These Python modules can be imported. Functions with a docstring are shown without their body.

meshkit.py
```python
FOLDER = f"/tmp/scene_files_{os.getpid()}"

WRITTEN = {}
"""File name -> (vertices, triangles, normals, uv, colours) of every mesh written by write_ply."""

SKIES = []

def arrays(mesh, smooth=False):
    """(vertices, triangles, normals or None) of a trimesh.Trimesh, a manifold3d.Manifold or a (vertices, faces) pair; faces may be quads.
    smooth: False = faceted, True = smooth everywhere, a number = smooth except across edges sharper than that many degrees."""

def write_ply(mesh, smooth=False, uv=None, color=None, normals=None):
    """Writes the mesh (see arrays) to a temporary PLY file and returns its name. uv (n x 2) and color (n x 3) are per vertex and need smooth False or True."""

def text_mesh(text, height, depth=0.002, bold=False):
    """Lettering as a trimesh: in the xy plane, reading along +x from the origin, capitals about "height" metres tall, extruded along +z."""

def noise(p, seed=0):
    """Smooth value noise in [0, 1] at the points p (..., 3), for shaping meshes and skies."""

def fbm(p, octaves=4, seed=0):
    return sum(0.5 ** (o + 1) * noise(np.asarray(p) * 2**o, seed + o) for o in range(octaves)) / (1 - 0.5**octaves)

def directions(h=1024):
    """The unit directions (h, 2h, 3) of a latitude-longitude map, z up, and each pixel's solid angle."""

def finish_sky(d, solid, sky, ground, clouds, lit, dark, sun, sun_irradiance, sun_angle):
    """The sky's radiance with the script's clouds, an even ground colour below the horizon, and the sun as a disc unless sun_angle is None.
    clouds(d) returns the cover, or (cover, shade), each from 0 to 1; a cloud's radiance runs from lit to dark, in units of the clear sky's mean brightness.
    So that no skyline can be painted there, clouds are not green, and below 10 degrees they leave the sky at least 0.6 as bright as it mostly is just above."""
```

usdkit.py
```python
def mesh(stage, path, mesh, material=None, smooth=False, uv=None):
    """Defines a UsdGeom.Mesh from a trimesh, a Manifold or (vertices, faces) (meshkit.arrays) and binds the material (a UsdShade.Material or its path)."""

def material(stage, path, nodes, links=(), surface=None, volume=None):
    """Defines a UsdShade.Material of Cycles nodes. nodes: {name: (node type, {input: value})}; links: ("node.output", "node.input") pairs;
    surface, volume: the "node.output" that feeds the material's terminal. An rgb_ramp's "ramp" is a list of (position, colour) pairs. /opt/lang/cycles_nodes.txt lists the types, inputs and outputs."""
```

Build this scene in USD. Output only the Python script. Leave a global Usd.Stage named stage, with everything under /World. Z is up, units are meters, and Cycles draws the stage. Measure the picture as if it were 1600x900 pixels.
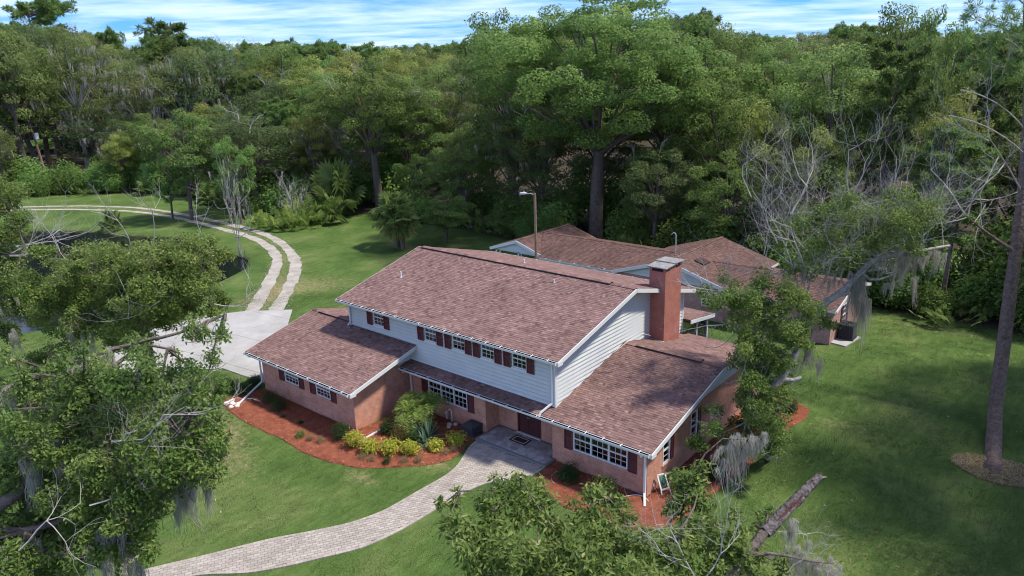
import math, numpy as np, trimesh, usdkit
from pxr import Usd, UsdGeom, UsdLux, UsdShade, Gf, Sdf, Vt
from shapely.geometry import Polygon, LineString, Point
from shapely import contains_xy
from meshkit import noise, fbm

stage = Usd.Stage.CreateInMemory()
UsdGeom.SetStageUpAxis(stage, UsdGeom.Tokens.z)
UsdGeom.Scope.Define(stage, '/World/Looks')
T = Sdf.ValueTypeNames

# ---------------------------------------------------------------- camera, sky, sun
CAM = np.array([13.792, -24.451, 18.09]); FOC = 1151.2
_a, _t, _r = map(math.radians, (40.69, 17.17, -1.869))
FW = np.array([-math.sin(_a)*math.cos(_t), math.cos(_a)*math.cos(_t), -math.sin(_t)])
_rt = np.array([math.cos(_a), math.sin(_a), 0]); _up = np.cross(_rt, FW)
RT = _rt*math.cos(_r) + _up*math.sin(_r); UP = -_rt*math.sin(_r) + _up*math.cos(_r)
cam = UsdGeom.Camera.Define(stage, '/World/camera')
m = np.eye(4); m[0, :3], m[1, :3], m[2, :3], m[3, :3] = RT, UP, -FW, CAM
cam.AddTransformOp().Set(Gf.Matrix4d(m.tolist()))
cam.CreateHorizontalApertureAttr(36.0); cam.CreateVerticalApertureAttr(20.25)
cam.CreateFocalLengthAttr(36.0*FOC/1600); cam.CreateClippingRangeAttr(Gf.Vec2f(0.5, 3000))
cam.CreateExposureAttr(1.38)
SUN = np.array([1.0, 0.7, 1.93]); SUN /= np.linalg.norm(SUN)
SUN_EL, SUN_ROT = math.asin(SUN[2]), math.atan2(SUN[0], SUN[1])
sky_mat = usdkit.material(stage, '/World/Looks/sky', {
    'tc': ('texture_coordinate', {}), 'sep': ('separate_xyz', {}),
    'zz': ('math', {'math_type': 'add', 'value2': 0.07}), 'dx': ('math', {'math_type': 'divide'}), 'dy': ('math', {'math_type': 'divide'}),
    'cv': ('combine_xyz', {'z': 0.0}), 'map': ('mapping', {'scale': (1.0, 1.0, 1.0), 'rotation': (0, 0, -_a), 'location': (3.1, 1.2, 0)}), 'map2': ('mapping', {'scale': (0.8, 1.1, 1.0)}),
    'n1': ('noise_texture', {'scale': 0.9, 'detail': 7.0, 'roughness': 0.62, 'distortion': 0.2}),
    'r1': ('rgb_ramp', {'ramp': [(0.34, (0, 0, 0)), (0.80, (1, 1, 1))]}),
    'sky': ('sky_texture', {'sky_type': 'single_scattering', 'sun_disc': False, 'sun_elevation': SUN_EL, 'sun_rotation': SUN_ROT, 'air_density': 1.0, 'aerosol_density': 0.3, 'ozone_density': 6.0}),
    'tint': ('mix', {'mix_type': 'multiply', 'fac': 1.0, 'color2': (0.12, 0.27, 0.54)}),
    'cl': ('mix', {'mix_type': 'mix', 'color2': (5.1, 5.05, 5.0)}),
    'fm': ('math', {'math_type': 'multiply', 'value2': 0.56}),
    'bg': ('background_shader', {'strength': 0.15})},
    [('tc.generated', 'sep.vector'), ('sep.z', 'zz.value1'), ('sep.x', 'dx.value1'), ('zz.value', 'dx.value2'), ('sep.y', 'dy.value1'), ('zz.value', 'dy.value2'),
     ('dx.value', 'cv.x'), ('dy.value', 'cv.y'), ('cv.vector', 'map.vector'), ('map.vector', 'map2.vector'), ('map2.vector', 'n1.vector'), ('n1.fac', 'r1.fac'),
     ('sky.color', 'tint.color1'), ('tint.color', 'cl.color1'), ('r1.color', 'fm.value1'), ('fm.value', 'cl.fac'), ('cl.color', 'bg.color')], surface='bg.background')
dome = UsdLux.DomeLight.Define(stage, '/World/sky')
UsdShade.MaterialBindingAPI.Apply(dome.GetPrim()).Bind(sky_mat)
dome.GetPrim().SetCustomDataByKey('kind', 'structure')
sun = UsdLux.DistantLight.Define(stage, '/World/sun')
sun.CreateNormalizeAttr(True); sun.CreateIntensityAttr(0.6); sun.CreateAngleAttr(5.0); sun.CreateColorAttr(Gf.Vec3f(1.0, 0.94, 0.84))
z_ = SUN; x_ = np.cross([0, 0, 1.0], z_); x_ /= np.linalg.norm(x_); y_ = np.cross(z_, x_)
m = np.eye(4); m[0, :3], m[1, :3], m[2, :3] = x_, y_, z_
sun.AddTransformOp().Set(Gf.Matrix4d(m.tolist()))


def ray(px, py):
    return FW + RT*(px-800)/FOC - UP*(py-450)/FOC
def at(px, py, t):
    return CAM + ray(px, py)*t
def onz(px, py, z=0.0):
    d = ray(px, py); return CAM + d*(z-CAM[2])/d[2]
def project(P):
    d = np.asarray(P, float) - CAM; w = d @ FW
    return 800 + FOC*(d @ RT)/w, 450 - FOC*(d @ UP)/w, w

# ---------------------------------------------------------------- scene tree helpers
COUNT, LOC = {}, {}
def numbered(parent, name):
    k = (parent, name); n = COUNT.get(k, -1) + 1; COUNT[k] = n
    return f'{parent}/{name}' if n == 0 else f'{parent}/{name}_{n:03d}'
def tag(prim, label=None, cat=None, group=None, kind=None):
    for k, v in (('label', label), ('category', cat), ('group', group), ('kind', kind)):
        if v: prim.SetCustomDataByKey(k, v)
def thing(name, label, cat, loc=(0, 0, 0), group=None, kind=None):
    p = numbered('/World', name); x = UsdGeom.Xform.Define(stage, p)
    x.AddTranslateOp().Set(Gf.Vec3d(*map(float, loc))); LOC[p] = np.array(loc, float)
    tag(x.GetPrim(), label, cat, group, kind); return p
def put(parent, name, g, mat, smooth=False, label=None, cat=None, group=None, kind=None):
    """One mesh under parent (world coordinates in, the parent's own out)."""
    p = numbered(parent, name); o = LOC.get(parent, np.zeros(3)); LOC[p] = o
    v, f, tone = g.arrays() if isinstance(g, G) else (*g[:2], g[2] if len(g) > 2 else None)
    v = np.asarray(v, float) - o
    if smooth:
        mp = usdkit.mesh(stage, p, (v, f), mat, smooth=smooth)
    else:
        mp = usdkit.mesh(stage, p, (v, f), mat)
        if tone is not None:
            UsdGeom.PrimvarsAPI(mp).CreatePrimvar('tone', T.FloatArray, 'vertex').Set(Vt.FloatArray.FromNumpy(np.asarray(tone, np.float32)))
    tag(mp.GetPrim(), label, cat, group, kind)
    return p
def setting(name, g, mat, kind='structure', **k):
    return put('/World', name, g, mat, kind=kind, **k)
def copy(src, name, label, cat, loc, rotz=0.0, scale=(1, 1, 1), group=None):
    p = numbered('/World', name); x = UsdGeom.Xform.Define(stage, p)
    x.GetPrim().GetReferences().AddInternalReference(src); x.GetPrim().SetInstanceable(True)
    x.ClearXformOpOrder()
    x.AddTranslateOp().Set(Gf.Vec3d(*map(float, loc))); x.AddRotateZOp().Set(float(rotz)); x.AddScaleOp().Set(Gf.Vec3f(*map(float, scale)))
    tag(x.GetPrim(), label, cat, group); return p
def proto(name):
    """An unseen class prim that copies refer to."""
    p = f'/World/Looks/kinds/{name}'
    if not stage.GetPrimAtPath('/World/Looks/kinds'): stage.CreateClassPrim('/World/Looks/kinds')
    stage.CreateClassPrim(p); LOC[p] = np.zeros(3); return p


class G:
    """Collects faces into one mesh."""
    def __init__(s): s.v, s.f, s.t, s.n = [], [], [], 0
    def add(s, v, f, tone=0.5):
        v = np.asarray(v, float); f = np.asarray(f, int)
        if f.shape[1] == 4: f = np.vstack([f[:, [0, 1, 2]], f[:, [0, 2, 3]]])
        s.v.append(v); s.f.append(f + s.n); s.n += len(v)
        s.t.append(np.broadcast_to(np.asarray(tone, float), (len(v),))); return s
    def arrays(s): return np.vstack(s.v), np.vstack(s.f), np.concatenate(s.t)
    def hexa(s, p, tone=0.5):
        """8 corners: bottom loop 0-3 (counterclockwise from above), top loop 4-7."""
        return s.add(p, [[0, 3, 2, 1], [4, 5, 6, 7], [0, 1, 5, 4], [1, 2, 6, 5], [2, 3, 7, 6], [3, 0, 4, 7]], tone)
    def box(s, x0, x1, y0, y1, z0, z1, tone=0.5):
        return s.hexa([(x0, y0, z0), (x1, y0, z0), (x1, y1, z0), (x0, y1, z0), (x0, y0, z1), (x1, y0, z1), (x1, y1, z1), (x0, y1, z1)], tone)
    def slab(s, quad, th, tone=0.5):
        """Top quad (counterclockwise seen from above) with thickness th downwards."""
        q = np.asarray(quad, float); return s.hexa(np.vstack([q - [0, 0, th], q]), tone)
    def bar(s, a, b, w, h, tone=0.5):
        a, b = np.asarray(a, float), np.asarray(b, float); d = b - a; d /= np.linalg.norm(d)
        side = np.cross([0, 0, 1.0], d)
        side = side/np.linalg.norm(side) if np.linalg.norm(side) > 1e-3 else np.array([1.0, 0, 0])
        u = np.cross(d, side); p = []
        for e in (a, b): p += [e - side*w/2 - u*h/2, e + side*w/2 - u*h/2, e + side*w/2 + u*h/2, e - side*w/2 + u*h/2]
        return s.add(p, [[0, 3, 2, 1], [4, 5, 6, 7], [0, 1, 5, 4], [1, 2, 6, 5], [2, 3, 7, 6], [3, 0, 4, 7]], tone)
    def tube(s, pts, rad, n=6, tone=0.5, cap=True):
        pts = np.asarray(pts, float); rad = np.broadcast_to(np.asarray(rad, float), (len(pts),))
        d = np.gradient(pts, axis=0); d /= np.maximum(np.linalg.norm(d, axis=1, keepdims=True), 1e-9)
        ref = np.where(np.abs(d[:, 2:3]) > 0.9, [[1.0, 0, 0]], [[0, 0, 1.0]])
        a = np.cross(d, ref); a /= np.maximum(np.linalg.norm(a, axis=1, keepdims=True), 1e-9)
        for i in range(1, len(a)):
            a[i] = a[i-1] - d[i]*(a[i-1] @ d[i]); a[i] /= max(np.linalg.norm(a[i]), 1e-9)
        b = np.cross(d, a); th = np.arange(n)*2*np.pi/n
        v = (pts[:, None] + rad[:, None, None]*(np.cos(th)[None, :, None]*a[:, None] + np.sin(th)[None, :, None]*b[:, None])).reshape(-1, 3)
        k, i = np.meshgrid(np.arange(n), np.arange(len(pts)-1)); k, i = k.ravel(), i.ravel()
        f = np.stack([i*n+k, i*n+(k+1) % n, (i+1)*n+(k+1) % n, (i+1)*n+k], 1)
        s.add(v, f, tone)
        if cap:
            s.add(v[-n:], [[0, j, j+1] for j in range(1, n-1)], tone); s.add(v[:n], [[0, j+1, j] for j in range(1, n-1)], tone)
        return s
    def sheet(s, poly, z, tone=0.5):
        """Flat polygon (shapely) at height z."""
        for g in getattr(poly, 'geoms', [poly]):
            v, f = trimesh.creation.triangulate_polygon(g, engine='earcut')
            v3 = np.column_stack([v, np.full(len(v), z)])
            n = np.cross(v3[f[:, 1]]-v3[f[:, 0]], v3[f[:, 2]]-v3[f[:, 0]])[:, 2]; f = np.where((n < 0)[:, None], f[:, ::-1], f)
            s.add(v3, f, tone)
        return s
    def block(s, poly, z0, z1, tone=0.5):
        for g in getattr(poly, 'geoms', [poly]):
            e = trimesh.creation.extrude_polygon(g, z1-z0, engine='earcut'); e.apply_translation([0, 0, z0]); s.add(e.vertices, e.faces, tone)
        return s
    def wallpoly(s, pts2, plane, at_, th, tone=0.5):
        """Vertical polygon: plane 'x' (points (y, z), at x = at_) or 'y' (points (x, z)); th signed thickness behind."""
        e = trimesh.creation.extrude_polygon(Polygon(pts2), abs(th), engine='earcut'); v = np.array(e.vertices); w = at_ + v[:, 2]*np.sign(th)
        v = np.column_stack([w, v[:, 0], v[:, 1]]) if plane == 'x' else np.column_stack([v[:, 0], w, v[:, 1]])
        s.add(v, e.faces, tone); return s


# ---------------------------------------------------------------- materials
def mat(name, base, rough=0.7, spec=0.3, bump=None, var=None, **extra):
    """Plain principled material with a two-tone noise and optional bump. base: colour or (colour, colour, scale)."""
    n = {'p': ('principled_bsdf', {'roughness': rough, 'specular_ior_level': spec, **extra})}; l = []
    n['geo'] = ('geometry', {})
    if isinstance(base[0], (tuple, list)):
        n['n'] = ('noise_texture', {'scale': base[2], 'detail': 6.0, 'roughness': 0.65}); n['r'] = ('rgb_ramp', {'ramp': [(0.3, base[0]), (0.7, base[1])]})
        l += [('geo.position', 'n.vector'), ('n.fac', 'r.fac'), ('r.color', 'p.base_color')]
    else: n['p'][1]['base_color'] = base
    if bump:
        n['bn'] = ('noise_texture', {'scale': bump[0], 'detail': 5.0}); n['b'] = ('bump', {'strength': bump[1], 'distance': bump[2]})
        l += [('geo.position', 'bn.vector'), ('bn.fac', 'b.height'), ('b.normal', 'p.normal')]
    return usdkit.material(stage, f'/World/Looks/{name}', n, l, surface='p.BSDF')
def tone_mat(name, ramp, rough=0.6, spec=0.25, trans=0.0, tcol=None, vary=0.0, noise_amt=None):
    """Colour from each mesh's own 'tone' (leaf, shingle, paver), shifted a little per object."""
    n = {'a': ('attribute', {'attribute': 'tone'}), 'r': ('rgb_ramp', {'ramp': ramp}), 'p': ('principled_bsdf', {'roughness': rough, 'specular_ior_level': spec})}
    l = [('a.fac', 'r.fac')]; c = 'r.color'
    if vary:
        n['oi'] = ('object_info', {}); n['mr'] = ('map_range', {'from_min': 0.0, 'from_max': 1.0, 'to_min': 1-vary*0.8, 'to_max': 1+vary*1.1}); n['h'] = ('hsv', {})
        n['mh'] = ('map_range', {'from_min': 0.0, 'from_max': 1.0, 'to_min': 0.5-vary*0.02, 'to_max': 0.5+vary*0.06})
        l += [('oi.random', 'mr.value'), ('mr.result', 'h.value'), ('oi.random', 'mh.value'), ('mh.result', 'h.hue'), (c, 'h.color')]; c = 'h.color'
    if noise_amt:
        sc, lo, hi = noise_amt; n['geo'] = ('geometry', {}); n['n'] = ('noise_texture', {'scale': sc, 'detail': 5.0, 'roughness': 0.7})
        n['nr'] = ('map_range', {'from_min': 0.3, 'from_max': 0.7, 'to_min': lo, 'to_max': hi}); n['mm'] = ('mix', {'mix_type': 'multiply', 'fac': 1.0})
        l += [('geo.position', 'n.vector'), ('n.fac', 'nr.value'), (c, 'mm.color1'), ('nr.result', 'mm.color2')]; c = 'mm.color'
    l.append((c, 'p.base_color')); out = 'p.BSDF'
    if trans:
        n['t'] = ('translucent_bsdf', {}); n['g'] = ('gamma', {'gamma': 0.85}); n['m'] = ('mix_closure', {'fac': trans})
        l += [(c, 'g.color'), ('g.color', 't.color'), ('p.BSDF', 'm.closure1'), ('t.BSDF', 'm.closure2')]; out = 'm.closure'
    return usdkit.material(stage, f'/World/Looks/{name}', n, l, surface=out)

M = {}
M['white'] = mat('white_trim', (0.58, 0.585, 0.57), 0.45, 0.4)
M['siding'] = mat('pale_siding', ((0.49, 0.515, 0.50), (0.56, 0.575, 0.555), 1.2), 0.55, 0.35)
M['maroon'] = mat('maroon_paint', ((0.085, 0.018, 0.017), (0.115, 0.026, 0.024), 8.0), 0.5, 0.35)
M['door'] = mat('dark_maroon_door', ((0.045, 0.012, 0.012), (0.06, 0.017, 0.016), 8.0), 0.4, 0.4)
M['glass'] = usdkit.material(stage, '/World/Looks/window_glass', {'t': ('transparent_bsdf', {'color': (0.55, 0.6, 0.62)}), 'g': ('glossy_bsdf', {'color': (0.9, 0.95, 1.0), 'roughness': 0.04}), 'fr': ('fresnel', {'IOR': 1.6}), 'mx': ('mix_closure', {})},
    [('fr.fac', 'mx.fac'), ('t.BSDF', 'mx.closure1'), ('g.BSDF', 'mx.closure2')], surface='mx.closure')
M['dark_room'] = mat('dim_room', (0.03, 0.035, 0.045), 0.9, 0.1)
M['blind'] = mat('window_blind', (0.45, 0.46, 0.46), 0.8, 0.1)
M['gutter_dark'] = mat('gutter_inside', (0.03, 0.028, 0.026), 0.8, 0.2)
M['vent_dark'] = mat('ridge_vent', ((0.04, 0.024, 0.022), (0.06, 0.035, 0.03), 10), 0.8, 0.2)
M['concrete'] = mat('concrete', ((0.27, 0.26, 0.238), (0.40, 0.39, 0.368), 0.42), 0.85, 0.2, (18, 0.3, 0.02))
M['stucco'] = usdkit.material(stage, '/World/Looks/painted_chimney', {'geo': ('geometry', {}), 'sep': ('separate_xyz', {}), 'xy': ('math', {'math_type': 'add'}), 'cv': ('combine_xyz', {'z': 0.0}),
    'bk': ('brick_texture', {'scale': 1.0, 'brick_width': 0.215, 'row_height': 0.075, 'mortar_size': 0.01, 'mortar_smooth': 0.4, 'color1': (0.375, 0.150, 0.112), 'color2': (0.335, 0.130, 0.096), 'mortar': (0.285, 0.115, 0.088)}),
    'n': ('noise_texture', {'scale': 1.7, 'detail': 8.0, 'roughness': 0.7}), 'nr': ('map_range', {'from_min': 0.3, 'from_max': 0.7, 'to_min': 0.8, 'to_max': 1.15}), 'mm': ('mix', {'mix_type': 'multiply', 'fac': 1.0}), 'b': ('bump', {'strength': 0.6, 'distance': 0.015, 'invert': True}), 'p': ('principled_bsdf', {'roughness': 0.9, 'specular_ior_level': 0.15})},
    [('geo.position', 'sep.vector'), ('sep.x', 'xy.value1'), ('sep.y', 'xy.value2'), ('xy.value', 'cv.x'), ('sep.z', 'cv.y'), ('cv.vector', 'bk.vector'), ('geo.position', 'n.vector'), ('n.fac', 'nr.value'), ('bk.color', 'mm.color1'), ('nr.result', 'mm.color2'), ('mm.color', 'p.base_color'), ('bk.fac', 'b.height'), ('b.normal', 'p.normal')], surface='p.BSDF')
M['cap'] = mat('weathered_cap', ((0.16, 0.155, 0.15), (0.30, 0.29, 0.28), 3.0), 0.85, 0.2, (9, 0.4, 0.03))
M['black'] = mat('black_plastic', (0.018, 0.02, 0.022), 0.5, 0.4)
M['charcoal'] = mat('charcoal_plastic', ((0.03, 0.032, 0.036), (0.05, 0.052, 0.056), 6), 0.6, 0.3)
M['pole_wood'] = mat('pole_wood', ((0.20, 0.12, 0.085), (0.30, 0.20, 0.15), 4.0), 0.9, 0.1)
M['grey_metal'] = mat('grey_metal', (0.42, 0.44, 0.46), 0.45, 0.5)
M['gravel'] = mat('gravel', ((0.24, 0.215, 0.175), (0.43, 0.40, 0.355), 0.7), 0.95, 0.1, (25, 0.7, 0.04))
M['mulch'] = mat('red_mulch', ((0.17, 0.052, 0.030), (0.31, 0.108, 0.062), 2.5), 0.95, 0.05, (34, 1.0, 0.06))
M['pine_straw'] = mat('pine_straw', ((0.10, 0.06, 0.035), (0.20, 0.12, 0.075), 6.0), 0.95, 0.05, (25, 0.9, 0.05))
M['water'] = usdkit.material(stage, '/World/Looks/pond_water', {'p': ('principled_bsdf', {'base_color': (0.006, 0.008, 0.007), 'roughness': 0.03, 'specular_ior_level': 0.5, 'ior': 1.33}), 'geo': ('geometry', {}), 'n': ('noise_texture', {'scale': 1.2, 'detail': 3.0}), 'b': ('bump', {'strength': 0.08, 'distance': 0.05})},
    [('geo.position', 'n.vector'), ('n.fac', 'b.height'), ('b.normal', 'p.normal')], surface='p.BSDF')
M['shingle'] = tone_mat('roof_shingle', [(0.0, (0.124, 0.073, 0.064)), (0.3, (0.178, 0.107, 0.094)), (0.7, (0.230, 0.142, 0.124)), (1.0, (0.288, 0.188, 0.163))], 0.9, 0.12, noise_amt=(0.45, 0.80, 1.12))
M['shingle_old'] = tone_mat('old_roof_shingle', [(0.0, (0.085, 0.050, 0.043)), (0.5, (0.125, 0.075, 0.063)), (1.0, (0.17, 0.105, 0.086))], 0.9, 0.12, noise_amt=(0.3, 0.75, 1.15))
M['paver'] = tone_mat('brick_paver', [(0.0, (0.29, 0.255, 0.215)), (0.5, (0.34, 0.300, 0.256)), (1.0, (0.39, 0.347, 0.30))], 0.9, 0.1, noise_amt=(0.8, 0.85, 1.08))
M['flagstone'] = tone_mat('grey_flagstone', [(0.0, (0.24, 0.225, 0.22)), (0.5, (0.33, 0.31, 0.30)), (1.0, (0.44, 0.415, 0.40))], 0.8, 0.2, noise_amt=(2.0, 0.8, 1.15))
M['bark'] = mat('bark', ((0.085, 0.068, 0.055), (0.18, 0.15, 0.125), 4.0), 0.95, 0.05, (10, 0.9, 0.08))
M['pine_bark'] = mat('pine_bark', ((0.095, 0.070, 0.060), (0.21, 0.16, 0.135), 5.0), 0.95, 0.05, (9, 1.0, 0.1))
M['pale_bark'] = mat('pale_lichen_bark', ((0.19, 0.172, 0.148), (0.48, 0.45, 0.40), 5.0), 0.95, 0.05, (12, 0.7, 0.05))
M['white_bark'] = mat('bleached_branch', ((0.25, 0.23, 0.205), (0.50, 0.47, 0.43), 5.0), 0.95, 0.05)
M['rotten'] = mat('rotten_wood', ((0.035, 0.029, 0.027), (0.19, 0.165, 0.155), 9.0), 0.95, 0.05, (12, 1.0, 0.08))
M['heartwood'] = mat('rotten_heartwood', ((0.05, 0.02, 0.018), (0.16, 0.07, 0.06), 9.0), 0.95, 0.05)
M['moss'] = tone_mat('spanish_moss', [(0.0, (0.28, 0.262, 0.205)), (0.5, (0.44, 0.415, 0.335)), (1.0, (0.60, 0.57, 0.48))], 0.9, 0.05, 0.45)
def brick_mat(name, c1, c2, mort):
    n = {'geo': ('geometry', {}), 'sep': ('separate_xyz', {}), 'cv': ('combine_xyz', {'z': 0.0}), 'xy': ('math', {'math_type': 'add'}),
         'bk': ('brick_texture', {'scale': 1.0, 'brick_width': 0.215, 'row_height': 0.075, 'mortar_size': 0.009, 'mortar_smooth': 0.3, 'bias': 0.0, 'color1': c1, 'color2': c2, 'mortar': mort}),
         'n': ('noise_texture', {'scale': 1.3, 'detail': 8.0, 'roughness': 0.75}), 'nr': ('map_range', {'from_min': 0.3, 'from_max': 0.7, 'to_min': 0.72, 'to_max': 1.25}), 'mm': ('mix', {'mix_type': 'multiply', 'fac': 1.0}),
         'n2': ('noise_texture', {'scale': 4.0, 'detail': 7.0, 'roughness': 0.7}), 'r2': ('map_range', {'from_min': 0.45, 'from_max': 0.72, 'to_min': 0.0, 'to_max': 0.6, 'clamp': True}), 'wm': ('mix', {'color2': (0.56, 0.34, 0.25)}),
         'b': ('bump', {'strength': 0.5, 'distance': 0.01, 'invert': True}), 'p': ('principled_bsdf', {'roughness': 0.9, 'specular_ior_level': 0.15})}
    l = [('geo.position', 'sep.vector'), ('sep.x', 'xy.value1'), ('sep.y', 'xy.value2'), ('xy.value', 'cv.x'), ('sep.z', 'cv.y'), ('cv.vector', 'bk.vector'), ('geo.position', 'n.vector'), ('n.fac', 'nr.value'), ('bk.color', 'mm.color1'), ('nr.result', 'mm.color2'),
         ('geo.position', 'n2.vector'), ('n2.fac', 'r2.value'), ('mm.color', 'wm.color1'), ('r2.result', 'wm.fac'), ('wm.color', 'p.base_color'), ('bk.fac', 'b.height'), ('b.normal', 'p.normal')]
    return usdkit.material(stage, f'/World/Looks/{name}', n, l, surface='p.BSDF')
M['brick_x'] = M['brick_y'] = brick_mat('red_brick', (0.49, 0.215, 0.138), (0.40, 0.165, 0.103), (0.47, 0.31, 0.235))
M['pink_x'] = M['pink_y'] = brick_mat('old_brick', (0.36, 0.20, 0.165), (0.28, 0.14, 0.115), (0.40, 0.30, 0.26))
def ground_mat():
    """Lawn, dry patches and leaf litter, mixed by the ground's own 'lawn' and 'dry' masks."""
    n = {'geo': ('geometry', {}), 'al': ('attribute', {'attribute': 'lawn'}), 'ad': ('attribute', {'attribute': 'dry'}),
         'n1': ('noise_texture', {'scale': 0.22, 'detail': 5.0, 'roughness': 0.62, 'distortion': 0.4}), 'r1': ('rgb_ramp', {'ramp': [(0.28, (0.044, 0.084, 0.018)), (0.5, (0.077, 0.126, 0.030)), (0.72, (0.130, 0.162, 0.052))]}),
         'mp': ('mapping', {'scale': (2.6, 0.7, 1.0), 'rotation': (0, 0, 0.5)}), 'n2': ('noise_texture', {'scale': 1.1, 'detail': 6.0, 'roughness': 0.75}), 'r2': ('map_range', {'from_min': 0.3, 'from_max': 0.7, 'to_min': 0.68, 'to_max': 1.3}), 'm2': ('mix', {'mix_type': 'multiply', 'fac': 1.0}),
         'n4': ('noise_texture', {'scale': 14.0, 'detail': 5.0, 'roughness': 0.8}), 'r4': ('map_range', {'from_min': 0.3, 'from_max': 0.7, 'to_min': 0.58, 'to_max': 1.42}), 'm4': ('mix', {'mix_type': 'multiply', 'fac': 1.0}),
         'n3': ('noise_texture', {'scale': 3.5, 'detail': 6.0, 'roughness': 0.7}), 'dr': ('rgb_ramp', {'ramp': [(0.3, (0.16, 0.135, 0.055)), (0.7, (0.36, 0.29, 0.16))]}),
         'ds': ('math', {'math_type': 'add'}), 'dm': ('map_range', {'from_min': 0.72, 'from_max': 1.15, 'to_min': 0.0, 'to_max': 0.9, 'clamp': True}), 'md': ('mix', {}),
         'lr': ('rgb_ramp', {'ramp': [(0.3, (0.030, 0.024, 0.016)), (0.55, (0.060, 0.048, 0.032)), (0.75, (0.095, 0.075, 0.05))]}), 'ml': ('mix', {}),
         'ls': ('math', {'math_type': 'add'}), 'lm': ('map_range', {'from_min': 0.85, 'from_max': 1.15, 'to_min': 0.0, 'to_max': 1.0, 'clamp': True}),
         'nb': ('noise_texture', {'scale': 26.0, 'detail': 4.0}), 'b': ('bump', {'strength': 0.8, 'distance': 0.06}), 'p': ('principled_bsdf', {'roughness': 0.9, 'specular_ior_level': 0.1})}
    P = 'geo.position'
    l = [(P, 'n1.vector'), ('n1.fac', 'r1.fac'), (P, 'mp.vector'), ('mp.vector', 'n2.vector'), ('n2.fac', 'r2.value'), ('r1.color', 'm2.color1'), ('r2.result', 'm2.color2'),
         (P, 'n4.vector'), ('n4.fac', 'r4.value'), ('m2.color', 'm4.color1'), ('r4.result', 'm4.color2'),
         (P, 'n3.vector'), ('n3.fac', 'dr.fac'), ('ad.fac', 'ds.value1'), ('n3.fac', 'ds.value2'), ('ds.value', 'dm.value'), ('m4.color', 'md.color1'), ('dr.color', 'md.color2'), ('dm.result', 'md.fac'),
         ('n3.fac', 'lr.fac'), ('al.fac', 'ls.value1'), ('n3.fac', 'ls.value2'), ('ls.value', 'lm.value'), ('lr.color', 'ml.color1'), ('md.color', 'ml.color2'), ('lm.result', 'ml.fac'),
         (P, 'nb.vector'), ('nb.fac', 'b.height'), ('b.normal', 'p.normal'), ('ml.color', 'p.base_color')]
    return usdkit.material(stage, '/World/Looks/lawn_and_litter', n, l, surface='p.BSDF')
M['ground'] = ground_mat()
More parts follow.
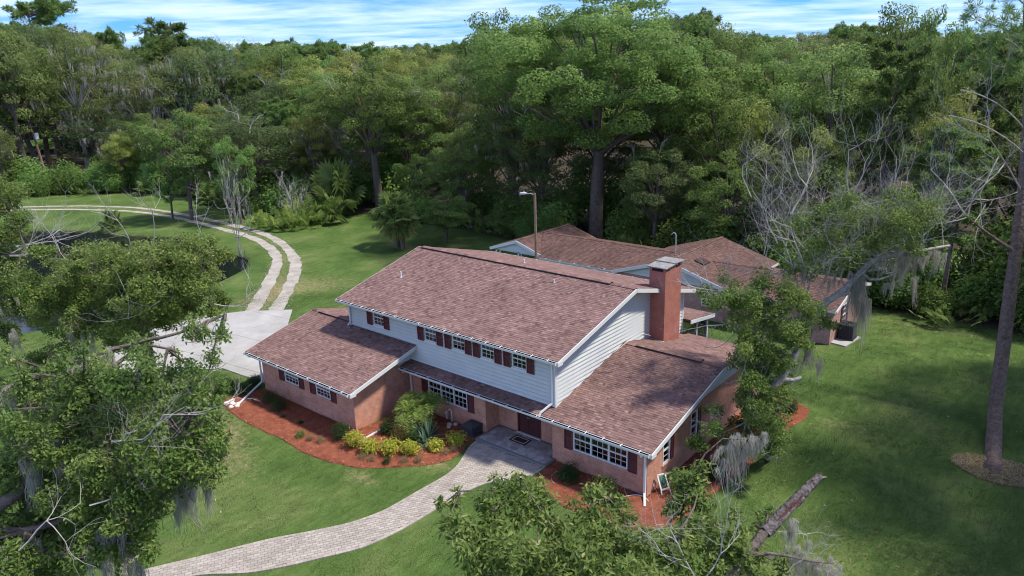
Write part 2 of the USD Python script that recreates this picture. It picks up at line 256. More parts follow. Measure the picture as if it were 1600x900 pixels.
LEAF = {  # dark .. light
    'dark_oak': [(0, (0.044, 0.074, 0.025)), (0.5, (0.112, 0.160, 0.052)), (1, (0.208, 0.265, 0.095))],
    'olive': [(0, (0.058, 0.078, 0.024)), (0.5, (0.159, 0.195, 0.056)), (1, (0.279, 0.302, 0.097))],
    'mid': [(0, (0.052, 0.091, 0.022)), (0.5, (0.141, 0.208, 0.047)), (1, (0.257, 0.333, 0.087))],
    'yellow': [(0, (0.088, 0.113, 0.024)), (0.5, (0.227, 0.261, 0.058)), (1, (0.390, 0.389, 0.106))],
    'light': [(0, (0.064, 0.121, 0.026)), (0.5, (0.166, 0.271, 0.064)), (1, (0.286, 0.405, 0.112))],
    'pine': [(0, (0.054, 0.092, 0.026)), (0.5, (0.128, 0.204, 0.048)), (1, (0.248, 0.325, 0.087))],
    'mid_near': [(0, (0.056, 0.101, 0.019)), (0.5, (0.146, 0.214, 0.044)), (0.85, (0.238, 0.301, 0.073)), (1, (0.316, 0.354, 0.116))],
    'oak_near': [(0, (0.056, 0.102, 0.021)), (0.5, (0.149, 0.229, 0.050)), (0.85, (0.252, 0.329, 0.085)), (1, (0.353, 0.380, 0.128))],
    'bay': [(0, (0.051, 0.088, 0.017)), (0.5, (0.145, 0.213, 0.044)), (0.85, (0.253, 0.306, 0.079)), (1, (0.405, 0.404, 0.165))],
    'palm': [(0, (0.048, 0.082, 0.023)), (0.5, (0.139, 0.207, 0.053)), (0.85, (0.254, 0.317, 0.091)), (1, (0.445, 0.397, 0.154))],
    'date': [(0, (0.090, 0.156, 0.029)), (0.5, (0.228, 0.324, 0.066)), (1, (0.396, 0.456, 0.144))],
    'gold': [(0, (0.17, 0.21, 0.025)), (0.5, (0.42, 0.44, 0.055)), (1, (0.66, 0.62, 0.13))],
    'shrub': [(0, (0.016, 0.032, 0.010)), (0.5, (0.042, 0.080, 0.022)), (1, (0.085, 0.135, 0.042))],
    'croton': [(0, (0.040, 0.038, 0.014)), (0.5, (0.105, 0.085, 0.028)), (1, (0.19, 0.14, 0.050))],
    'agave': [(0, (0.063, 0.119, 0.073)), (0.5, (0.140, 0.238, 0.147)), (1, (0.308, 0.406, 0.266))],
    'straw': [(0, (0.14, 0.105, 0.055)), (0.5, (0.25, 0.205, 0.11)), (1, (0.37, 0.32, 0.19))]}
for k_, r_ in LEAF.items():
    M['leaf_'+k_] = tone_mat('leaf_'+k_, r_, 0.5, 0.22 if 'near' in k_ or k_ == 'bay' else 0.14, 0.5, vary=0.24 if k_ in ('dark_oak', 'olive', 'mid', 'yellow', 'light', 'pine') else 0.0)
# ---------------------------------------------------------------- ground, water, drive, path
LAWN = Polygon([(-150, -10), (-121, 10.8), (-113.2, 19.9), (-105, 25.3), (-93.9, 28), (-82, 27.2), (-70.9, 24.6), (-62.5, 26.2), (-61.6, 30.4), (-60.8, 34.2), (-49.6, 33.4), (-45.7, 33.9), (-41.3, 33.9), (-34.9, 32.4), (-18, 33.5), (-0.35, 31), (6, 31.1), (10, 30.7), (22, 29), (42, 22), (60, -10), (60, -50), (-150, -50)])
POND = Polygon([(-53.5, 13.2), (-60.3, 13.6), (-68, 14.7), (-72.8, 12.4), (-78, 10.3), (-84, 9), (-89, 5.7), (-96, 3.5), (-104, -4), (-100, -16), (-80, -22), (-60, -18), (-49, -11), (-45.5, -5), (-46.3, 2), (-48, 6.8), (-48.9, 8.5), (-50.3, 11)]).buffer(1.5).buffer(-1.5)
gx, gy = np.arange(-150, 60.01, 0.75), np.arange(-50, 118.01, 0.75)
X, Y = np.meshgrid(gx, gy); P2 = np.column_stack([X.ravel(), Y.ravel()])
def smooth(a, lo, hi): t = np.clip((a-lo)/(hi-lo), 0, 1); return t*t*(3-2*t)
import shapely
pts_ = shapely.points(P2)
inl = contains_xy(LAWN, P2[:, 0], P2[:, 1]); dl = shapely.distance(pts_, LAWN.exterior)*np.where(inl, 1, -1)
inp = contains_xy(POND, P2[:, 0], P2[:, 1]); dp = shapely.distance(pts_, POND.exterior)*np.where(inp, 1, -1)
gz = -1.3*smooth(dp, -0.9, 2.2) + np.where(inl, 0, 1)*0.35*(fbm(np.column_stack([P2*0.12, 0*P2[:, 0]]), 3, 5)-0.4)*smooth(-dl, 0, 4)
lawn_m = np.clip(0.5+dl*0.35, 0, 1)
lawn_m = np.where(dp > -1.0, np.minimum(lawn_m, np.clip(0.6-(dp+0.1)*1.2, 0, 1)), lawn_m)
dry = np.zeros(len(P2))
# dry patches: beside the left bed, along the tracks, at the beds' edges, under trees
for (x, y, rx, ry, a) in [(-21.3, -8.6, 2.6, 1.6, 0.75), (-17, -9.5, 3.0, 1.3, 0.30), (-11.2, -6.6, 1.4, 0.6, 0.5), (-9.2, -3.7, 1.2, 0.7, 0.55), (-43.9, 24.8, 2.2, 1.2, 0.7), (-48.0, 5.6, 1.5, 2.0, 0.55), (-45.2, 1.5, 2.2, 2.6, 0.8), (-20, -12, 5, 3, 0.22), (6, 0, 4, 3, 0.22), (12, 2.5, 5, 2, 0.2), (4.5, 11.5, 2, 1.5, 0.3), (5, 29, 6, 1.5, 0.35), (-39, 10.5, 4, 3, 0.30), (-40, 6, 2.0, 4.0, 0.4), (-36, 14, 6, 3, 0.2), (3, 6, 2, 4, 0.2), (9, 6, 5, 3, 0.12)]:
    dry += a*np.exp(-((P2[:, 0]-x)/rx)**2-((P2[:, 1]-y)/ry)**2)
FAR = np.array([[-118, 1], [-110.2, 8.6], [-108.7, 10.3], [-101, 15.8], [-93.2, 19.1], [-86.8, 20.2], [-81.4, 20.6], [-74, 20.5], [-67.9, 20.4], [-63.4, 20.2], [-58.5, 19.3], [-53.2, 17.5], [-47.3, 14.6], [-43.5, 11.8], [-40.3, 9.1], [-37.6, 6.5], [-36.1, 5.15], [-35.0, 4.0]])
NEAR = np.array([[-116.5, -0.2], [-108.5, 7.0], [-107, 8.7], [-98.5, 14.2], [-90.7, 17.6], [-83.2, 18.7], [-78.5, 18.9], [-73.3, 18.8], [-68.7, 18.6], [-64.2, 18.4], [-59.7, 17.9], [-55.7, 16.8], [-52, 15.4], [-48.5, 13.3], [-45.2, 10.7], [-41.9, 7.9], [-39.2, 5.4], [-37.5, 3.9], [-36.4, 2.8]])
mid = LineString((FAR+np.vstack([NEAR[:-1]]))/2)
dm = shapely.distance(pts_, mid); dry += 0.30*np.exp(-(dm/1.1)**2)
G_v = np.column_stack([P2, gz]); nx = len(gx)
ii, jj = np.meshgrid(np.arange(nx-1), np.arange(len(gy)-1)); q0 = (jj*nx+ii).ravel()
quads = np.stack([q0, q0+1, q0+nx+1, q0+nx], 1)
lawn_face = inl[quads].sum(1) >= 2
def ground_part(name, sel):
    fq = quads[sel]; used, inv = np.unique(fq.ravel(), return_inverse=True); fq = inv.reshape(-1, 4)
    p = setting(name, (G_v[used], np.vstack([fq[:, [0, 1, 2]], fq[:, [0, 2, 3]]])), M['ground'], smooth=True)
    pv = UsdGeom.PrimvarsAPI(stage.GetPrimAtPath(p)); n = len(UsdGeom.Mesh(stage.GetPrimAtPath(p)).GetPointsAttr().Get())
    for k, a in (('lawn', lawn_m), ('dry', dry)): pv.CreatePrimvar(k, T.FloatArray, 'vertex').Set(Vt.FloatArray.FromNumpy(a[used][:n].astype(np.float32)))
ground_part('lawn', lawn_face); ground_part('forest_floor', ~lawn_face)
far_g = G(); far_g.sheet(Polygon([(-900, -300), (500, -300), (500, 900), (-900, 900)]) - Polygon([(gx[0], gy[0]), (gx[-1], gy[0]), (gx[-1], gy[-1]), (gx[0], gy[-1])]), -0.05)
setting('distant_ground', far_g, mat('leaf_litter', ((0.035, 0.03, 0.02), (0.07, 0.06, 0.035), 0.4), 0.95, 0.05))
setting('pond_water', G().sheet(POND.buffer(0.5), -0.34), M['water'])
rng = np.random.default_rng(5)
def ragged(poly, amp, step, seed):
    ring = poly.exterior; n = int(ring.length/step); out = []
    for k in range(n):
        p = ring.interpolate(k*step); o = amp*(0.75*(fbm(np.array([[p.x*0.8, p.y*0.8, seed]]), 2)[0]-0.5)+0.35*(fbm(np.array([[p.x*3.1, p.y*3.1, seed+9]]), 2)[0]-0.5))*2
        q = ring.interpolate(k*step+0.05); t = np.array([q.x-p.x, q.y-p.y]); t /= np.linalg.norm(t)+1e-9
        out.append((p.x+t[1]*o, p.y-t[0]*o))
    return Polygon(out).buffer(0)
def strip(line, w0, w1):
    ls = LineString(line); n = int(ls.length/0.8); c = np.array([ls.interpolate(i/n, True).coords[0] for i in range(n+1)])
    c = np.column_stack([np.convolve(np.pad(c[:, k], 3, mode='edge'), np.ones(7)/7, 'valid') for k in (0, 1)])
    d = np.gradient(c, axis=0); d /= np.linalg.norm(d, axis=1, keepdims=True); w = np.linspace(w0, w1, len(c))[:, None]/2
    nn = np.column_stack([-d[:, 1], d[:, 0]]); return Polygon(np.vstack([c+nn*w, (c-nn*w)[::-1]])).buffer(0)
DRIVE = Polygon([(-34.84, 5.75), (-30.5, 2.2), (-25.4, -1.7), (-23.5, -3.3), (-24.9, -3.4), (-28.4, -3.7), (-29.8, -5.0), (-31.0, -7.6), (-34, -8.0), (-37.4, -6.6), (-39.6, -3.0), (-39.4, 0.6), (-37.7, 3.3)])
def chips(poly, n, r, lo=0.03, L=(0.06, 0.16)):
    b = poly.bounds; p = np.column_stack([r.uniform(b[0], b[2], n*3), r.uniform(b[1], b[3], n*3)]); p = p[contains_xy(poly, p[:, 0], p[:, 1])][:n]; k = len(p)
    th = r.uniform(0, np.pi, k); l = r.uniform(*L, k)/2; w = r.uniform(0.012, 0.03, k)/2; z = r.uniform(lo, lo+0.07, k); tl = r.uniform(-0.4, 0.4, k)*l
    d = np.column_stack([np.cos(th)*l, np.sin(th)*l, tl]); s = np.column_stack([-np.sin(th)*w, np.cos(th)*w, 0*w]); c = np.column_stack([p, z])
    v = np.stack([c-d-s, c+d-s, c+d+s, c-d+s], 1).reshape(-1, 3); f = np.arange(4*k).reshape(-1, 4)
    return v, np.vstack([f[:, [0, 1, 2]], f[:, [0, 2, 3]]]), np.repeat(r.random(k), 4)
M['loose'] = tone_mat('loose_gravel', [(0, (0.20, 0.175, 0.13)), (0.5, (0.32, 0.29, 0.24)), (1, (0.44, 0.41, 0.36))], 0.95, 0.05)
for nm, ln, w1, sd in (('gravel_track', FAR, 1.1, 1), ('gravel_track', NEAR, 1.15, 2)):
    tr = ragged(strip(ln, 0.6, w1), 0.22, 0.16, sd) - DRIVE
    tp = setting(nm, G().sheet(tr, 0.008+0.001*sd), M['gravel']); put(tp, 'loose_gravel', chips(tr.buffer(0.45)-tr.buffer(-0.1)-DRIVE, 9000, np.random.default_rng(sd), 0.0, (0.06, 0.2)), M['loose'], kind='stuff')
# concrete drive: panels with joints between them
cuts = [LineString([(-45, -1.6), (-20, 1.9)]), LineString([(-45, 2.6), (-20, 6.1)]), LineString([(-45, -5.4), (-20, -1.9)]), LineString([(-34.2, 12), (-32.6, -14)])]
pan = [DRIVE]
for c in cuts:
    pan = [g for p in pan for g in getattr(p - c.buffer(0.012), 'geoms', [p - c.buffer(0.012)])]
dr = setting('concrete_drive', G().sheet(DRIVE.buffer(-0.02), 0.012), mat('joint_sand', (0.22, 0.20, 0.17), 0.95, 0.05))
for p in pan:
    if p.area > 0.05: put(dr, 'concrete_panel', G().block(p, 0.016, 0.045), M['concrete'])
# paver path
PL = [(-13.9, -18.6), (-12.49, -15.83), (-11.34, -13.74), (-10.35, -11.82), (-9.3, -10.24), (-8.5, -8.78), (-8.15, -7.35), (-8.1, -5.69), (-8.05, -4.14), (-8.2, -3.2), (-8.6, -2.3), (-9.05, -1.2), (-9.1, -0.86)]
PR = [(-12.4, -18.2), (-10.77, -14.82), (-9.07, -13.18), (-7.8, -11.2), (-6.91, -9.41), (-6.64, -7.62), (-6.57, -5.85), (-6.5, -4.6), (-6.3, -3.6), (-5.86, -2.92), (-5.3, -2.3), (-5.0, -1.7), (-4.95, -0.86)]
def curve(pts, n=60):
    from scipy.interpolate import PchipInterpolator
    p = np.array(pts); s = np.r_[0, np.cumsum(np.linalg.norm(np.diff(p, axis=0), axis=1))]
    u = np.linspace(0, s[-1], n); return np.column_stack([PchipInterpolator(s, p[:, k])(u) for k in (0, 1)])
PATH = Polygon(np.vstack([curve(PL), curve(PR)[::-1]])).buffer(0)
ph = setting('paver_path', G().sheet(PATH, 0.012), mat('paver_joint_sand', (0.25, 0.21, 0.18), 0.95, 0.05))
def pavers(poly, w, l, z0, z1, ang, gap, r):
    g = G(); c, s = math.cos(ang), math.sin(ang); bx = poly.bounds; ctr = np.array([(bx[0]+bx[2])/2, (bx[1]+bx[3])/2]); R = math.hypot(bx[2]-bx[0], bx[3]-bx[1])/2
    inner = poly.buffer(-0.03)
    for j in range(int(-R/w), int(R/w)+1):
        for i in range(int(-R/l)-1, int(R/l)+1):
            u, v = (i+(0.5 if j % 2 else 0))*l, j*w
            x, y = ctr[0]+u*c-v*s, ctr[1]+u*s+v*c
            if not contains_xy(inner, x, y): continue
            hu, hv = (l-gap)/2, (w-gap)/2; dz = r.uniform(-0.003, 0.003)
            k = [(x+a*hu*c-b*hv*s, y+a*hu*s+b*hv*c) for a, b in ((-1, -1), (1, -1), (1, 1), (-1, 1))]
            g.hexa([(*q, z0) for q in k]+[(*q, z1+dz) for q in k], r.random())
    return g
put(ph, 'paver', pavers(PATH, 0.15, 0.26, 0.013, 0.05, 1.05, 0.014, rng), M['paver'], kind='stuff')
g = G()
for line in (curve(PL, 130), curve(PR, 130)):
    for a, b in zip(line[:-1], line[1:]):
        g.bar((*(a*0.97+b*0.03), 0.03), (*(a*0.03+b*0.97), 0.03), 0.13, 0.05, rng.random())
put(ph, 'edge_paver', g, M['paver'], kind='stuff')
# mulch beds
BEDL = Polygon(np.vstack([curve([(-24.1, -5.75), (-23.9, -6.2), (-23.5, -6.4), (-22.55, -6.6), (-20.9, -6.8), (-19.1, -6.8), (-17.5, -6.7), (-15.7, -6.8), (-14.2, -6.75), (-12.9, -6.45), (-11.7, -5.95), (-10.7, -5.15), (-9.85, -4.3), (-9.1, -3.4), (-8.85, -2.7), (-8.95, -2.2), (-9.3, -1.4)]), [(-9.3, 0.0), (-14.9, 0.0), (-14.9, -3.8), (-23.35, -3.8), (-23.6, -4.3), (-24.0, -5.0)]])).buffer(0) - PATH.buffer(0.07)
BEDR = Polygon([(-4.9, -0.6), (-4.85, -1.75), (-3.7, -2.45), (-2.2, -2.75), (-0.4, -2.7), (1.1, -2.2), (1.9, -1.0), (2.2, 2), (2.45, 6), (2.6, 9.7), (2.85, 11.2), (2.7, 12.2), (1.5, 12.9), (0, 12.9), (0, 0), (-4.9, 0)]).buffer(0.3).buffer(-0.3) - PATH.buffer(0.07) - Polygon([(-5.05, 0), (0, 0), (0, 12.2), (-5.05, 12.2)])
def bed(poly, seed):
    poly = ragged(poly if poly.geom_type == 'Polygon' else max(poly.geoms, key=lambda q: q.area), 0.13, 0.2, seed); b = poly.bounds; s = 0.16
    xs, ys = np.meshgrid(np.arange(b[0], b[2], s), np.arange(b[1], b[3], s)); p = np.column_stack([xs.ravel(), ys.ravel()])
    p = p[contains_xy(poly.buffer(-0.06), p[:, 0], p[:, 1])]; ring = np.array(poly.exterior.coords)[:-1]; p = np.vstack([ring, p])
    from scipy.spatial import Delaunay
    tri = Delaunay(p).simplices; cen = p[tri].mean(1); tri = tri[contains_xy(poly, cen[:, 0], cen[:, 1])]
    d = shapely.distance(shapely.points(p), poly.exterior); z = 0.012 + np.minimum(d*0.35, 0.05) + 0.05*np.minimum(d*3, 1)*fbm(np.column_stack([p*3.0, 0*d]), 3, seed)
    n = np.cross(np.c_[p[tri[:, 1]]-p[tri[:, 0]], np.zeros(len(tri))], np.c_[p[tri[:, 2]]-p[tri[:, 0]], np.zeros(len(tri))])[:, 2]
    tri = np.where((n < 0)[:, None], tri[:, ::-1], tri)
    # loose chips on top
    return poly, np.column_stack([p, z]), tri
mulch_chip = tone_mat('mulch_chip', [(0, (0.12, 0.038, 0.022)), (0.5, (0.28, 0.092, 0.050)), (0.85, (0.40, 0.17, 0.105)), (1, (0.44, 0.29, 0.20))], 0.95, 0.05)
for poly, sd, n in ((BEDL, 3, 9000), (BEDR, 4, 6500)):
    po, v, f = bed(poly, sd); spill = po.buffer(0.22)
    p = setting('mulch_bed', (v, f), M['mulch'], smooth=True)
    put(p, 'mulch_chip', chips(po, n, rng), mulch_chip, kind='stuff'); put(p, 'spilled_chip', chips(spill - po, 420, rng, 0.012), mulch_chip, kind='stuff')
pr = Point(11.3, 11.35).buffer(1.45)
po = ragged(Polygon([(11.3+1.75*math.cos(a)*1.05, 11.2+1.25*math.sin(a)) for a in np.linspace(0, 6.28, 30)]), 0.15, 0.3, 9)
p = setting('pine_straw_ring', G().sheet(po, 0.012), M['pine_straw'])
put(p, 'pine_straw', chips(po, 2500, rng, 0.012, (0.1, 0.25)), tone_mat('straw_needle', LEAF['straw'], 0.9, 0.05), kind='stuff')
nl = 1100; lx, ly = rng.uniform(-40, 24, nl), rng.uniform(-20, 30, nl)
ok_ = contains_xy(LAWN.buffer(-0.5), lx, ly) & ~contains_xy(Polygon([(-24, -7.5), (3, -7.5), (3, 13), (-24, 13)]), lx, ly) & ~contains_xy(PATH.buffer(0.2), lx, ly) & ~contains_xy(DRIVE.buffer(0.2), lx, ly) & ~contains_xy(Polygon([(-29, 21), (2, 21), (2, 30), (-29, 30)]), lx, ly); lx, ly = lx[ok_], ly[ok_]
k_ = len(lx); th = rng.uniform(0, 6.28, k_); ll, lw = rng.uniform(0.025, 0.075, k_), rng.uniform(0.015, 0.035, k_); c_ = np.column_stack([lx, ly, rng.uniform(0.03, 0.06, k_)]); d_ = np.column_stack([np.cos(th)*ll, np.sin(th)*ll, rng.normal(size=k_)*0.02]); s_ = np.column_stack([-np.sin(th)*lw, np.cos(th)*lw, rng.normal(size=k_)*0.02])
v_ = np.stack([c_-d_, c_+s_, c_+d_, c_-s_], 1).reshape(-1, 3); f_ = np.arange(4*k_).reshape(-1, 4)
setting('fallen_leaves', (v_, np.vstack([f_[:, [0, 1, 2]], f_[:, [0, 2, 3]]]), np.repeat(rng.random(k_), 4)), tone_mat('lawn_litter', [(0, (0.12, 0.085, 0.045)), (0.6, (0.28, 0.22, 0.12)), (1, (0.42, 0.37, 0.25))], 0.9, 0.05), kind='stuff', label='dry leaves and bits of bark scattered over the lawn', cat='leaves')
# concrete pad for the cooling unit
setting('concrete_pad', G().block(Polygon([(0.0, 22.4), (1.45, 22.2), (1.75, 24.4), (0.75, 24.6), (0.1, 24.5)]), -0.05, 0.09), M['concrete'])
# ---------------------------------------------------------------- house
house = thing('brick_house', 'two-storey house with pale siding above red brick, maroon shutters and brown shingle roofs', 'house', (-10, 4, 0))
def shingle_tabs(q, e=0.145, r=rng, keep=None, wmin=0.12, wmax=0.28):
    """Tabs over the quad q (eave left, eave right, ridge right, ridge left): n x 8 corners and tones."""
    q = np.asarray(q, float); u = q[1]-q[0]; L = np.linalg.norm(u); u /= L; w = q[3]-q[0]; w -= u*(w@u); H = np.linalg.norm(w); w /= H; n = np.cross(u, w)
    V, tn = [], []; s0 = ((q[3]-q[0])@u)/H; s1 = ((q[2]-q[1])@u)/H
    for j in range(int(math.ceil(H/e))):
        v0 = j*e; v1 = min(v0+e+0.03, H); a, b = s0*v0, L+s1*v0
        if b-a < 0.05: continue
        cu = np.r_[a, a+np.cumsum(r.uniform(wmin, wmax, int((b-a)/0.2*1.4)+4))-r.uniform(0, 0.3)]; cu = cu[(cu >= a) & (cu < b-0.04)]; cu = np.r_[cu, b]
        if cu[0] > a: cu = np.r_[a, cu]
        for x0, x1 in zip(cu[:-1], cu[1:]):
            V.append((x0, x1, v0, v1)); tn.append(np.clip(r.normal(0.47, 0.21), 0, 1))
    V = np.array(V); tn = np.array(tn)
    x0, x1, v0, v1 = V.T[:, :, None]; x1 = x1-0.006; hb = r.uniform(0.012, 0.022, len(V))[:, None]
    o = q[0]; P = lambda x, v, h: o + u*x + w*v + n*h
    c = np.stack([P(x0, v0, -0.01+0*hb), P(x1, v0, -0.01+0*hb), P(x1, v1, -0.02+0*hb), P(x0, v1, -0.02+0*hb), P(x0, v0, hb), P(x1, v0, hb), P(x1, v1, 0.002+0*hb), P(x0, v1, 0.002+0*hb)], 1)
    if keep is not None:
        k = keep(c[:, :4].mean(1)); c, tn = c[k], tn[k]
    return c, tn
SF = np.array([[4, 5, 6], [4, 6, 7], [0, 1, 5], [0, 5, 4], [1, 2, 6], [1, 6, 5], [3, 0, 4], [3, 4, 7]])
def tabs_mesh(c, tn):
    k = len(c); return c.reshape(-1, 3), (np.arange(k)[:, None, None]*8+SF).reshape(-1, 3), np.repeat(tn, 8)
M['deck'] = mat('roof_deck', (0.10, 0.055, 0.05), 0.9, 0.1)
def roof(parent, quads, mt, th=0.09, single=0, keep=None, e=0.145, name='roof'):
    g = G()
    for q in quads: g.slab(np.asarray(q, float)-[0, 0, 0.006], th)
    rp = put(parent, name, g, M['deck']); cs, ts = [], []
    for q in quads:
        c, t = shingle_tabs(q, e, keep=keep); cs.append(c); ts.append(t)
    c, t = np.vstack(cs), np.concatenate(ts)
    if single:
        d = np.linalg.norm(c.mean(1)-CAM, axis=1); o = np.argsort(d); one, rest = o[:single], o[single:]
        for i in one: put(rp, 'shingle', tabs_mesh(c[i:i+1], t[i:i+1]), mt)
        c, t = c[rest], t[rest]
    put(rp, 'shingle', tabs_mesh(c, t), mt, kind='stuff'); return rp
def cap_ridge(rp, a, b, mt, w=0.16, s=0.25):
    """Bent cap shingles along a ridge."""
    a, b = np.asarray(a, float), np.asarray(b, float); L = np.linalg.norm(b-a); d = (b-a)/L; sd = np.array([-d[1], d[0], 0]); g = G(); n = int(L/0.2)
    for i in range(n):
        p0, p1 = a+d*(i*L/n), a+d*((i+1)*L/n+0.02); h0, h1 = np.array([0, 0, 0.022]), np.array([0, 0, 0.036]); dr_ = np.array([0, 0, -w*s])
        v = [p0+h0, p1+h1, p0+h0+sd*w+dr_, p1+h1+sd*w+dr_, p0+h0-sd*w+dr_, p1+h1-sd*w+dr_]
        g.add(v, [[0, 2, 3], [0, 3, 1], [0, 1, 5], [0, 5, 4]], rng.random())
    put(rp, 'ridge_cap', g, mt)
def ridge_vent(rp, a, b, s):
    a, b = np.asarray(a, float), np.asarray(b, float); d = (b-a)/np.linalg.norm(b-a); sd = np.array([-d[1], d[0], 0])*0.17; z = np.array([0, 0, 1.0]); g = G()
    pr_ = [a-sd-z*0.17*s, a-sd-z*(0.17*s-0.075), a+z*0.085, a+sd-z*(0.17*s-0.075), a+sd-z*0.17*s]; k = b-a
    v = pr_+[p+k for p in pr_]
    g.add(v, [[0, 1, 6, 5], [3, 4, 9, 8]]); g.add(v, [[0, 2, 1], [0, 4, 2], [4, 3, 2], [5, 6, 7], [5, 7, 9], [9, 7, 8]])
    vp = put(rp, 'ridge_vent', g, M['vent_dark'])
    c, t = [], []
    for sg in (-1, 1):
        e0, e1 = a+sg*sd*1.03-z*(0.17*s-0.079), b+sg*sd*1.03-z*(0.17*s-0.079); r0, r1 = a+z*0.088, b+z*0.088
        q = [e0, e1, r1, r0] if sg < 0 else [e1, e0, r0, r1]
        cc, tt = shingle_tabs(q, 0.2); c.append(cc); t.append(tt)
    put(vp, 'cap_shingle', tabs_mesh(np.vstack(c), np.concatenate(t)), M['shingle'])
FRONT = lambda y: (lambda a, d, z: (a, y-d, z))
SIDE = lambda x: (lambda a, d, z: (x+d, a, z))
def fbox(g, mp, a0, a1, z0, z1, d0, d1, tone=0.5):
    """Box on a wall: a along it, d outwards."""
    p = np.array([mp(a, d, z) for z in (z0, z1) for a, d in ((a0, d0), (a1, d0), (a1, d1), (a0, d1))])
    c = p[[0, 1, 2, 3, 4, 5, 6, 7]]; e = np.cross(c[1]-c[0], c[3]-c[0])[2]
    if e < 0: c = p[[0, 3, 2, 1, 4, 7, 6, 5]]
    return g.hexa(c, tone)
def wall(parent, name, mp, outline, holes, mt, th=0.2, label=None):
    poly = Polygon(outline, holes); e = trimesh.creation.extrude_polygon(poly, th, engine='earcut')
    v = np.array([mp(a, -t, z) for a, z, t in e.vertices]); f = np.array(e.faces)
    if np.linalg.det(np.array([np.subtract(mp(1, 0, 0), mp(0, 0, 0)), np.subtract(mp(0, 0, 1), mp(0, 0, 0)), np.subtract(mp(0, -1, 0), mp(0, 0, 0))])) < 0: f = f[:, ::-1]
    return put(parent, name, (v, f), mt, label=label)
def rect(a0, a1, z0, z1): return [(a0, z0), (a1, z0), (a1, z1), (a0, z1)]
def window(parent, mp, a0, a1, z0, z1, units=1, cols=3, rows=4, sill='brick', blind=0.0, name='window', fr=0.045):
    g = G(); d0, d1 = -0.09, 0.012; W = (a1-a0)/units; panes = []
    fbox(g, mp, a0-0.02, a1+0.02, z1-fr, z1+0.02, d0, d1+0.003); fbox(g, mp, a0-0.02, a1+0.02, z0-0.01, z0+fr, d0, d1+0.003)
    zm = (z0+z1)/2
    for k in range(units+1):
        x = a0+k*W; w = fr if 0 < k < units else fr/2+0.02; fbox(g, mp, x-w if k else x-0.02, x+w if k < units else x+0.02, z0+fr, z1-fr, d0, d1)
    for k in range(units):
        x0, x1 = a0+k*W+fr, a0+(k+1)*W-fr
        fbox(g, mp, x0, x1, zm-0.03, zm+0.03, d0+0.02, d1-0.004)
        for s, (b0, b1, dd) in enumerate(((z0+fr, zm-0.03, 0.0), (zm+0.03, z1-fr, 0.006))):
            R = rows//2
            for c in range(1, cols): xx = x0+(x1-x0)*c/cols; fbox(g, mp, xx-0.009, xx+0.009, b0, b1, -0.055, -0.018+dd)
            for r_ in range(1, R): zz = b0+(b1-b0)*r_/R; fbox(g, mp, x0, x1, zz-0.009, zz+0.009, -0.054, -0.02+dd)
            for c in range(cols):
                for r_ in range(R): panes.append((x0+(x1-x0)*c/cols, x0+(x1-x0)*(c+1)/cols, b0+(b1-b0)*r_/R, b0+(b1-b0)*(r_+1)/R))
    w = put(parent, name, g, M['white'])
    for (x0, x1, b0, b1) in panes:
        p = [mp(x0, -0.04, b0), mp(x1, -0.04, b0), mp(x1, -0.04, b1), mp(x0, -0.04, b1)]; put(w, 'pane', (np.array(p), np.array([[0, 1, 2], [0, 2, 3]])), M['glass'])
    if sill:
        g = G(); fbox(g, mp, a0-0.08, a1+0.08, z0-0.10, z0-0.012, -0.05, 0.055); put(w, 'sill', g, M['brick_x'] if sill == 'brick' else M['white'])
    if blind:
        g = G(); fbox(g, mp, a0, a1, z1-(z1-z0)*blind, z1, -0.14, -0.13); put(w, 'blind', g, M['blind'])
    g = G()
    for q in ((a0-0.3, a1+0.3, z0-0.3, z1+0.2, -0.9, -0.88), (a0-0.3, a0-0.28, z0-0.3, z1+0.2, -0.88, -0.21), (a1+0.28, a1+0.3, z0-0.3, z1+0.2, -0.88, -0.21), (a0-0.28, a1+0.28, z0-0.3, z0-0.28, -0.88, -0.21), (a0-0.28, a1+0.28, z1+0.18, z1+0.2, -0.88, -0.21)): fbox(g, mp, *q)
    put(w, 'room_recess', g, M['dark_room'])
    return w
def shutter(parent, mp, a0, a1, z0, z1):
    g = G(); f = 0.06
    for b in ((a0, a0+f, z0, z1), (a1-f, a1, z0, z1), (a0+f, a1-f, z0, z0+f), (a0+f, a1-f, z1-f, z1), (a0+f, a1-f, (z0+z1)/2-f/2, (z0+z1)/2+f/2)): fbox(g, mp, *b, 0.004, 0.045)
    fbox(g, mp, a0+f/2, a1-f/2, z0+f/2, z1-f/2, 0.003, 0.012)
    z = z0+f+0.02
    while z < z1-f-0.03:
        p = [mp(a0+f, 0.012, z+0.035), mp(a1-f, 0.012, z+0.035), mp(a1-f, 0.036, z), mp(a0+f, 0.036, z)]; g.add(p, [[0, 2, 1], [0, 3, 2]]); z += 0.05
    put(parent, 'shutter', g, M['maroon'])
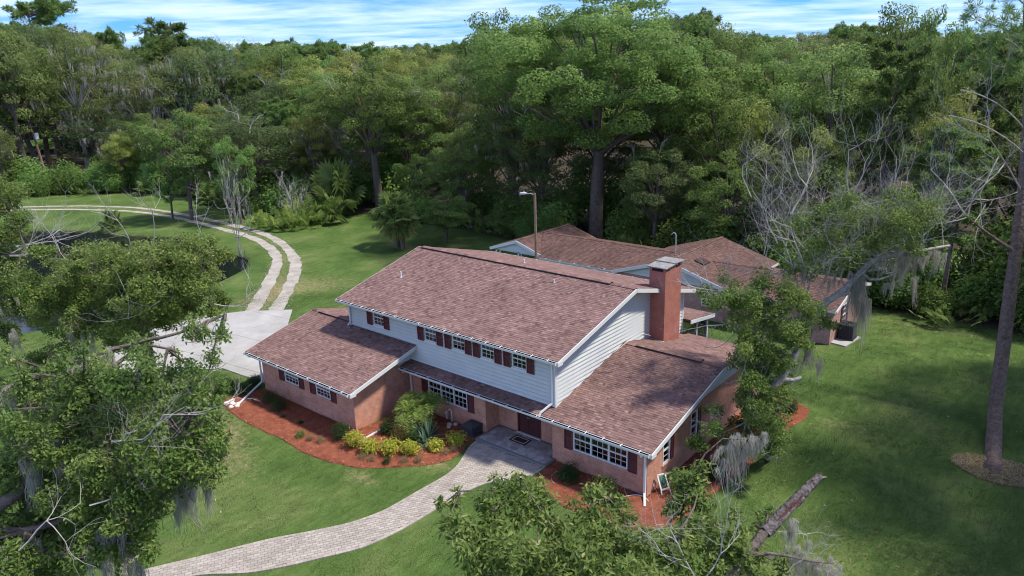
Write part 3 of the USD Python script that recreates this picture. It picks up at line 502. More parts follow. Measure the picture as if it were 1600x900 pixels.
def boards(wp, mp, span, z0, z1, step=0.21, holes=()):
    """Lap siding: span(z) gives where a board runs at height z; cut round the holes (a0, a1, z0, z1)."""
    z = z0
    while z < z1-0.04:
        zt = min(z+step-0.036, z1); (b0, b1), (t0, t1) = span(z), span(zt)  # made-up gap under the next board, drawn as its lap shadow
        hs = sorted((h[0]-0.03, h[1]+0.03) for h in holes if h[2]-0.02 < (z+zt)/2 < h[3]+0.02)
        cuts_ = [b0]+[q for h in hs for q in h]+[b1]; tops = [t0]+[q for h in hs for q in h]+[t1]
        for k in range(0, len(cuts_), 2):
            a, b, c, d = cuts_[k], cuts_[k+1], tops[k+1], tops[k]
            if b-a < 0.05: continue
            if c-d < 0.02: c = d = (c+d)/2
            p = np.array([mp(a, 0.002, z), mp(b, 0.002, z), mp(b, 0.058, z), mp(a, 0.058, z), mp(d, 0.002, zt), mp(c, 0.002, zt), mp(c, 0.007, zt), mp(d, 0.007, zt)])
            if np.cross(p[1]-p[0], p[3]-p[0])[2] < 0: p = p[[0, 3, 2, 1, 4, 7, 6, 5]]
            put(wp, 'siding_board', G().hexa(p), M['siding'])
        z += step
def gutter(parent, a, b, out, hang=0.9, name='gutter'):
    """Open trough from a to b along an eave; out: unit vector away from the wall."""
    a, b = np.asarray(a, float), np.asarray(b, float); o = np.asarray(out, float); z = np.array([0, 0, 1.0]); d = (b-a)/np.linalg.norm(b-a)
    prof = [(0.0, 0.0), (0.0, -0.12), (0.09, -0.12), (0.125, -0.03), (0.125, 0.0), (0.112, 0.0), (0.11, -0.028), (0.08, -0.105), (0.012, -0.105), (0.012, 0.0)]
    v = [p+o*s+z*h for p in (a, b) for s, h in prof]; n = len(prof); fl = 1 if np.cross(o, z) @ d > 0 else -1
    f = [[i, (i+1) % n, n+(i+1) % n, n+i][::fl] for i in range(n)]; g = G().add(v, f)
    for e in (0, 1):
        p = a if e == 0 else b; q = [p, p+o*0.125, p+o*0.125-z*0.12, p-z*0.12]; q += [x+d*(0.01 if e == 0 else -0.01) for x in q]
        g.add(q, [[0, 1, 2, 3], [7, 6, 5, 4], [0, 4, 5, 1], [2, 6, 7, 3], [1, 5, 6, 2]])
    gp = put(parent, name, g, M['white'])
    g = G(); v = [p+o*s+z*h for p in (a+d*0.01, b-d*0.01) for s, h in ((0.014, -0.06), (0.098, -0.06))]; g.add(v, [[0, 1, 3, 2][::-fl]]); g.hexa(np.array([p+o*s+z*h for h in (-0.1, 0.012) for p, s in ((a+d*0.02, 0.013), (b-d*0.02, 0.013), (b-d*0.02, 0.02), (a+d*0.02, 0.02))])); put(gp, 'wet_leaves', g, M['gutter_dark'])  # wet leaves; dark strip painted for shade, dirt and drip edge behind
    L = np.linalg.norm(b-a); k = int(L/hang)
    for i in range(k):
        c = a+d*(L*(i+0.5)/k); put(gp, 'hanger', G().bar(c-o*0.06+z*0.035, c+o*0.13+z*0.006, 0.045, 0.012), M['white'])
def downspout(parent, pts, w=0.085, name='downspout'):
    g = G()
    for a, b in zip(pts[:-1], pts[1:]):
        a, b = np.array(a, float), np.array(b, float); d = (b-a)/np.linalg.norm(b-a); g.bar(a-d*0.03, b+d*0.03, w, w*0.8)
    put(parent, name, g, M['white'])

XM, Y2 = -5.0, 0.2; RW_S, RW_R = 0.231, (6.1, 4.04); MS, MR = 0.261, (6.29, 6.98); LS, LR = 0.251, (0.45, 3.71)
UW = [(-17.78, -16.84), (-13.6, -12.66), (-11.56, -10.62), (-9.56, -8.64), (-7.56, -6.62)]; UZ = (4.08, 5.03)
# brick walls
w_rf = wall(house, 'brick_wall', FRONT(0), rect(-5.05, -0.001, 0, 2.4), [rect(-3.84, -0.97, 0.97, 2.16)], M['brick_x'])
wall(house, 'brick_wall', SIDE(0), [(0.2, 0), (12.2, 0), (12.2, 2.42), (11.2, 2.78), (1.0, 2.78), (0.2, 2.5)], [rect(1.32, 1.95, 0.9, 2.22), rect(3.9, 4.55, 0.82, 2.38)], M['brick_y'])
gs = wall(house, 'gable_siding_wall', SIDE(-0.02), [(1.0, 2.79), (11.2, 2.79), (6.1, 3.92)], [], M['siding'], 0.1)
boards(gs, SIDE(0.0), lambda z: (1.0+(z-2.79)/0.222, 11.2-(z-2.79)/0.222), 2.79, 3.88, 0.2)
wall(house, 'brick_wall', FRONT(0), rect(-14.9, -9.25, 0, 2.4), [rect(-13.36, -10.5, 0.97, 2.16)], M['brick_x'])
wall(house, 'brick_wall', SIDE(-9.25), rect(0.2, 1.0, 0, 2.4), [], M['brick_y'])
wall(house, 'brick_wall', FRONT(1.0), rect(-9.25, -5.05, 0, 2.4), [rect(-8.0, -6.5, 0.14, 2.2)], M['brick_x'])
wall(house, 'brick_wall', lambda a, d, z: (-5.05-d, a, z), rect(0.2, 1.0, 0, 2.4), [], M['brick_y'])
wall(house, 'brick_wall', FRONT(-3.81), rect(-23.35, -14.9, 0, 2.36), [rect(-21.05, -19.72, 1.18, 2.08), rect(-18.1, -16.84, 1.18, 2.08)], M['brick_x'])
wall(house, 'brick_wall', SIDE(-14.9), [(-3.61, 0), (-0.001, 0), (-0.001, 2.66), (-2.6, 2.66), (-3.61, 2.4)], [], M['brick_y'])
gl = wall(house, 'gable_siding_wall', SIDE(-14.92), [(-2.7, 2.67), (0.19, 2.67), (0.19, 3.55)], [], M['siding'], 0.1)
boards(gl, SIDE(-14.9), lambda z: (-2.7+(z-2.67)/0.30, 0.19), 2.67, 3.5, 0.2)
wall(house, 'brick_wall', lambda a, d, z: (-23.35-d, a, z), [(-3.61, 0), (4.7, 0), (4.7, 2.4), (0.45, 3.5), (-3.61, 2.4)], [], M['brick_y'])
wall(house, 'brick_wall', lambda a, d, z: (a, 4.7+d, z), rect(-23.35, -19.86, 0, 2.4), [], M['brick_x'])
wall(house, 'brick_wall', lambda a, d, z: (a, 12.2+d, z), rect(-19.86, 0, 0, 2.4), [], M['brick_x'])
# upper storey, lap siding
M['lap_shadow_gap'] = mat('lap_shadow_gap', (0.12, 0.14, 0.15), 0.7, 0.2)  # dark backing colour standing in for the shadow under each lap board
wf = wall(house, 'siding_wall', FRONT(Y2), rect(-19.86, XM, 2.5, 5.16), [rect(a, b, *UZ) for a, b in UW], M['lap_shadow_gap'])
boards(wf, FRONT(Y2), lambda z: (-19.86, XM), 2.72, 5.12, 0.2, [(a, b, *UZ) for a, b in UW])
wr = wall(house, 'siding_wall', SIDE(XM), [(Y2, 2.4), (12.4, 2.4), (12.4, 5.16), (6.29, 6.78), (Y2, 5.16)], [], M['lap_shadow_gap'])
zr_ = lambda z: (Y2 if z < 5.16 else Y2+(z-5.16)/0.266, 12.4 if z < 5.16 else 12.4-(z-5.16)/0.266)
boards(wr, SIDE(XM), lambda z: (max(zr_(z)[0], (z-2.63)/RW_S-0.567 if z > 9 else -9), min(zr_(z)[1], 12.4)), 2.7, 6.76, 0.2)
wall(house, 'siding_wall', lambda a, d, z: (-19.86-d, a, z), [(Y2, 2.4), (12.4, 2.4), (12.4, 5.16), (6.29, 6.78), (Y2, 5.16)], [], M['siding'])
wall(house, 'siding_wall', lambda a, d, z: (a, 12.4+d, z), rect(-19.86, XM, 2.4, 5.16), [], M['siding'])
for nm, pts in (('corner_board', (XM, Y2)), ('corner_board', (-19.86, Y2)), ('corner_board', (XM, 12.4))):
    x, y = pts; put(house, nm, G().box(x-0.09, x+0.064, y-0.064, y+0.09, 2.45, 5.15), M['white'])
# windows, shutters, door
for k, (a, b) in enumerate(UW):
    window(house, FRONT(Y2), a+0.03, b-0.03, UZ[0]+0.02, UZ[1], 1, 3, 4, 'white', (0.45, 0.75, 0.0, 0.5, 0.3)[k])
    shutter(house, FRONT(Y2-0.055), a-0.47, a-0.03, UZ[0]-0.04, UZ[1]+0.02); shutter(house, FRONT(Y2-0.055), b+0.03, b+0.47, UZ[0]-0.04, UZ[1]+0.02)
window(house, FRONT(0), -3.82, -0.99, 0.99, 2.15, 3, 3, 4, blind=0.35)
shutter(house, FRONT(0), -4.34, -3.88, 0.92, 2.18); shutter(house, FRONT(0), -0.94, -0.50, 0.92, 2.18)
window(house, FRONT(0), -13.34, -10.52, 0.99, 2.15, 3, 3, 4)
shutter(house, FRONT(0), -13.86, -13.40, 0.92, 2.18); shutter(house, FRONT(0), -10.47, -10.02, 0.92, 2.18)
for a, b in ((-21.05, -19.72), (-18.1, -16.84)):
    window(house, FRONT(-3.81), a+0.02, b-0.02, 1.2, 2.07, 1, 4, 4, blind=0.6); shutter(house, FRONT(-3.81), a-0.55, a-0.04, 1.14, 2.1); shutter(house, FRONT(-3.81), b+0.04, b+0.5, 1.14, 2.1)
for (a, b, c, d) in ((1.34, 1.93, 0.92, 2.2), (3.92, 4.53, 0.84, 2.36)):
    window(house, SIDE(0), a, b, c, d, 1, 1, 4); shutter(house, SIDE(0), b+0.05, b+0.32, c, d)
g = G(); fbox(g, FRONT(1.0), -8.0, -7.93, 0.14, 2.2, -0.12, 0.02); fbox(g, FRONT(1.0), -6.57, -6.5, 0.14, 2.2, -0.12, 0.02); fbox(g, FRONT(1.0), -7.93, -6.57, 2.12, 2.2, -0.12, 0.02)
df = put(house, 'door_frame', g, M['maroon'])
for (a, b, hx) in ((-7.925, -7.256, -7.30), (-7.244, -6.575, -7.2)):
    g = G(); fbox(g, FRONT(1.0), a, b, 0.17, 2.115, -0.09, -0.045); f = 0.1
    for z0, z1 in ((0.27, 0.95), (1.05, 1.5)):
        fbox(g, FRONT(1.0), a+f, b-f, z0, z1, -0.05, -0.03)
    d_ = put(house, 'door', g, M['door'])
    ov = G(); cx = (a+b)/2; v = [(cx, 1.0+0.028, 1.8)]+[(cx+0.2*math.cos(t), 1.028, 1.8+0.25*math.sin(t)) for t in np.linspace(0, 2*np.pi, 20, endpoint=False)]
    ov.add(v, [[0, 1+k, 1+(k+1) % 20] for k in range(20)]); put(d_, 'oval_glass', ov, mat('leaded_glass', (0.16, 0.16, 0.18), 0.15, 0.8) if 'leaded_glass' not in str(stage.GetPrimAtPath('/World/Looks').GetChildrenNames()) else UsdShade.Material.Get(stage, '/World/Looks/leaded_glass'))
    g = G(); g.tube([(hx, 0.985, 1.12), (hx, 0.95, 1.12)], 0.025, 8); put(d_, 'door_handle', g, M['grey_metal'])
put(house, 'threshold', G().box(-8.0, -6.5, 0.88, 1.0, 0.151, 0.185), M['white'])
# porch slab with flagstones
slab = Polygon([(-9.25, -0.84), (-4.86, -0.84), (-4.86, -0.02), (-5.06, -0.02), (-5.06, 0.99), (-9.24, 0.99), (-9.24, -0.02)])
ps = put(house, 'porch_slab', G().block(slab, 0, 0.15), mat('slab_mortar', (0.17, 0.165, 0.16), 0.9, 0.1))
x = 0
from scipy.spatial import Voronoi
r2 = np.random.default_rng(12); pts = np.column_stack([r2.uniform(-9.9, -4.2, 170), r2.uniform(-1.4, 1.5, 170)])
for _ in range(3):
    vo = Voronoi(np.vstack([pts, [[-60, 0], [60, 0], [0, 60], [0, -60]]])); pts = np.array([np.mean(vo.vertices[vo.regions[vo.point_region[i]]], axis=0) if -1 not in vo.regions[vo.point_region[i]] else pts[i] for i in range(len(pts))]).clip([-10.5, -2], [-4, 2])
vo = Voronoi(np.vstack([pts, [[-60, 0], [60, 0], [0, 60], [0, -60]]]))
for i in range(len(pts)):
    rg = vo.regions[vo.point_region[i]]
    if -1 in rg or not rg: continue
    c = Polygon(vo.vertices[rg]).intersection(slab.buffer(-0.12)).buffer(-0.012)
    if c.geom_type == 'Polygon' and c.area > 0.01: put(ps, 'flagstone', G().block(c, 0.151, 0.162+0.006*r2.random(), r2.random()), M['flagstone'])
# roofs
def pl(x, y, e): return (x, y, e)
main_q = [[(-20.32, -0.3, 5.26), (-4.44, -0.3, 5.26), (-4.44, 6.29, 6.98), (-20.32, 6.29, 6.98)], [(-4.44, 12.88, 5.26), (-20.32, 12.88, 5.26), (-20.32, 6.29, 6.98), (-4.44, 6.29, 6.98)]]
CH = (XM-0.05, -4.1, 8.65, 10.4)
nochim = lambda c: ~((c[:, 0] > CH[0]-0.02) & (c[:, 0] < CH[1]+0.02) & (c[:, 1] > CH[2]-0.02) & (c[:, 1] < CH[3]+0.02))
rm = roof(house, main_q, M['shingle'], keep=nochim); ridge_vent(rm, (-19.9, 6.29, 6.99), (-5.9, 6.29, 6.99), MS)
cap_ridge(rm, (-5.9, 6.29, 6.99), (-4.44, 6.29, 6.99), M['shingle'], s=MS); cap_ridge(rm, (-20.32, 6.29, 6.99), (-19.9, 6.29, 6.99), M['shingle'], s=MS)
rw_q = [[(XM+0.03, -0.567, 2.5), (0.5, -0.567, 2.5), (0.5, 6.1, 4.04), (XM+0.03, 6.1, 4.04)], [(0.5, 12.77, 2.5), (XM+0.03, 12.77, 2.5), (XM+0.03, 6.1, 4.04), (0.5, 6.1, 4.04)]]
rr = roof(house, rw_q, M['shingle'], single=300, keep=nochim); ridge_vent(rr, (-4.2, 6.1, 4.05), (-0.6, 6.1, 4.05), RW_S)
cap_ridge(rr, (-0.6, 6.1, 4.05), (0.5, 6.1, 4.05), M['shingle'], s=RW_S); cap_ridge(rr, (XM+0.03, 6.1, 4.05), (-4.2, 6.1, 4.05), M['shingle'], s=RW_S)
roof(house, [[(-14.9, -0.567, 2.5), (XM+0.03, -0.567, 2.5), (XM+0.03, Y2, 2.68), (-14.9, Y2, 2.70)]], M['shingle'])
lw_q = [[(-23.95, -4.4, 2.49), (-14.29, -4.4, 2.49), (-14.29, Y2-0.01, 3.645), (-23.95, Y2-0.01, 3.645)], [(-23.95, Y2-0.01, 3.645), (-19.87, Y2-0.01, 3.645), (-19.87, 0.45, 3.71), (-23.95, 0.45, 3.71)], [(-19.87, 5.3, 2.49), (-23.95, 5.3, 2.49), (-23.95, 0.45, 3.71), (-19.87, 0.45, 3.71)]]
rl = roof(house, lw_q, M['shingle']); ridge_vent(rl, (-23.2, 0.45, 3.72), (-19.9, 0.45, 3.72), LS); cap_ridge(rl, (-23.95, 0.45, 3.72), (-23.2, 0.45, 3.72), M['shingle'], s=LS)
rp_ = roof(house, [[(-4.44, 15.5, 3.02), (-13.0, 15.5, 3.02), (-13.0, 12.42, 3.49), (-4.44, 12.42, 3.49)]], M['shingle'])
rlit = np.random.default_rng(61); xs_, ys_ = np.r_[rlit.uniform(-4.5, 0.3, 260), rlit.uniform(-1.5, 0.4, 160)], np.r_[rlit.uniform(0, 6, 260), rlit.uniform(3, 6, 160)]
def litter(rp, x, y, z, L=(0.07, 0.15)):
    k = len(x); th = rlit.uniform(0, 6.28, k); l, w = rlit.uniform(*L, k)/2, rlit.uniform(0.02, 0.05, k)/2; d = np.column_stack([np.cos(th)*l, np.sin(th)*l, RW_S*np.sin(th)*l]); s_ = np.column_stack([-np.sin(th)*w, np.cos(th)*w, RW_S*np.cos(th)*w]); c = np.column_stack([x, y, z+0.032])
    v = np.stack([c-d, c+s_, c+d, c-s_], 1).reshape(-1, 3); f = np.arange(4*k).reshape(-1, 4); put(rp, 'fallen_leaf', (v, np.vstack([f[:, [0, 1, 2]], f[:, [0, 2, 3]]]), np.repeat(rlit.random(k), 4)), M['litter'], kind='stuff')
M['litter'] = tone_mat('dead_leaf', [(0, (0.06, 0.045, 0.03)), (0.5, (0.16, 0.11, 0.065)), (1, (0.30, 0.23, 0.14))], 0.9, 0.05)
litter(rr, xs_, ys_, 2.5+RW_S*(ys_+0.567)); xq, yq = rlit.uniform(-20, -4.8, 160), rlit.uniform(0, 6.0, 160); litter(rm, xq, yq, 5.26+MS*(yq+0.3)); xq, yq = rlit.uniform(-23.5, -14.6, 150), rlit.uniform(-4.2, 0, 150); litter(rl, xq, yq, 2.49+LS*(yq+4.4))
# fascias, rakes, soffits
def fascia(a, b, w=0.05, h=0.2, drop=0.0):
    a, b = np.array(a, float), np.array(b, float); z = np.array([0, 0, 1.0]); put(house, 'fascia', G().bar(a-z*(h/2+drop), b-z*(h/2+drop), w, h), M['white'])
for (x, e, r_, b_) in ((-4.41, (-0.32, 5.245), (6.29, 6.965), (12.9, 5.245)), (-20.35, (-0.32, 5.245), (6.29, 6.965), (12.9, 5.245))):
    fascia((x, *e), (x, *r_)); fascia((x, *r_), (x, *b_))
fascia((0.53, -0.59, 2.485), (0.53, 6.1, 4.025)); fascia((0.53, 6.1, 4.025), (0.53, 12.79, 2.485))
fascia((-14.26, -4.42, 2.475), (-14.26, 0.16, 3.62)); fascia((-23.98, -4.42, 2.475), (-23.98, 0.45, 3.695)); fascia((-23.98, 0.45, 3.695), (-23.98, 5.32, 2.475))
fascia((-4.41, 12.4, 3.48), (-4.41, 15.52, 3.005)); fascia((-4.40, 15.53, 3.0), (-13, 15.53, 3.0))
for a, b in (((-20.3, -0.325, 5.24), (-4.44, -0.325, 5.24)), ((-14.85, -0.592, 2.48), (0.48, -0.592, 2.48)), ((-23.9, -4.425, 2.47), (-14.3, -4.425, 2.47)), ((-20.3, 12.905, 5.24), (-4.44, 12.905, 5.24)), ((XM, 12.795, 2.48), (0.5, 12.795, 2.48)), ((-23.9, 5.325, 2.47), (-19.9, 5.325, 2.47))): fascia(a, b, h=0.16)
for bx in ((-20.3, -4.46, -0.3, Y2+0.02, 5.085, 5.11), (-14.88, XM, -0.56, 0.0, 2.345, 2.37), (XM, 0.48, -0.56, -0.001, 2.345, 2.37), (-23.9, -14.32, -4.39, -3.815, 2.335, 2.36), (-9.24, -5.06, 0.0, 1.0, 2.405, 2.42)):
    put(house, 'soffit', G().box(*bx), M['white'])
for y0, y1, z0, z1, x0, x1 in ((-0.3, 6.29, 5.09, 6.80, XM+0.03, -4.44), (12.88, 6.29, 5.09, 6.80, XM+0.03, -4.44), (-0.56, 6.1, 2.36, 3.9, 0.03, 0.5), (12.77, 6.1, 2.36, 3.9, 0.03, 0.5), (-4.4, 0.17, 2.34, 3.49, -14.87, -14.29)):
    q = [(x0, y0, z0), (x1, y0, z0), (x1, y1, z1), (x0, y1, z1)]; put(house, 'rake_soffit', G().slab(q if y1 > y0 else q[::-1], 0.02), M['white'])
# boxed ends where a rake meets its gutter
for x, y, z in ((-4.42, -0.36, 5.05), (0.52, -0.62, 2.29), (-14.27, -4.45, 2.28)): put(house, 'rake_return', G().box(x-0.12, x+0.045, y, y+0.36, z-0.01, z+0.183), M['white'])
gutter(house, (-20.3, -0.352, 5.235), (-4.46, -0.352, 5.235), (0, -1, 0)); gutter(house, (-14.85, -0.62, 2.475), (0.45, -0.62, 2.475), (0, -1, 0)); gutter(house, (-23.9, -4.452, 2.465), (-14.34, -4.452, 2.465), (0, -1, 0))
gutter(house, (-4.5, 12.93, 5.235), (-20.3, 12.93, 5.235), (0, 1, 0))
downspout(house, [(-23.6, -4.5, 2.34), (-23.6, -4.42, 2.25), (-23.43, -3.9, 2.05), (-23.43, -3.9, 0.55), (-22.75, -5.85, 0.1)])
downspout(house, [(-14.62, -0.66, 2.36), (-14.62, -0.6, 2.25), (-14.62, -0.1, 2.1), (-14.62, -0.07, 0.2)]); downspout(house, [(-14.55, -0.3, 0.2), (-13.8, -2.2, 0.16), (-13.75, -4.75, 0.07)], 0.1)
downspout(house, [(-5.08, -0.36, 5.1), (-5.08, 0.09, 4.95), (-5.08, 0.09, 2.92), (-5.28, -0.55, 2.62), (-5.28, -0.66, 2.5)])
downspout(house, [(0.05, -0.66, 2.36), (0.05, -0.6, 2.25), (-0.06, -0.08, 2.1), (-0.06, -0.08, 0.22), (0.35, -0.75, 0.08)], 0.095)
downspout(house, [(-19.78, -0.36, 5.1), (-19.78, 0.1, 4.95), (-19.78, 0.1, 3.85), (-19.78, -0.1, 3.72)])
# roof pipes
for x, y, r_, h in ((-18.3, 2.9, 0.05, 0.34), (-8.9, 5.4, 0.035, 0.2), (-13.6, 8.6, 0.05, 0.25)):
    zb = 5.26+MS*(y+0.3) if y < 6.29 else 6.98-MS*(y-6.29); vp = put(house, 'vent_pipe', G().tube([(x, y, zb-0.03), (x, y, zb+h)], r_, 10), M['white']); put(vp, 'flashing', G().tube([(x, y, zb-0.02), (x, y, zb+0.06)], [r_*2.2, r_*1.1], 10), M['grey_metal'])
# chimney
cx0, cx1, cy0, cy1 = XM-0.05, -4.1, 8.65, 10.4; g = G().box(cx0, cx1, cy0, cy1, 2.5, 7.28)
for bx in ((cx0, cx0+0.14, cy0, cy0+0.2), (cx1-0.14, cx1, cy0, cy0+0.2), (cx0, cx0+0.14, cy1-0.2, cy1), (cx1-0.14, cx1, cy1-0.2, cy1), (cx1-0.14, cx1, 9.15, 9.5), (cx0, cx0+0.14, 9.15, 9.5)): g.box(*bx, 7.28, 7.47)
ch = put(house, 'chimney', g, M['stucco'])
put(ch, 'flue', G().box(cx0+0.2, cx1-0.2, cy0+0.25, cy1-0.25, 7.28, 7.44), M['gutter_dark'])
put(ch, 'cap_slab', G().slab([(cx0-0.1, cy0-0.1, 7.53), (cx1+0.1, cy0-0.1, 7.53), (cx1+0.1, 9.62, 7.60), (cx0-0.1, 9.62, 7.60)], 0.055), M['cap'])
put(ch, 'cap_slab', G().slab([(cx0-0.12, 9.45, 7.645), (cx1+0.12, 9.45, 7.645), (cx1+0.12, cy1+0.12, 7.60), (cx0-0.12, cy1+0.12, 7.60)], 0.05), M['cap'])
put(ch, 'flashing', G().box(cx0+0.02, cx1+0.02, cy0-0.02, cy1+0.02, 2.9, 3.6) if False else G().slab([(XM+0.04, 8.5, 3.51), (cx1+0.05, 8.5, 3.51), (cx1+0.05, 8.66, 3.475), (XM+0.04, 8.66, 3.475)], 0.03), M['grey_metal'])
# loose white cable hanging over the gable siding and the roof below
t = np.linspace(0, 1, 14); cab = np.column_stack([np.full(14, -4.9)+0.25*t, 5.0+3.2*t, 3.85+0.35*np.sin(t*3.1)-0.25*np.sin(t*6.3)*0.3-0.05*t]); cab[:, 2] = np.maximum(cab[:, 2], np.where(cab[:, 1] < 6.1, 2.5+RW_S*(cab[:, 1]+0.567), 4.04-RW_S*(cab[:, 1]-6.1))+0.04)
put(house, 'loose_cable', G().tube(cab, 0.014, 5), M['white'])
# back porch: posts and insect screens under the low roof
scr = usdkit.material(stage, '/World/Looks/insect_screen', {'t': ('transparent_bsdf', {'color': (0.9, 0.9, 0.9)}), 'd': ('diffuse_bsdf', {'color': (0.02, 0.02, 0.02)}), 'm': ('mix_closure', {'fac': 0.6})}, [('t.BSDF', 'm.closure1'), ('d.BSDF', 'm.closure2')], surface='m.closure')
for x, y in ((-4.75, 15.2), (-4.75, 13.8), (-7.5, 15.2), (-10.2, 15.2), (-12.8, 15.2)): put(house, 'porch_post', G().box(x-0.06, x+0.06, y-0.06, y+0.06, 0, 2.85), M['white'])
for a, b in (((-4.75, 12.4), (-4.75, 13.74)), ((-4.75, 13.86), (-4.75, 15.14)), ((-7.44, 15.2), (-4.81, 15.2)), ((-10.14, 15.2), (-7.56, 15.2)), ((-12.74, 15.2), (-10.26, 15.2))):
    put(house, 'insect_screen', (np.array([(*a, 0.05), (*b, 0.05), (*b, 2.85), (*a, 2.85)]), np.array([[0, 1, 2], [0, 2, 3]])), scr)
put(house, 'porch_floor', G().box(-13, -4.6, 12.42, 15.4, 0, 0.06), M['concrete'])
# ---------------------------------------------------------------- guest house behind
guest = thing('guest_house', 'low brick guest house behind the main house with white gables and a carport', 'house', (-13, 25, 0))
def gable_y(x0, x1, xa, y0, y1, ze, za, keep=None):
    q = [[(x0, y1, ze), (x0, y0, ze), (xa, y0, za), (xa, y1, za)], [(x1, y0, ze), (x1, y1, ze), (xa, y1, za), (xa, y0, za)]]
    rp = roof(guest, q, M['shingle_old'], keep=keep, e=0.2); cap_ridge(rp, (xa, y0, za+0.01), (xa, y1, za+0.01), M['shingle_old'])
    for a, b in (((x0-0.02, y0-0.03, ze), (xa, y0-0.03, za)), ((xa, y0-0.03, za), (x1+0.02, y0-0.03, ze))):
        a, b = np.array(a), np.array(b); put(guest, 'fascia', G().bar(a-[0, 0, 0.12], b-[0, 0, 0.12], 0.05, 0.24), M['white'])
    for x, s in ((x0, -1), (x1, 1)): put(guest, 'fascia', G().box(x-0.03, x+0.03, y0, y1, ze-0.2, ze-0.01), M['white'])
    return rp
gable_y(-28.6, -22.75, -25.62, 22.1, 29.9, 2.5, 3.46)
gable_y(-15.7, -6.3, -11.0, 21.7, 30.6, 2.5, 3.95)
rq = [[(-22.9, 21.75, 2.5), (-15.6, 21.75, 2.5), (-12.5, 25.75, 3.5), (-25.6, 25.75, 3.5)], [(-15.6, 29.7, 2.5), (-22.9, 29.7, 2.5), (-25.6, 25.75, 3.5), (-12.5, 25.75, 3.5)]]
r_ = roof(guest, rq, M['shingle_old'], e=0.2); cap_ridge(r_, (-25.5, 25.75, 3.51), (-12.6, 25.75, 3.51), M['shingle_old'])
rq = [[(-6.4, 21.6, 2.5), (0.85, 21.6, 2.5), (0.85, 25.3, 3.42), (-9.2, 25.3, 3.42)], [(0.85, 29.0, 2.5), (-6.4, 29.0, 2.5), (-9.2, 25.3, 3.42), (0.85, 25.3, 3.42)]]
r_ = roof(guest, rq, M['shingle_old'], e=0.2); cap_ridge(r_, (-9.2, 25.3, 3.43), (0.85, 25.3, 3.43), M['shingle_old'])
for a, b in (((-22.8, 21.72, 2.48), (-15.7, 21.72, 2.48)), ((-6.3, 21.57, 2.48), (0.85, 21.57, 2.48))):
    a, b = np.array(a), np.array(b); put(guest, 'fascia', G().bar(a-[0, 0, 0.09], b-[0, 0, 0.09], 0.05, 0.18), M['white']); gutter(guest, a+[0, -0.03, 0], b+[0, -0.03, 0], (0, -1, 0), 1.2)
for a, b in (((0.87, 21.57, 2.48), (0.87, 25.3, 3.4)), ((0.87, 25.3, 3.4), (0.87, 29.0, 2.48))):
    a, b = np.array(a), np.array(b); put(guest, 'fascia', G().bar(a-[0, 0, 0.09], b-[0, 0, 0.09], 0.05, 0.2), M['white'])
for x0, x1, xa, y, zt in ((-28.2, -23.1, -25.62, 22.3, 3.28), (-15.3, -6.7, -11, 21.95, 3.75)):
    gw = wall(guest, 'gable_siding_wall', FRONT(y), [(x0, 2.42), (x1, 2.42), (xa, zt)], [], M['siding'], 0.1)
    s0, s1 = (xa-x0)/(zt-2.42), (x1-xa)/(zt-2.42); boards(gw, FRONT(y), lambda z: (x0+(z-2.42)*s0, x1-(z-2.42)*s1), 2.42, zt-0.03, 0.25)
GW = [(-8.4, -7.3, 1.0, 2.1), (-14.2, -12.6, 1.0, 2.1), (-3.9, -2.6, 1.2, 2.1)]
wall(guest, 'brick_wall', FRONT(21.95), rect(-15.3, -6.7, 0, 2.42), [rect(*w) for w in GW[:2]], M['pink_x'])
wall(guest, 'brick_wall', FRONT(22.1), rect(-22.9, -15.3, 0, 2.42), [], M['pink_x'])
wall(guest, 'brick_wall', FRONT(22.0), rect(-6.7, 0.5, 0, 2.42), [rect(*GW[2])], M['pink_x'])
wall(guest, 'brick_wall', SIDE(0.5), [(22.2, 0), (28.6, 0), (28.6, 2.4), (25.3, 3.25), (22.2, 2.4)], [rect(24.2, 25.0, 0.6, 2.1)], M['pink_y'])
wall(guest, 'brick_wall', SIDE(-23.1), rect(22.4, 29.5, 0, 2.42), [], M['pink_y'])
wall(guest, 'brick_wall', lambda a, d, z: (a, 29.3+d, z), rect(-23, 0.5, 0, 2.42), [], M['pink_x'])
for w, y in zip(GW, (21.95, 21.95, 22.0)): window(guest, FRONT(y), w[0]+0.02, w[1]-0.02, w[2]+0.02, w[3]-0.02, 1, 3, 4)
window(guest, SIDE(0.5), 24.22, 24.98, 0.62, 2.08, 1, 2, 4)
for s in (24.03, 25.17): shutter(guest, SIDE(0.5), s-0.15, s+0.15, 0.6, 2.1)
g = G()
for x in (-28.1, -25.6, -23.25):
    for y in (22.4, 25.8, 29.3):
        p = put(guest, 'carport_post', G().box(x-0.07, x+0.07, y-0.07, y+0.07, 0, 2.45), M['white'])
for x, s in ((-28.1, 1), (-23.25, -1)): put(guest, 'brace', G().bar((x, 22.4, 1.75), (x+s*0.65, 22.4, 2.42), 0.08, 0.08), M['white'])
put(guest, 'carport_beam', G().box(-28.3, -23.0, 22.33, 22.47, 2.3, 2.42), M['white'])
put(guest, 'carport_floor', G().box(-28.4, -23.0, 22.2, 29.6, 0.0, 0.05), M['concrete'])
# skylight and old aerial bracket on the guest house roof
put(guest, 'skylight', G().slab([(-9.95, 23.7, 3.73), (-9.15, 23.7, 3.49), (-9.15, 24.7, 3.49), (-9.95, 24.7, 3.73)], 0.14), M['vent_dark'])
g = G().tube([(-13.0, 26.6, 3.2), (-13.0, 26.6, 4.55), (-13.05, 26.6, 4.75), (-13.25, 26.6, 4.8), (-13.4, 26.6, 4.6)], 0.035, 6); put(guest, 'roof_pipe', g, M['grey_metal'])

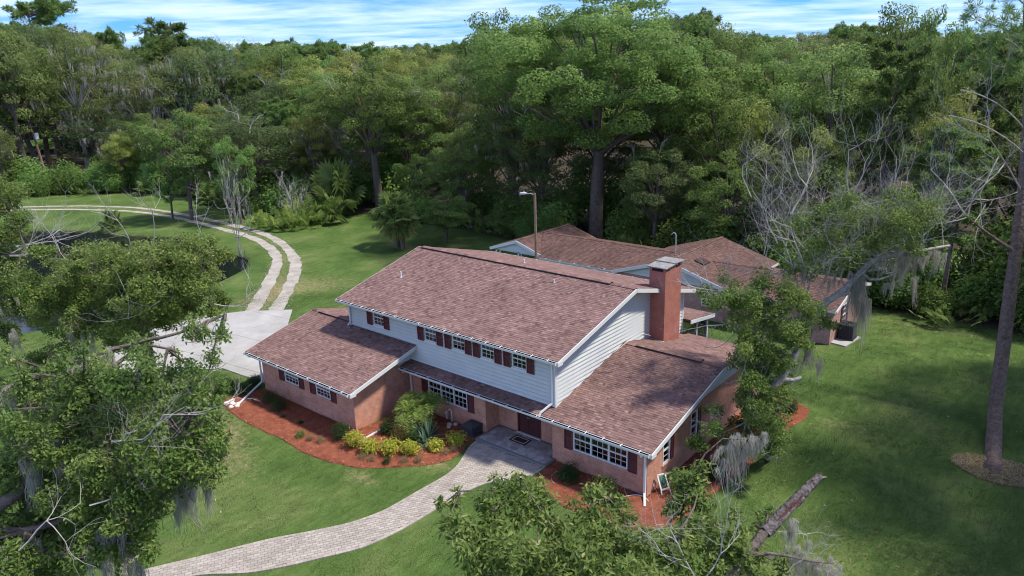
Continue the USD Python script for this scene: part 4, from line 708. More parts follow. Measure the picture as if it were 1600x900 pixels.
# ---------------------------------------------------------------- small things round the houses
# street lamp on a wooden pole
b_ = np.array([-22.1, 20.4, 0]); zt = 5.0
d = ray(842, 302); tt = ((b_[0:2]-CAM[0:2]) @ d[:2])/(d[:2] @ d[:2]); zt = float((CAM+d*tt)[2])
lamp = thing('street_lamp', 'wooden pole with a grey lamp on a short arm, in front of the guest house', 'street lamp', b_)
put(lamp, 'pole', G().tube([b_, b_+[0, 0, zt/2], b_+[0, 0, zt]], [0.13, 0.115, 0.10], 10), M['pole_wood'], smooth=True)
ar = b_+[0, 0, zt-0.12]; lf = -RT*[1, 1, 0]; lf /= np.linalg.norm(lf)
put(lamp, 'arm', G().tube([ar, ar+lf*0.35+[0, 0, 0.12], ar+lf*0.75+[0, 0, 0.16]], 0.03, 6), M['grey_metal'])
h_ = ar+lf*0.75+[0, 0, 0.15]; put(lamp, 'lamp_head', G().tube([h_-lf*0.1, h_+lf*0.05, h_+lf*0.35, h_+lf*0.45], [0.05, 0.12, 0.11, 0.04], 10), M['grey_metal'], smooth=True)
put(lamp, 'photocell', G().tube([h_+lf*0.1+[0, 0, 0.1], h_+lf*0.1+[0, 0, 0.2]], 0.045, 8), M['grey_metal'])
# utility pole and its wires
ub = onz(76, 287); d = ray(47, 194); tt = ((ub[:2]-CAM[:2]) @ d[:2])/(d[:2] @ d[:2]); ut = CAM+d*tt
up_ = thing('utility_pole', 'leaning wooden utility pole with a grey transformer at the edge of the woods', 'utility pole', ub)
ut = np.array([ut[0], ut[1], ut[2]]); pd = ut-ub
put(up_, 'pole', G().tube([ub-[0, 0, 0.3], ub+pd*0.5, ut], [0.24, 0.2, 0.16], 10), M['pole_wood'], smooth=True)
tp = ub+pd*0.80+RT*0.45; put(up_, 'transformer', G().tube([tp-[0, 0, 0.55], tp-[0, 0, 0.5], tp+[0, 0, 0.5], tp+[0, 0, 0.58]], [0.2, 0.34, 0.34, 0.22], 12), M['grey_metal'], smooth=40)
put(up_, 'crossarm', G().bar(ub+pd*0.965-RT*1.1, ub+pd*0.965+RT*1.1, 0.12, 0.14), M['pole_wood'])
for k in (-1.0, 0.0, 1.0): c = ub+pd*0.97+RT*k+[0, 0, 0.1]; put(up_, 'insulator', G().tube([c, c+[0, 0, 0.25]], [0.07, 0.05], 8), M['grey_metal'])
for k, (f_, dz) in enumerate(((0.98, 0.0), (0.93, 0), (0.78, -0.3))):
    a = ub+pd*f_; 
    for sg, e in (('left', ub+np.array([-30, -24, 0])+[0, 0, pd[2]*f_]), ('right', ub+np.array([42, 30, 0])+[0, 0, pd[2]*f_+dz*6])):
        t = np.linspace(0, 1, 16)[:, None]; w_ = a+(e-a)*t; w_[:, 2] -= 4*1.1*(t*(1-t))[:, 0]
        put(up_, 'wire', G().tube(w_, 0.028, 4, cap=False), M['black'])
# cooling unit
ac = thing('air_conditioner', 'black outdoor air conditioning unit on a concrete pad beside the guest house', 'air conditioner', (1.05, 23.75, 0.09))
R_ = trimesh.creation.box([0.9, 0.9, 0.95]); g = G().block(Polygon([(0.6, 23.3), (1.5, 23.3), (1.5, 24.2), (0.6, 24.2)]).buffer(0.06), 0.1, 0.2); put(ac, 'base', g, M['black'])
sq = Polygon([(0.66, 23.36), (1.44, 23.36), (1.44, 24.14), (0.66, 24.14)])
put(ac, 'coil_body', G().block(sq.buffer(0.04), 0.2, 1.0), M['black']); g = G()
for k in range(14): g.block(sq.buffer(0.075)-sq.buffer(0.045), 0.24+k*0.055, 0.262+k*0.055)
put(ac, 'louver', g, M['charcoal']); put(ac, 'top_cover', G().block(sq.buffer(0.1)-Point(1.05, 23.75).buffer(0.34), 1.0, 1.09), M['black'])
g = G()
for r0 in (0.1, 0.18, 0.26, 0.33): g.tube([(1.05+r0*math.cos(a), 23.75+r0*math.sin(a), 1.07) for a in np.linspace(0, 6.3, 20)], 0.008, 4)
put(ac, 'fan_grille', g, M['black'])
# square black planter-like bin by the porch
bx = thing('storage_bin', 'square charcoal slatted bin with a pointed lid on the mulch beside the porch', 'bin', (-9.85, -0.45, 0.05)); g = G(); c = (-9.85, -0.42)
def ring_box(g, c, h, z0, z1): g.block(Polygon([(c[0]+a*h, c[1]+b*h) for a, b in ((-1, -1), (1, -1), (1, 1), (-1, 1))]).buffer(0.025), z0, z1)
ring_box(g, c, 0.33, 0.05, 0.5); b1 = put(bx, 'body', g, M['charcoal'])
for k in range(4): g = G(); ring_box(g, c, 0.355, 0.1+k*0.1, 0.165+k*0.1); put(bx, 'slat', g, M['charcoal'])
h = 0.40; g = G(); g.add([(c[0]+a*h, c[1]+b*h, 0.5) for a, b in ((-1, -1), (1, -1), (1, 1), (-1, 1))]+[(c[0]+a*h, c[1]+b*h, 0.56) for a, b in ((-1, -1), (1, -1), (1, 1), (-1, 1))]+[(c[0]+a*0.12, c[1]+b*0.12, 0.68) for a, b in ((-1, -1), (1, -1), (1, 1), (-1, 1))],
    [[3, 2, 1, 0], [0, 1, 5, 4], [1, 2, 6, 5], [2, 3, 7, 6], [3, 0, 4, 7], [4, 5, 9, 8], [5, 6, 10, 9], [6, 7, 11, 10], [7, 4, 8, 11], [8, 9, 10, 11]]); put(bx, 'lid', g, M['charcoal'])
# water pipe on the wall with stones below
wp = thing('standpipe', 'white bent water pipe standing against the brick wall under the window', 'pipe', (-11.75, -0.12, 0))
put(wp, 'pipe', G().tube([(-11.6, -0.1, 0), (-11.6, -0.1, 0.62), (-11.64, -0.1, 0.68), (-11.75, -0.1, 0.7), (-11.85, -0.1, 0.62)], 0.035, 8), M['white']); put(wp, 'valve', G().tube([(-11.98, -0.06, 0.45), (-11.98, -0.2, 0.45)], [0.07, 0.05], 8), M['white']); put(wp, 'riser', G().tube([(-11.98, -0.1, 0), (-11.98, -0.1, 0.48)], 0.03, 8), M['white'])
def stone(g, c, r, seed, tone=0.5):
    s = trimesh.creation.icosphere(2, 1.0); v = np.array(s.vertices); v = v*(0.75+0.5*fbm(v*1.3+seed*7, 3, seed))[:, None]*np.asarray(r)+np.asarray(c); g.add(v, s.faces, tone); return g
M['stone'] = mat('pale_stone', ((0.36, 0.28, 0.24), (0.55, 0.47, 0.42), 6), 0.9, 0.1, (20, 0.5, 0.02)); M['white_stone'] = mat('white_stone', ((0.48, 0.45, 0.41), (0.68, 0.66, 0.62), 5), 0.9, 0.1, (20, 0.5, 0.02))
for k, (x, y, r_) in enumerate(((-11.35, -0.55, 0.15), (-11.1, -0.35, 0.13), (-11.2, -0.75, 0.12))):
    put('/World', 'stone', stone(G(), (x, y, 0.12), (r_, r_*0.9, r_*0.75), k+1), M['stone'], smooth=True, label=('largest pinkish stone on the mulch below the water pipe', 'pinkish stone on the mulch nearest the brick wall by the water pipe', 'small pinkish stone on the mulch furthest from the wall by the water pipe')[k], cat='stone', group='stones by the water pipe')
r3 = np.random.default_rng(3)
for k in range(9):
    x, y = -22.95+r3.uniform(-0.5, 0.5), -6.15+r3.uniform(-0.3, 0.3)
    put('/World', 'white_rock', stone(G(), (x, y, 0.08), (r3.uniform(0.1, 0.2), r3.uniform(0.1, 0.17), 0.1), 20+k), M['white_stone'], smooth=True, label='white rock in the splash pile under the left downspout', cat='rock', group='white rocks under the left downspout')
dm_ = thing('doormat', 'dark doormat with a pale rectangular border on the porch', 'doormat', (-7.25, 0.2, 0.165)); c, s = math.cos(0.0), 0
put(dm_, 'mat', G().box(-7.78, -6.78, 0.02, 0.62, 0.170, 0.185), mat('mat_brown', (0.06, 0.035, 0.032), 0.95, 0.05)); g = G()
for bx_ in ((-7.68, -6.88, 0.10, 0.14), (-7.68, -6.88, 0.50, 0.54), (-7.68, -7.63, 0.14, 0.50), (-6.93, -6.88, 0.14, 0.50)): g.box(*bx_, 0.185, 0.19)
put(dm_, 'border', g, mat('mat_cream', (0.50, 0.43, 0.38), 0.95, 0.05))
# hose reel on the side wall
hr = thing('hose_reel', 'white hose reel holding a coiled green hose beside the corner downspout', 'hose reel', (0.35, 0.75, 0.0)); g = G(); o = np.array([0.36, 0.75, 0.5]); ua, ub2 = np.array([0.42, 0.9, -0.05]), np.array([-0.5, 0.25, 0.82]); ua /= np.linalg.norm(ua); ub2 -= ua*(ua@ub2); ub2 /= np.linalg.norm(ub2)
cs_ = [o+ua*a*0.2+ub2*b*0.31 for a, b in ((-1, -1), (1, -1), (1, 1), (-1, 1))]
for a, b in zip(cs_, cs_[1:]+cs_[:1]): g.bar(a, b, 0.055, 0.055)
g.bar(cs_[0], cs_[0]*[1, 1, 0]+[0.1, -0.1, 0], 0.05, 0.05); g.bar(cs_[1], cs_[1]*[1, 1, 0]+[0.1, 0.1, 0], 0.05, 0.05); put(hr, 'frame', g, M['white'])
th = np.linspace(0, 2*np.pi*7, 150); rr_ = 0.10+0.035*np.sin(th*0.37); put(hr, 'hose', G().tube(o[None]+ua*(np.cos(th)*rr_)[:, None]+ub2*(np.sin(th)*rr_*1.6)[:, None]+np.cross(ua, ub2)*(0.02*np.sin(th*0.9))[:, None], 0.018, 5), mat('green_hose', (0.03, 0.16, 0.10), 0.4, 0.4))
put(hr, 'drum', G().tube([o-np.cross(ua, ub2)*0.1, o+np.cross(ua, ub2)*0.1], 0.09, 10), M['charcoal'])
t = np.linspace(0, 1, 24); hp = np.column_stack([0.3-2.0*t, -0.35-1.3*t+0.5*np.sin(t*5), 0.1+0*t]); put('/World', 'garden_hose', G().tube(hp, 0.02, 5), M['white'], label='pale garden hose lying across the mulch by the right corner', cat='hose')
post = thing('marker_post', 'thin dark stake standing beside the pale snag by the pond', 'stake', onz(384, 405)); pb = onz(384, 405); put(post, 'stake', G().tube([pb, pb+[0.02, 0, 1.0]], 0.04, 6), M['bark'])
# ---------------------------------------------------------------- plant builders
def unit(a): return a/np.maximum(np.linalg.norm(a, axis=-1, keepdims=True), 1e-9)
def leaves(c, nrm, L, W, r, tone, along=None, fold=0.18):
    """One folded two-triangle leaf per point c, its face towards nrm, growing towards along (random if None)."""
    n = len(c); nrm = unit(nrm); d = r.normal(size=(n, 3)) if along is None else along + r.normal(size=(n, 3))*0.25
    d = unit(d - nrm*(d*nrm).sum(1, keepdims=True)); s = np.cross(nrm, d)
    L = np.broadcast_to(L, (n,))[:, None]*r.uniform(0.7, 1.25, (n, 1)); W = np.broadcast_to(W, (n,))[:, None]*r.uniform(0.75, 1.2, (n, 1))
    m_ = c + d*L*0.5; v = np.stack([c, m_+s*W/2+nrm*W*fold, c+d*L, m_-s*W/2+nrm*W*fold], 1).reshape(-1, 3)
    f = (np.arange(n)[:, None, None]*4+np.array([[0, 1, 2], [0, 2, 3]])).reshape(-1, 3)
    return v, f, np.repeat(np.broadcast_to(tone, (n,)), 4)
def clump(g, c, rad, n, L, W, r, tone=0.5, up=0.5, rand=0.7, flat=0.6, shell=0.5, seed=0):
    d = unit(r.normal(size=(n, 3))); k = shell+(1-shell)*r.random((n, 1))**0.7
    k = k*(0.62+0.76*fbm(d*1.7+seed*3.1+np.asarray(c)*0.37, 3, 7))[:, None]; p = d*k
    p[:, 2] = np.where(p[:, 2] < 0, p[:, 2]*flat, p[:, 2]); p = p*np.asarray(rad)+np.asarray(c)
    t = np.clip(tone+r.normal(size=n)*0.19, 0, 1)
    g.add(*leaves(p, d*0.8+np.array([0, 0, up])+r.normal(size=(n, 3))*rand, L, W, r, t))
def bez(a, b, c, n=7):
    t = np.linspace(0, 1, n)[:, None]; return (1-t)**2*np.asarray(a)+2*t*(1-t)*np.asarray(b)+t*t*np.asarray(c)
def twigs(g, p, d, length, rad, depth, r, spread=0.75, n=3, up=0.15, sides=4):
    """Bare branching: a crooked limb that forks until depth is used up."""
    p = np.asarray(p, float); d = unit(np.asarray(d, float)); pts = [p]
    for k in range(3):
        d = unit(d+r.normal(size=3)*0.16+np.array([0, 0, up*0.4])); pts.append(pts[-1]+d*length/3)
    g.tube(pts, np.linspace(rad, rad*0.62, 4), sides if depth > 1 else 3, cap=depth == 0)
    if depth > 0:
        for k in range(n):
            i = 3 if k == 0 else r.integers(1, 4); nd = unit(d+r.normal(size=3)*spread+np.array([0, 0, up]))
            twigs(g, pts[i], nd, length*r.uniform(0.55, 0.85), rad*(0.6 if k == 0 else 0.45), depth-1, r, spread, n, up, sides)
def moss(g, anchors, length, r, n=8, spread=0.25, w=0.03):
    """Soft tails of tangled moss below each anchor: strands close in towards the tail's tip."""
    m_ = 9; A_ = np.asarray(anchors, float); K = len(A_); full = np.broadcast_to(length, (K,))*r.uniform(0.22, 1.1, K); k = np.repeat(np.arange(K), n); S = len(k); ln = full[k]*r.beta(2.2, 1.5, S)
    t = np.linspace(0, 1, m_); off = r.normal(size=(S, 3))*[spread, spread, spread*0.35]; sway = r.normal(size=(K, 2))*0.12
    z = ln[:, None]*t; f = z/full[k][:, None]; P = np.zeros((S, m_, 3)); P[:, :, 2] = A_[k, 2:3]+off[:, 2:3]-z
    wob = np.cumsum(r.normal(size=(S, m_, 2)), 1)*(0.010+0.010*ln[:, None, None]); wob[:, 0] = 0
    P[:, :, :2] = A_[k, None, :2]+off[:, None, :2]*(1-0.75*np.clip(f, 0, 1)**0.8)[:, :, None]+wob+(sway[k]*full[k][:, None])[:, None]*(f**1.3)[:, :, None]
    th = r.uniform(0, 6.28, S)[:, None]+np.cumsum(r.normal(size=(S, m_)), 1)*0.5
    sd = np.stack([np.cos(th), np.sin(th), 0*th], 2)*(w*np.array([0.4, 0.9, 1, 1, 0.9, 0.75, 0.6, 0.4, 0.1]))[None, :, None]*r.uniform(0.4, 1.3, (S, 1, 1))
    v = np.stack([P-sd, P+sd], 2).reshape(-1, 3); b = np.arange(S)[:, None]*2*m_
    q = np.array([[2*i, 2*i+1, 2*i+3, 2*i+2] for i in range(m_-1)]); f = (b[:, :, None]+q).reshape(-1, 4); g.add(v, f, np.repeat(np.clip(r.normal(0.5, 0.22, S), 0, 1), 2*m_))
def broad_tree(parent, seed, H, R, base, ncl, nleaf, L, leaf, bark='bark', tr=0.3, mossy=0, bare=0, crf=(0.16, 0.27), tone=0.0, top=0.25, fork=4, sparse=1.0):
    """Trunk, limbs and a crown of leaf clumps, base at the origin."""
    r = np.random.default_rng(seed); tk, cr, ms, br = G(), G(), G(), G(); hz = (H-base)/2; cz = (H+base)/2
    lean = r.normal(size=2)*0.03*H; tp = np.array([lean[0], lean[1], base+0.25*(H-base)])
    trunk = bez((0, 0, -0.4), (lean[0]*0.2, lean[1]*0.2, base*0.6), tp, 8); tk.tube(trunk, np.linspace(tr*1.25, tr*0.75, 8), 9)
    cs = []
    for k in range(ncl):
        for _ in range(30):
            d = unit(r.normal(size=3)); d[2] = d[2]*0.9+top; d = unit(d); k_ = r.uniform(0.45, 0.93); c = np.array([d[0]*R*k_, d[1]*R*k_, cz+d[2]*hz*k_])
            c[:2] *= 0.78+0.45*fbm(np.array([[d[0]*1.5+seed, d[1]*1.5, d[2]*1.5]]), 2, seed)[0]
            if all(np.linalg.norm((c-q)/[R, R, hz]) > 0.27 for q in cs): break
        cs.append(c)
    crad = [R*r.uniform(*crf) for _ in cs]; tot = sum(x*x for x in crad); c0 = np.array([lean[0], lean[1], 0])
    for i, (c, q) in enumerate(zip(cs, crad)):
        n = int(nleaf*q*q/tot*sparse); clump(cr, c+c0*0.6, (q, q, q*0.72), n, L, L*0.62, r, 0.5+tone+r.normal()*0.12, seed=i, rand=0.42, shell=0.62)
        if i % 2 == 0 or i < fork*2:
            s = trunk[5 if c[2] < cz else 7]; b_ = s+(c-s)*0.45; b_[2] = max(b_[2], s[2]+0.3*(c[2]-s[2]))+0.4; pt = bez(s, b_+r.normal(size=3)*0.25, c+c0*0.5, 7)
            rr_ = tr*(0.55 if i < fork else 0.3); tk.tube(pt, np.linspace(rr_, 0.05, 7), 6, cap=False)
        if mossy and r.random() < mossy:
            for _ in range(5): a = c+r.normal(size=3)*q*0.6; a[2] = c[2]-q*0.35; moss(ms, [a], r.uniform(0.8, 2.4), r, 9, 0.13, 0.04)
        if bare and r.random() < bare: twigs(br, c, unit(c-[0, 0, cz*0.6])+[0, 0, 0.4], q*1.3, 0.06, 3, r)
    put(parent, 'trunk', tk, M[bark], smooth=60); put(parent, 'crown', cr, M['leaf_'+leaf])
    if ms.n: put(parent, 'hanging_moss', ms, M['moss'], kind='stuff')
    if br.n: put(parent, 'bare_branch', br, M['pale_bark'], kind='stuff')
def pine(parent, seed, H, R, start, nbr, dense=1.0, flat=False):
    r = np.random.default_rng(seed); tk, cr = G(), G(); lean = r.normal(size=2)*0.02*H; tip = np.array([lean[0], lean[1], H*0.97]); tr = 0.013*H+0.06
    trunk = bez((0, 0, -0.4), (0, 0, H*0.5), tip, 10); tk.tube(trunk, np.linspace(tr, 0.06, 10), 8)
    for k in range(nbr):
        f = r.random()**0.8; z = H*(start+(1-start)*f*0.98); i = z/H*9; j = int(min(i, 8)); s = trunk[j]+(trunk[j+1]-trunk[j])*(i-j)
        w = R*(math.sin(math.pi*(0.18+0.72*f))**0.6 if not flat else 0.55+0.45*f)*r.uniform(0.45, 1.05)*(1.0 if f < 0.92 else 0.6); a = r.uniform(0, 6.28); e = s+np.array([math.cos(a)*w, math.sin(a)*w, w*r.uniform(0.05, 0.5)])
        pt = bez(s, (s+e)/2+[0, 0, 0.1*w], e, 6); tk.tube(pt, np.linspace(0.07, 0.02, 6), 4, cap=False)
        for q in (0.55, 0.75, 0.9, 1.0):
            for _ in range(2):
                c = s+(e-s)*q+r.normal(size=3)*[0.26, 0.26, 0.16]*w*0.5; n = int(50*dense); d = unit(r.normal(size=(n, 3))+np.array([0, 0, 0.55]))
                cr.add(*leaves(c+d*0.08, r.normal(size=(n, 3)), 0.55, 0.11, r, np.clip(r.normal(0.5, 0.2, n), 0, 1), along=d*4, fold=0.0))
    put(parent, 'trunk', tk, M['pine_bark'], smooth=60); put(parent, 'crown', cr, M['leaf_pine'])
def fan(g, base, d, pet, Rf, r, nseg=15, droop=0.25, tone=0.5, wf=0.075):
    """A fan palm leaf: a stalk and a half-disc of pointed segments."""
    d = unit(np.asarray(d, float)); up = np.array([0, 0, 1.0]); s = np.cross(d, up); s = unit(s) if np.linalg.norm(s) > 0.05 else np.array([1.0, 0, 0]); u = np.cross(s, d); hub = base+d*pet+np.array([0, 0, -0.06*pet])
    g.tube([base, hub], [0.022, 0.012], 3, tone*0.8, cap=False); th = np.linspace(-1.95, 1.95, nseg); e = np.cos(th)[:, None]*d+np.sin(th)[:, None]*s; ln = Rf*(0.72+0.28*np.cos(th*0.55))*r.uniform(0.88, 1.08, nseg)
    tip = hub+e*ln[:, None]+u*0.18*Rf*np.cos(th)[:, None]-up*(droop*ln*(0.6+0.5*r.random(nseg)))[:, None]; mid = hub+e*ln[:, None]*0.55+u*0.16*Rf*np.cos(th)[:, None]-up*(droop*ln*0.12)[:, None]
    sd = np.cross(e, u); w = wf*Rf; v = np.stack([np.repeat(hub[None], nseg, 0), mid-sd*w, tip, mid+sd*w], 1).reshape(-1, 3)
    g.add(v, (np.arange(nseg)[:, None, None]*4+np.array([[0, 1, 2], [0, 2, 3]])).reshape(-1, 3), np.repeat(np.clip(tone+r.normal(size=nseg)*0.1, 0, 1), 4))
def fan_palm(parent, seed, H, nf, Rf, pet=0.9, mt='palm', dead=4):
    r = np.random.default_rng(seed); cr = G(); top = np.array([0, 0, H])
    if H > 0.4:
        tk = G(); tk.tube(bez((0, 0, -0.2), (0.1, 0, H*0.5), top, 8), [0.24, 0.2, 0.19, 0.19, 0.2, 0.21, 0.22, 0.15], 9)
        put(parent, 'trunk', tk, M['bark'], smooth=60)
    for k in range(nf):
        el = r.uniform(-0.35, 1.35) if k > dead else r.uniform(-1.0, -0.5); a = k*2.4+r.uniform(-0.3, 0.3)
        fan(cr, top+r.normal(size=3)*0.05, (math.cos(a)*math.cos(el), math.sin(a)*math.cos(el), math.sin(el)), pet*r.uniform(0.8, 1.2), Rf*r.uniform(0.85, 1.1), r, droop=0.28+0.2*(el < 0.2), tone=0.95 if k <= dead and H > 0.4 else r.uniform(0.3, 0.75))
    put(parent, 'crown' if H > 0.4 else 'fronds', cr, M['leaf_'+mt])
def palmetto(parent, seed, R, n, Rf=0.5, mt='palm'):
    r = np.random.default_rng(seed); g = G()
    for k in range(n):
        a, q = r.uniform(0, 6.28), R*math.sqrt(r.random()); b = np.array([q*math.cos(a), q*math.sin(a), 0.1]); el = r.uniform(0.5, 1.4); a2 = a+r.uniform(-1.2, 1.2)
        fan(g, b, (math.cos(a2)*math.cos(el), math.sin(a2)*math.cos(el), math.sin(el)), r.uniform(0.6, 1.7)*(1.1-0.4*q/R), Rf*r.uniform(0.8, 1.3), r, 11, 0.2, r.uniform(0.25, 0.85), 0.1)
    put(parent, 'fronds', g, M['leaf_'+mt])
def bush(parent, seed, R, H, n, L, W, leaf, stems=True, shell=0.35, c=(0, 0, 0), lumps=6, spike=0.0):
    r = np.random.default_rng(seed); g = G(); c = np.asarray(c, float)
    for k in range(lumps):
        a = k*2.4; q = R*0.42*math.sqrt((k+0.3)/lumps); cc = c+np.array([q*math.cos(a), q*math.sin(a), H*(0.5+0.12*r.normal())]); clump(g, cc, (R*0.66, R*0.66, H*0.52), n//lumps, L, W, r, 0.5+r.normal()*0.06, up=0.6, rand=0.6, flat=0.95, shell=shell, seed=k+seed)
    if spike:
        for k in range(int(spike)):
            a, q = r.uniform(0, 6.28), R*0.8*r.random(); p = c+np.array([q*math.cos(a), q*math.sin(a), H*0.9]); clump(g, p+[0, 0, H*0.15], (0.12*R, 0.12*R, H*0.25), 26, L, W, r, 0.65)
    if stems:
        t = G()
        for k in range(7): a = r.uniform(0, 6.28); t.tube(bez(c+[0.05*math.cos(a), 0.05*math.sin(a), 0], c+[0.2*R*math.cos(a), 0.2*R*math.sin(a), H*0.3], c+[0.6*R*math.cos(a), 0.6*R*math.sin(a), H*0.7], 5), np.linspace(0.03, 0.008, 5), 4, cap=False)
        put(parent, 'stem', t, M['bark'])
    put(parent, 'foliage', g, M['leaf_'+leaf])

# ---------------------------------------------------------------- the woods
KIND = {}
def kind(key, nat, rad, what, fn, *a, **k):
    p = proto(key); fn(p, *a, **k); KIND[key] = (p, nat, rad, what)
kind('mossy_oak', 15, 6.5, 'dark mossy oak', broad_tree, 11, 15, 6.6, 3.0, 51, 16275, 0.272, 'dark_oak', mossy=0.75, tr=0.38)
kind('dense_oak', 17, 6.0, 'dense dark oak', broad_tree, 12, 17, 6.2, 4.5, 54, 16275, 0.272, 'dark_oak', tr=0.36, bare=0.05)
kind('green_oak', 18, 6.2, 'mid-green broad tree', broad_tree, 13, 18, 6.3, 4.5, 57, 17825, 0.264, 'mid', tr=0.36, bare=0.02)
kind('round_oak', 14, 5.0, 'rounded mid-green tree', broad_tree, 14, 14, 5.0, 2.8, 45, 13175, 0.248, 'mid', tr=0.28)
kind('olive_oak', 18, 5.6, 'olive-green tree', broad_tree, 15, 18, 5.6, 4.5, 54, 14725, 0.256, 'olive', tr=0.3, bare=0.03, mossy=0.15)
kind('cypress', 20, 4.2, 'narrow yellow-green tree', broad_tree, 16, 20, 4.0, 4.5, 60, 13175, 0.240, 'yellow', tr=0.3, bare=0.04, crf=(0.17, 0.27))
kind('yellow_tree', 15, 5.0, 'yellow-green tree', broad_tree, 17, 15, 5.0, 3.0, 48, 13175, 0.240, 'yellow', tr=0.25, bare=0.03)
kind('light_tree', 11, 4.2, 'bright green small tree', broad_tree, 18, 11, 4.2, 2.0, 39, 10850, 0.224, 'light', tr=0.2)
kind('thin_oak', 17, 5.2, 'thin grey-branched tree', broad_tree, 19, 17, 5.2, 4.0, 42, 9300, 0.240, 'olive', 'pale_bark', tr=0.28, mossy=0.5, bare=0.22)
kind('pine_tree', 20, 4.0, 'tall green pine', pine, 21, 20, 4.0, 0.42, 46)
kind('flat_pine', 22, 4.5, 'tall flat-topped pine', pine, 22, 22, 4.6, 0.66, 30, 1.0, True)
kind('wood_shrub', 3.2, 2.2, 'dark green undergrowth shrub', bush, 23, 2.2, 3.4, 2600, 0.26, 0.15, 'mid', False)
kind('bright_shrub', 3.6, 2.3, 'bright green undergrowth shrub', bush, 24, 2.3, 3.6, 2600, 0.27, 0.16, 'light', False)
kind('saw_palmetto', 1.8, 1.9, 'clump of palmetto fronds', palmetto, 25, 1.9, 46, 0.5)
kind('sabal_palm', 3.4, 2.0, 'fan palm', fan_palm, 26, 2.6, 30, 1.0, 1.1)
kind('low_palm', 1.9, 1.9, 'stemless fan palm', fan_palm, 27, 0.3, 26, 1.0, 1.2)
p_ = proto('snag'); rg_ = np.random.default_rng(31); g = G(); mo = G()
for k in range(3): twigs(g, (0.25*k-0.25, 0.1*k, -0.2), (rg_.normal()*0.12, rg_.normal()*0.12, 1), 4.6-0.6*k, 0.15, 4, rg_, 0.5, 3, 0.28)
for v_ in rg_.choice(np.vstack(g.v)[np.vstack(g.v)[:, 2] > 4.0], 26): moss(mo, [v_], 1.6, rg_, 7, 0.12, 0.05)
put(p_, 'branches', g, M['pale_bark']); put(p_, 'hanging_moss', mo, M['moss'], kind='stuff'); KIND['snag'] = (p_, 11, 2.5, 'pale bare snag')
rt = np.random.default_rng(77)
def plant(key, x, y, h=None, label=None, group=None, rad=None, z=0.0, cat=None):
    p, nat, R0, what = KIND[key]; s = (h or nat)/nat; w = (rad/R0) if rad else s*rt.uniform(0.9, 1.12)
    return copy(p, key, label or what, cat or ('palm' if 'palm' in key else 'shrub' if 'shrub' in key else 'pine' if 'pine' in key else 'tree'), (x, y, z), rt.uniform(0, 360), (w, w, s), group)
def top_h(px, py, x, y):
    """Height at (x, y) that meets the view line through (px, py)."""
    d = ray(px, py); t = np.hypot(x-CAM[0], y-CAM[1])/np.hypot(d[0], d[1]); return float(CAM[2]+d[2]*t)
taken, queue = [], []
ORD = ['leftmost', 'second', 'third', 'fourth', 'fifth', 'sixth', 'seventh', 'eighth', 'ninth', 'tenth', 'eleventh', 'twelfth', 'thirteenth', 'fourteenth', 'fifteenth', 'sixteenth', 'seventeenth', 'eighteenth', 'nineteenth', 'twentieth', 'twenty-first', 'twenty-second', 'twenty-third', 'twenty-fourth', 'twenty-fifth', 'twenty-sixth', 'twenty-seventh', 'twenty-eighth', 'twenty-ninth', 'thirtieth']
ZB = np.zeros((125, 220), bool)
def cover(x, y, h, rad, base, mark=True):
    """Share of a crown that nothing nearer hides, in a coarse picture."""
    px, py, w = project((x, y, base+(h-base)/2)); rx, ry = rad*FOC/w/8, (h-base)/2*FOC/w/8; cx, cy = px/8+10, py/8+6
    yy, xx = np.mgrid[0:125, 0:220]; el = ((xx-cx)/max(rx, 0.6))**2+((yy-cy)/max(ry, 0.6))**2 <= 1; n = el.sum(); v = (el & ~ZB).sum()/max(n, 1)
    if mark: ZB[((xx-cx)/max(rx*0.82, 0.5))**2+((yy-cy)/max(ry*0.82, 0.5))**2 <= 1] = True
    return v if n else 0.0
KEEP = [(50, 90, onz(76, 287), 262), (920, 944, (-28.57, 38.5, 0), 380), (576, 602, (-60.6, 36.3, 0), 335)]
def blocks(w, x, y, h, rad):
    px, py, _ = project((x, y, h)); r_ = rad*FOC/w
    return any(w < (np.asarray(b) - CAM) @ FW + 1 and px + r_*0.8 > a0 and px - r_*0.8 < a1 and py < yb - 12 for a0, a1, b, yb in KEEP)
def flush():
    seen = {}; queue.sort(key=lambda q: q[0])
    for w, key, x, y, h, rad, where, one in queue:
        v = cover(x, y, h, rad, 0.0 if KIND[key][1] < 5 else 0.22*h)
        if one is None and v > 0.05 and not blocks(w, x, y, h, rad): seen.setdefault((KIND[key][3], where), []).append((project((x, y, 1))[0], key, x, y, h, rad))
    for (what, where), L_ in seen.items():
        L_.sort()
        for i, (px, key, x, y, h, rad) in enumerate(L_):
            lab = f'{what} {where}' if len(L_) == 1 else f'{what} {where}, {ORD[i] if i < len(ORD) else "one further right"}'+(' from left' if i else '')
            plant(key, x, y, h, lab, f'{what}s {where}', rad=rad)
    return sum(map(len, seen.values()))
def lead(key, px, py0, t, py_top, rad_px, label, base=None, **k):
    """A tree singled out in the picture: by its column, distance and top."""
    P = at(px, 300, t) if base is None else np.array([*base, 0]); x, y = P[:2]; h = top_h(px, py_top, x, y); w = ((P-CAM) @ FW); taken.append((x, y, rad_px*w/FOC*0.8)); queue.append((w, key, x, y, h, rad_px*w/FOC*0.85, '', 1))
    return plant(key, x, y, h, label, rad=rad_px*w/FOC, **k)
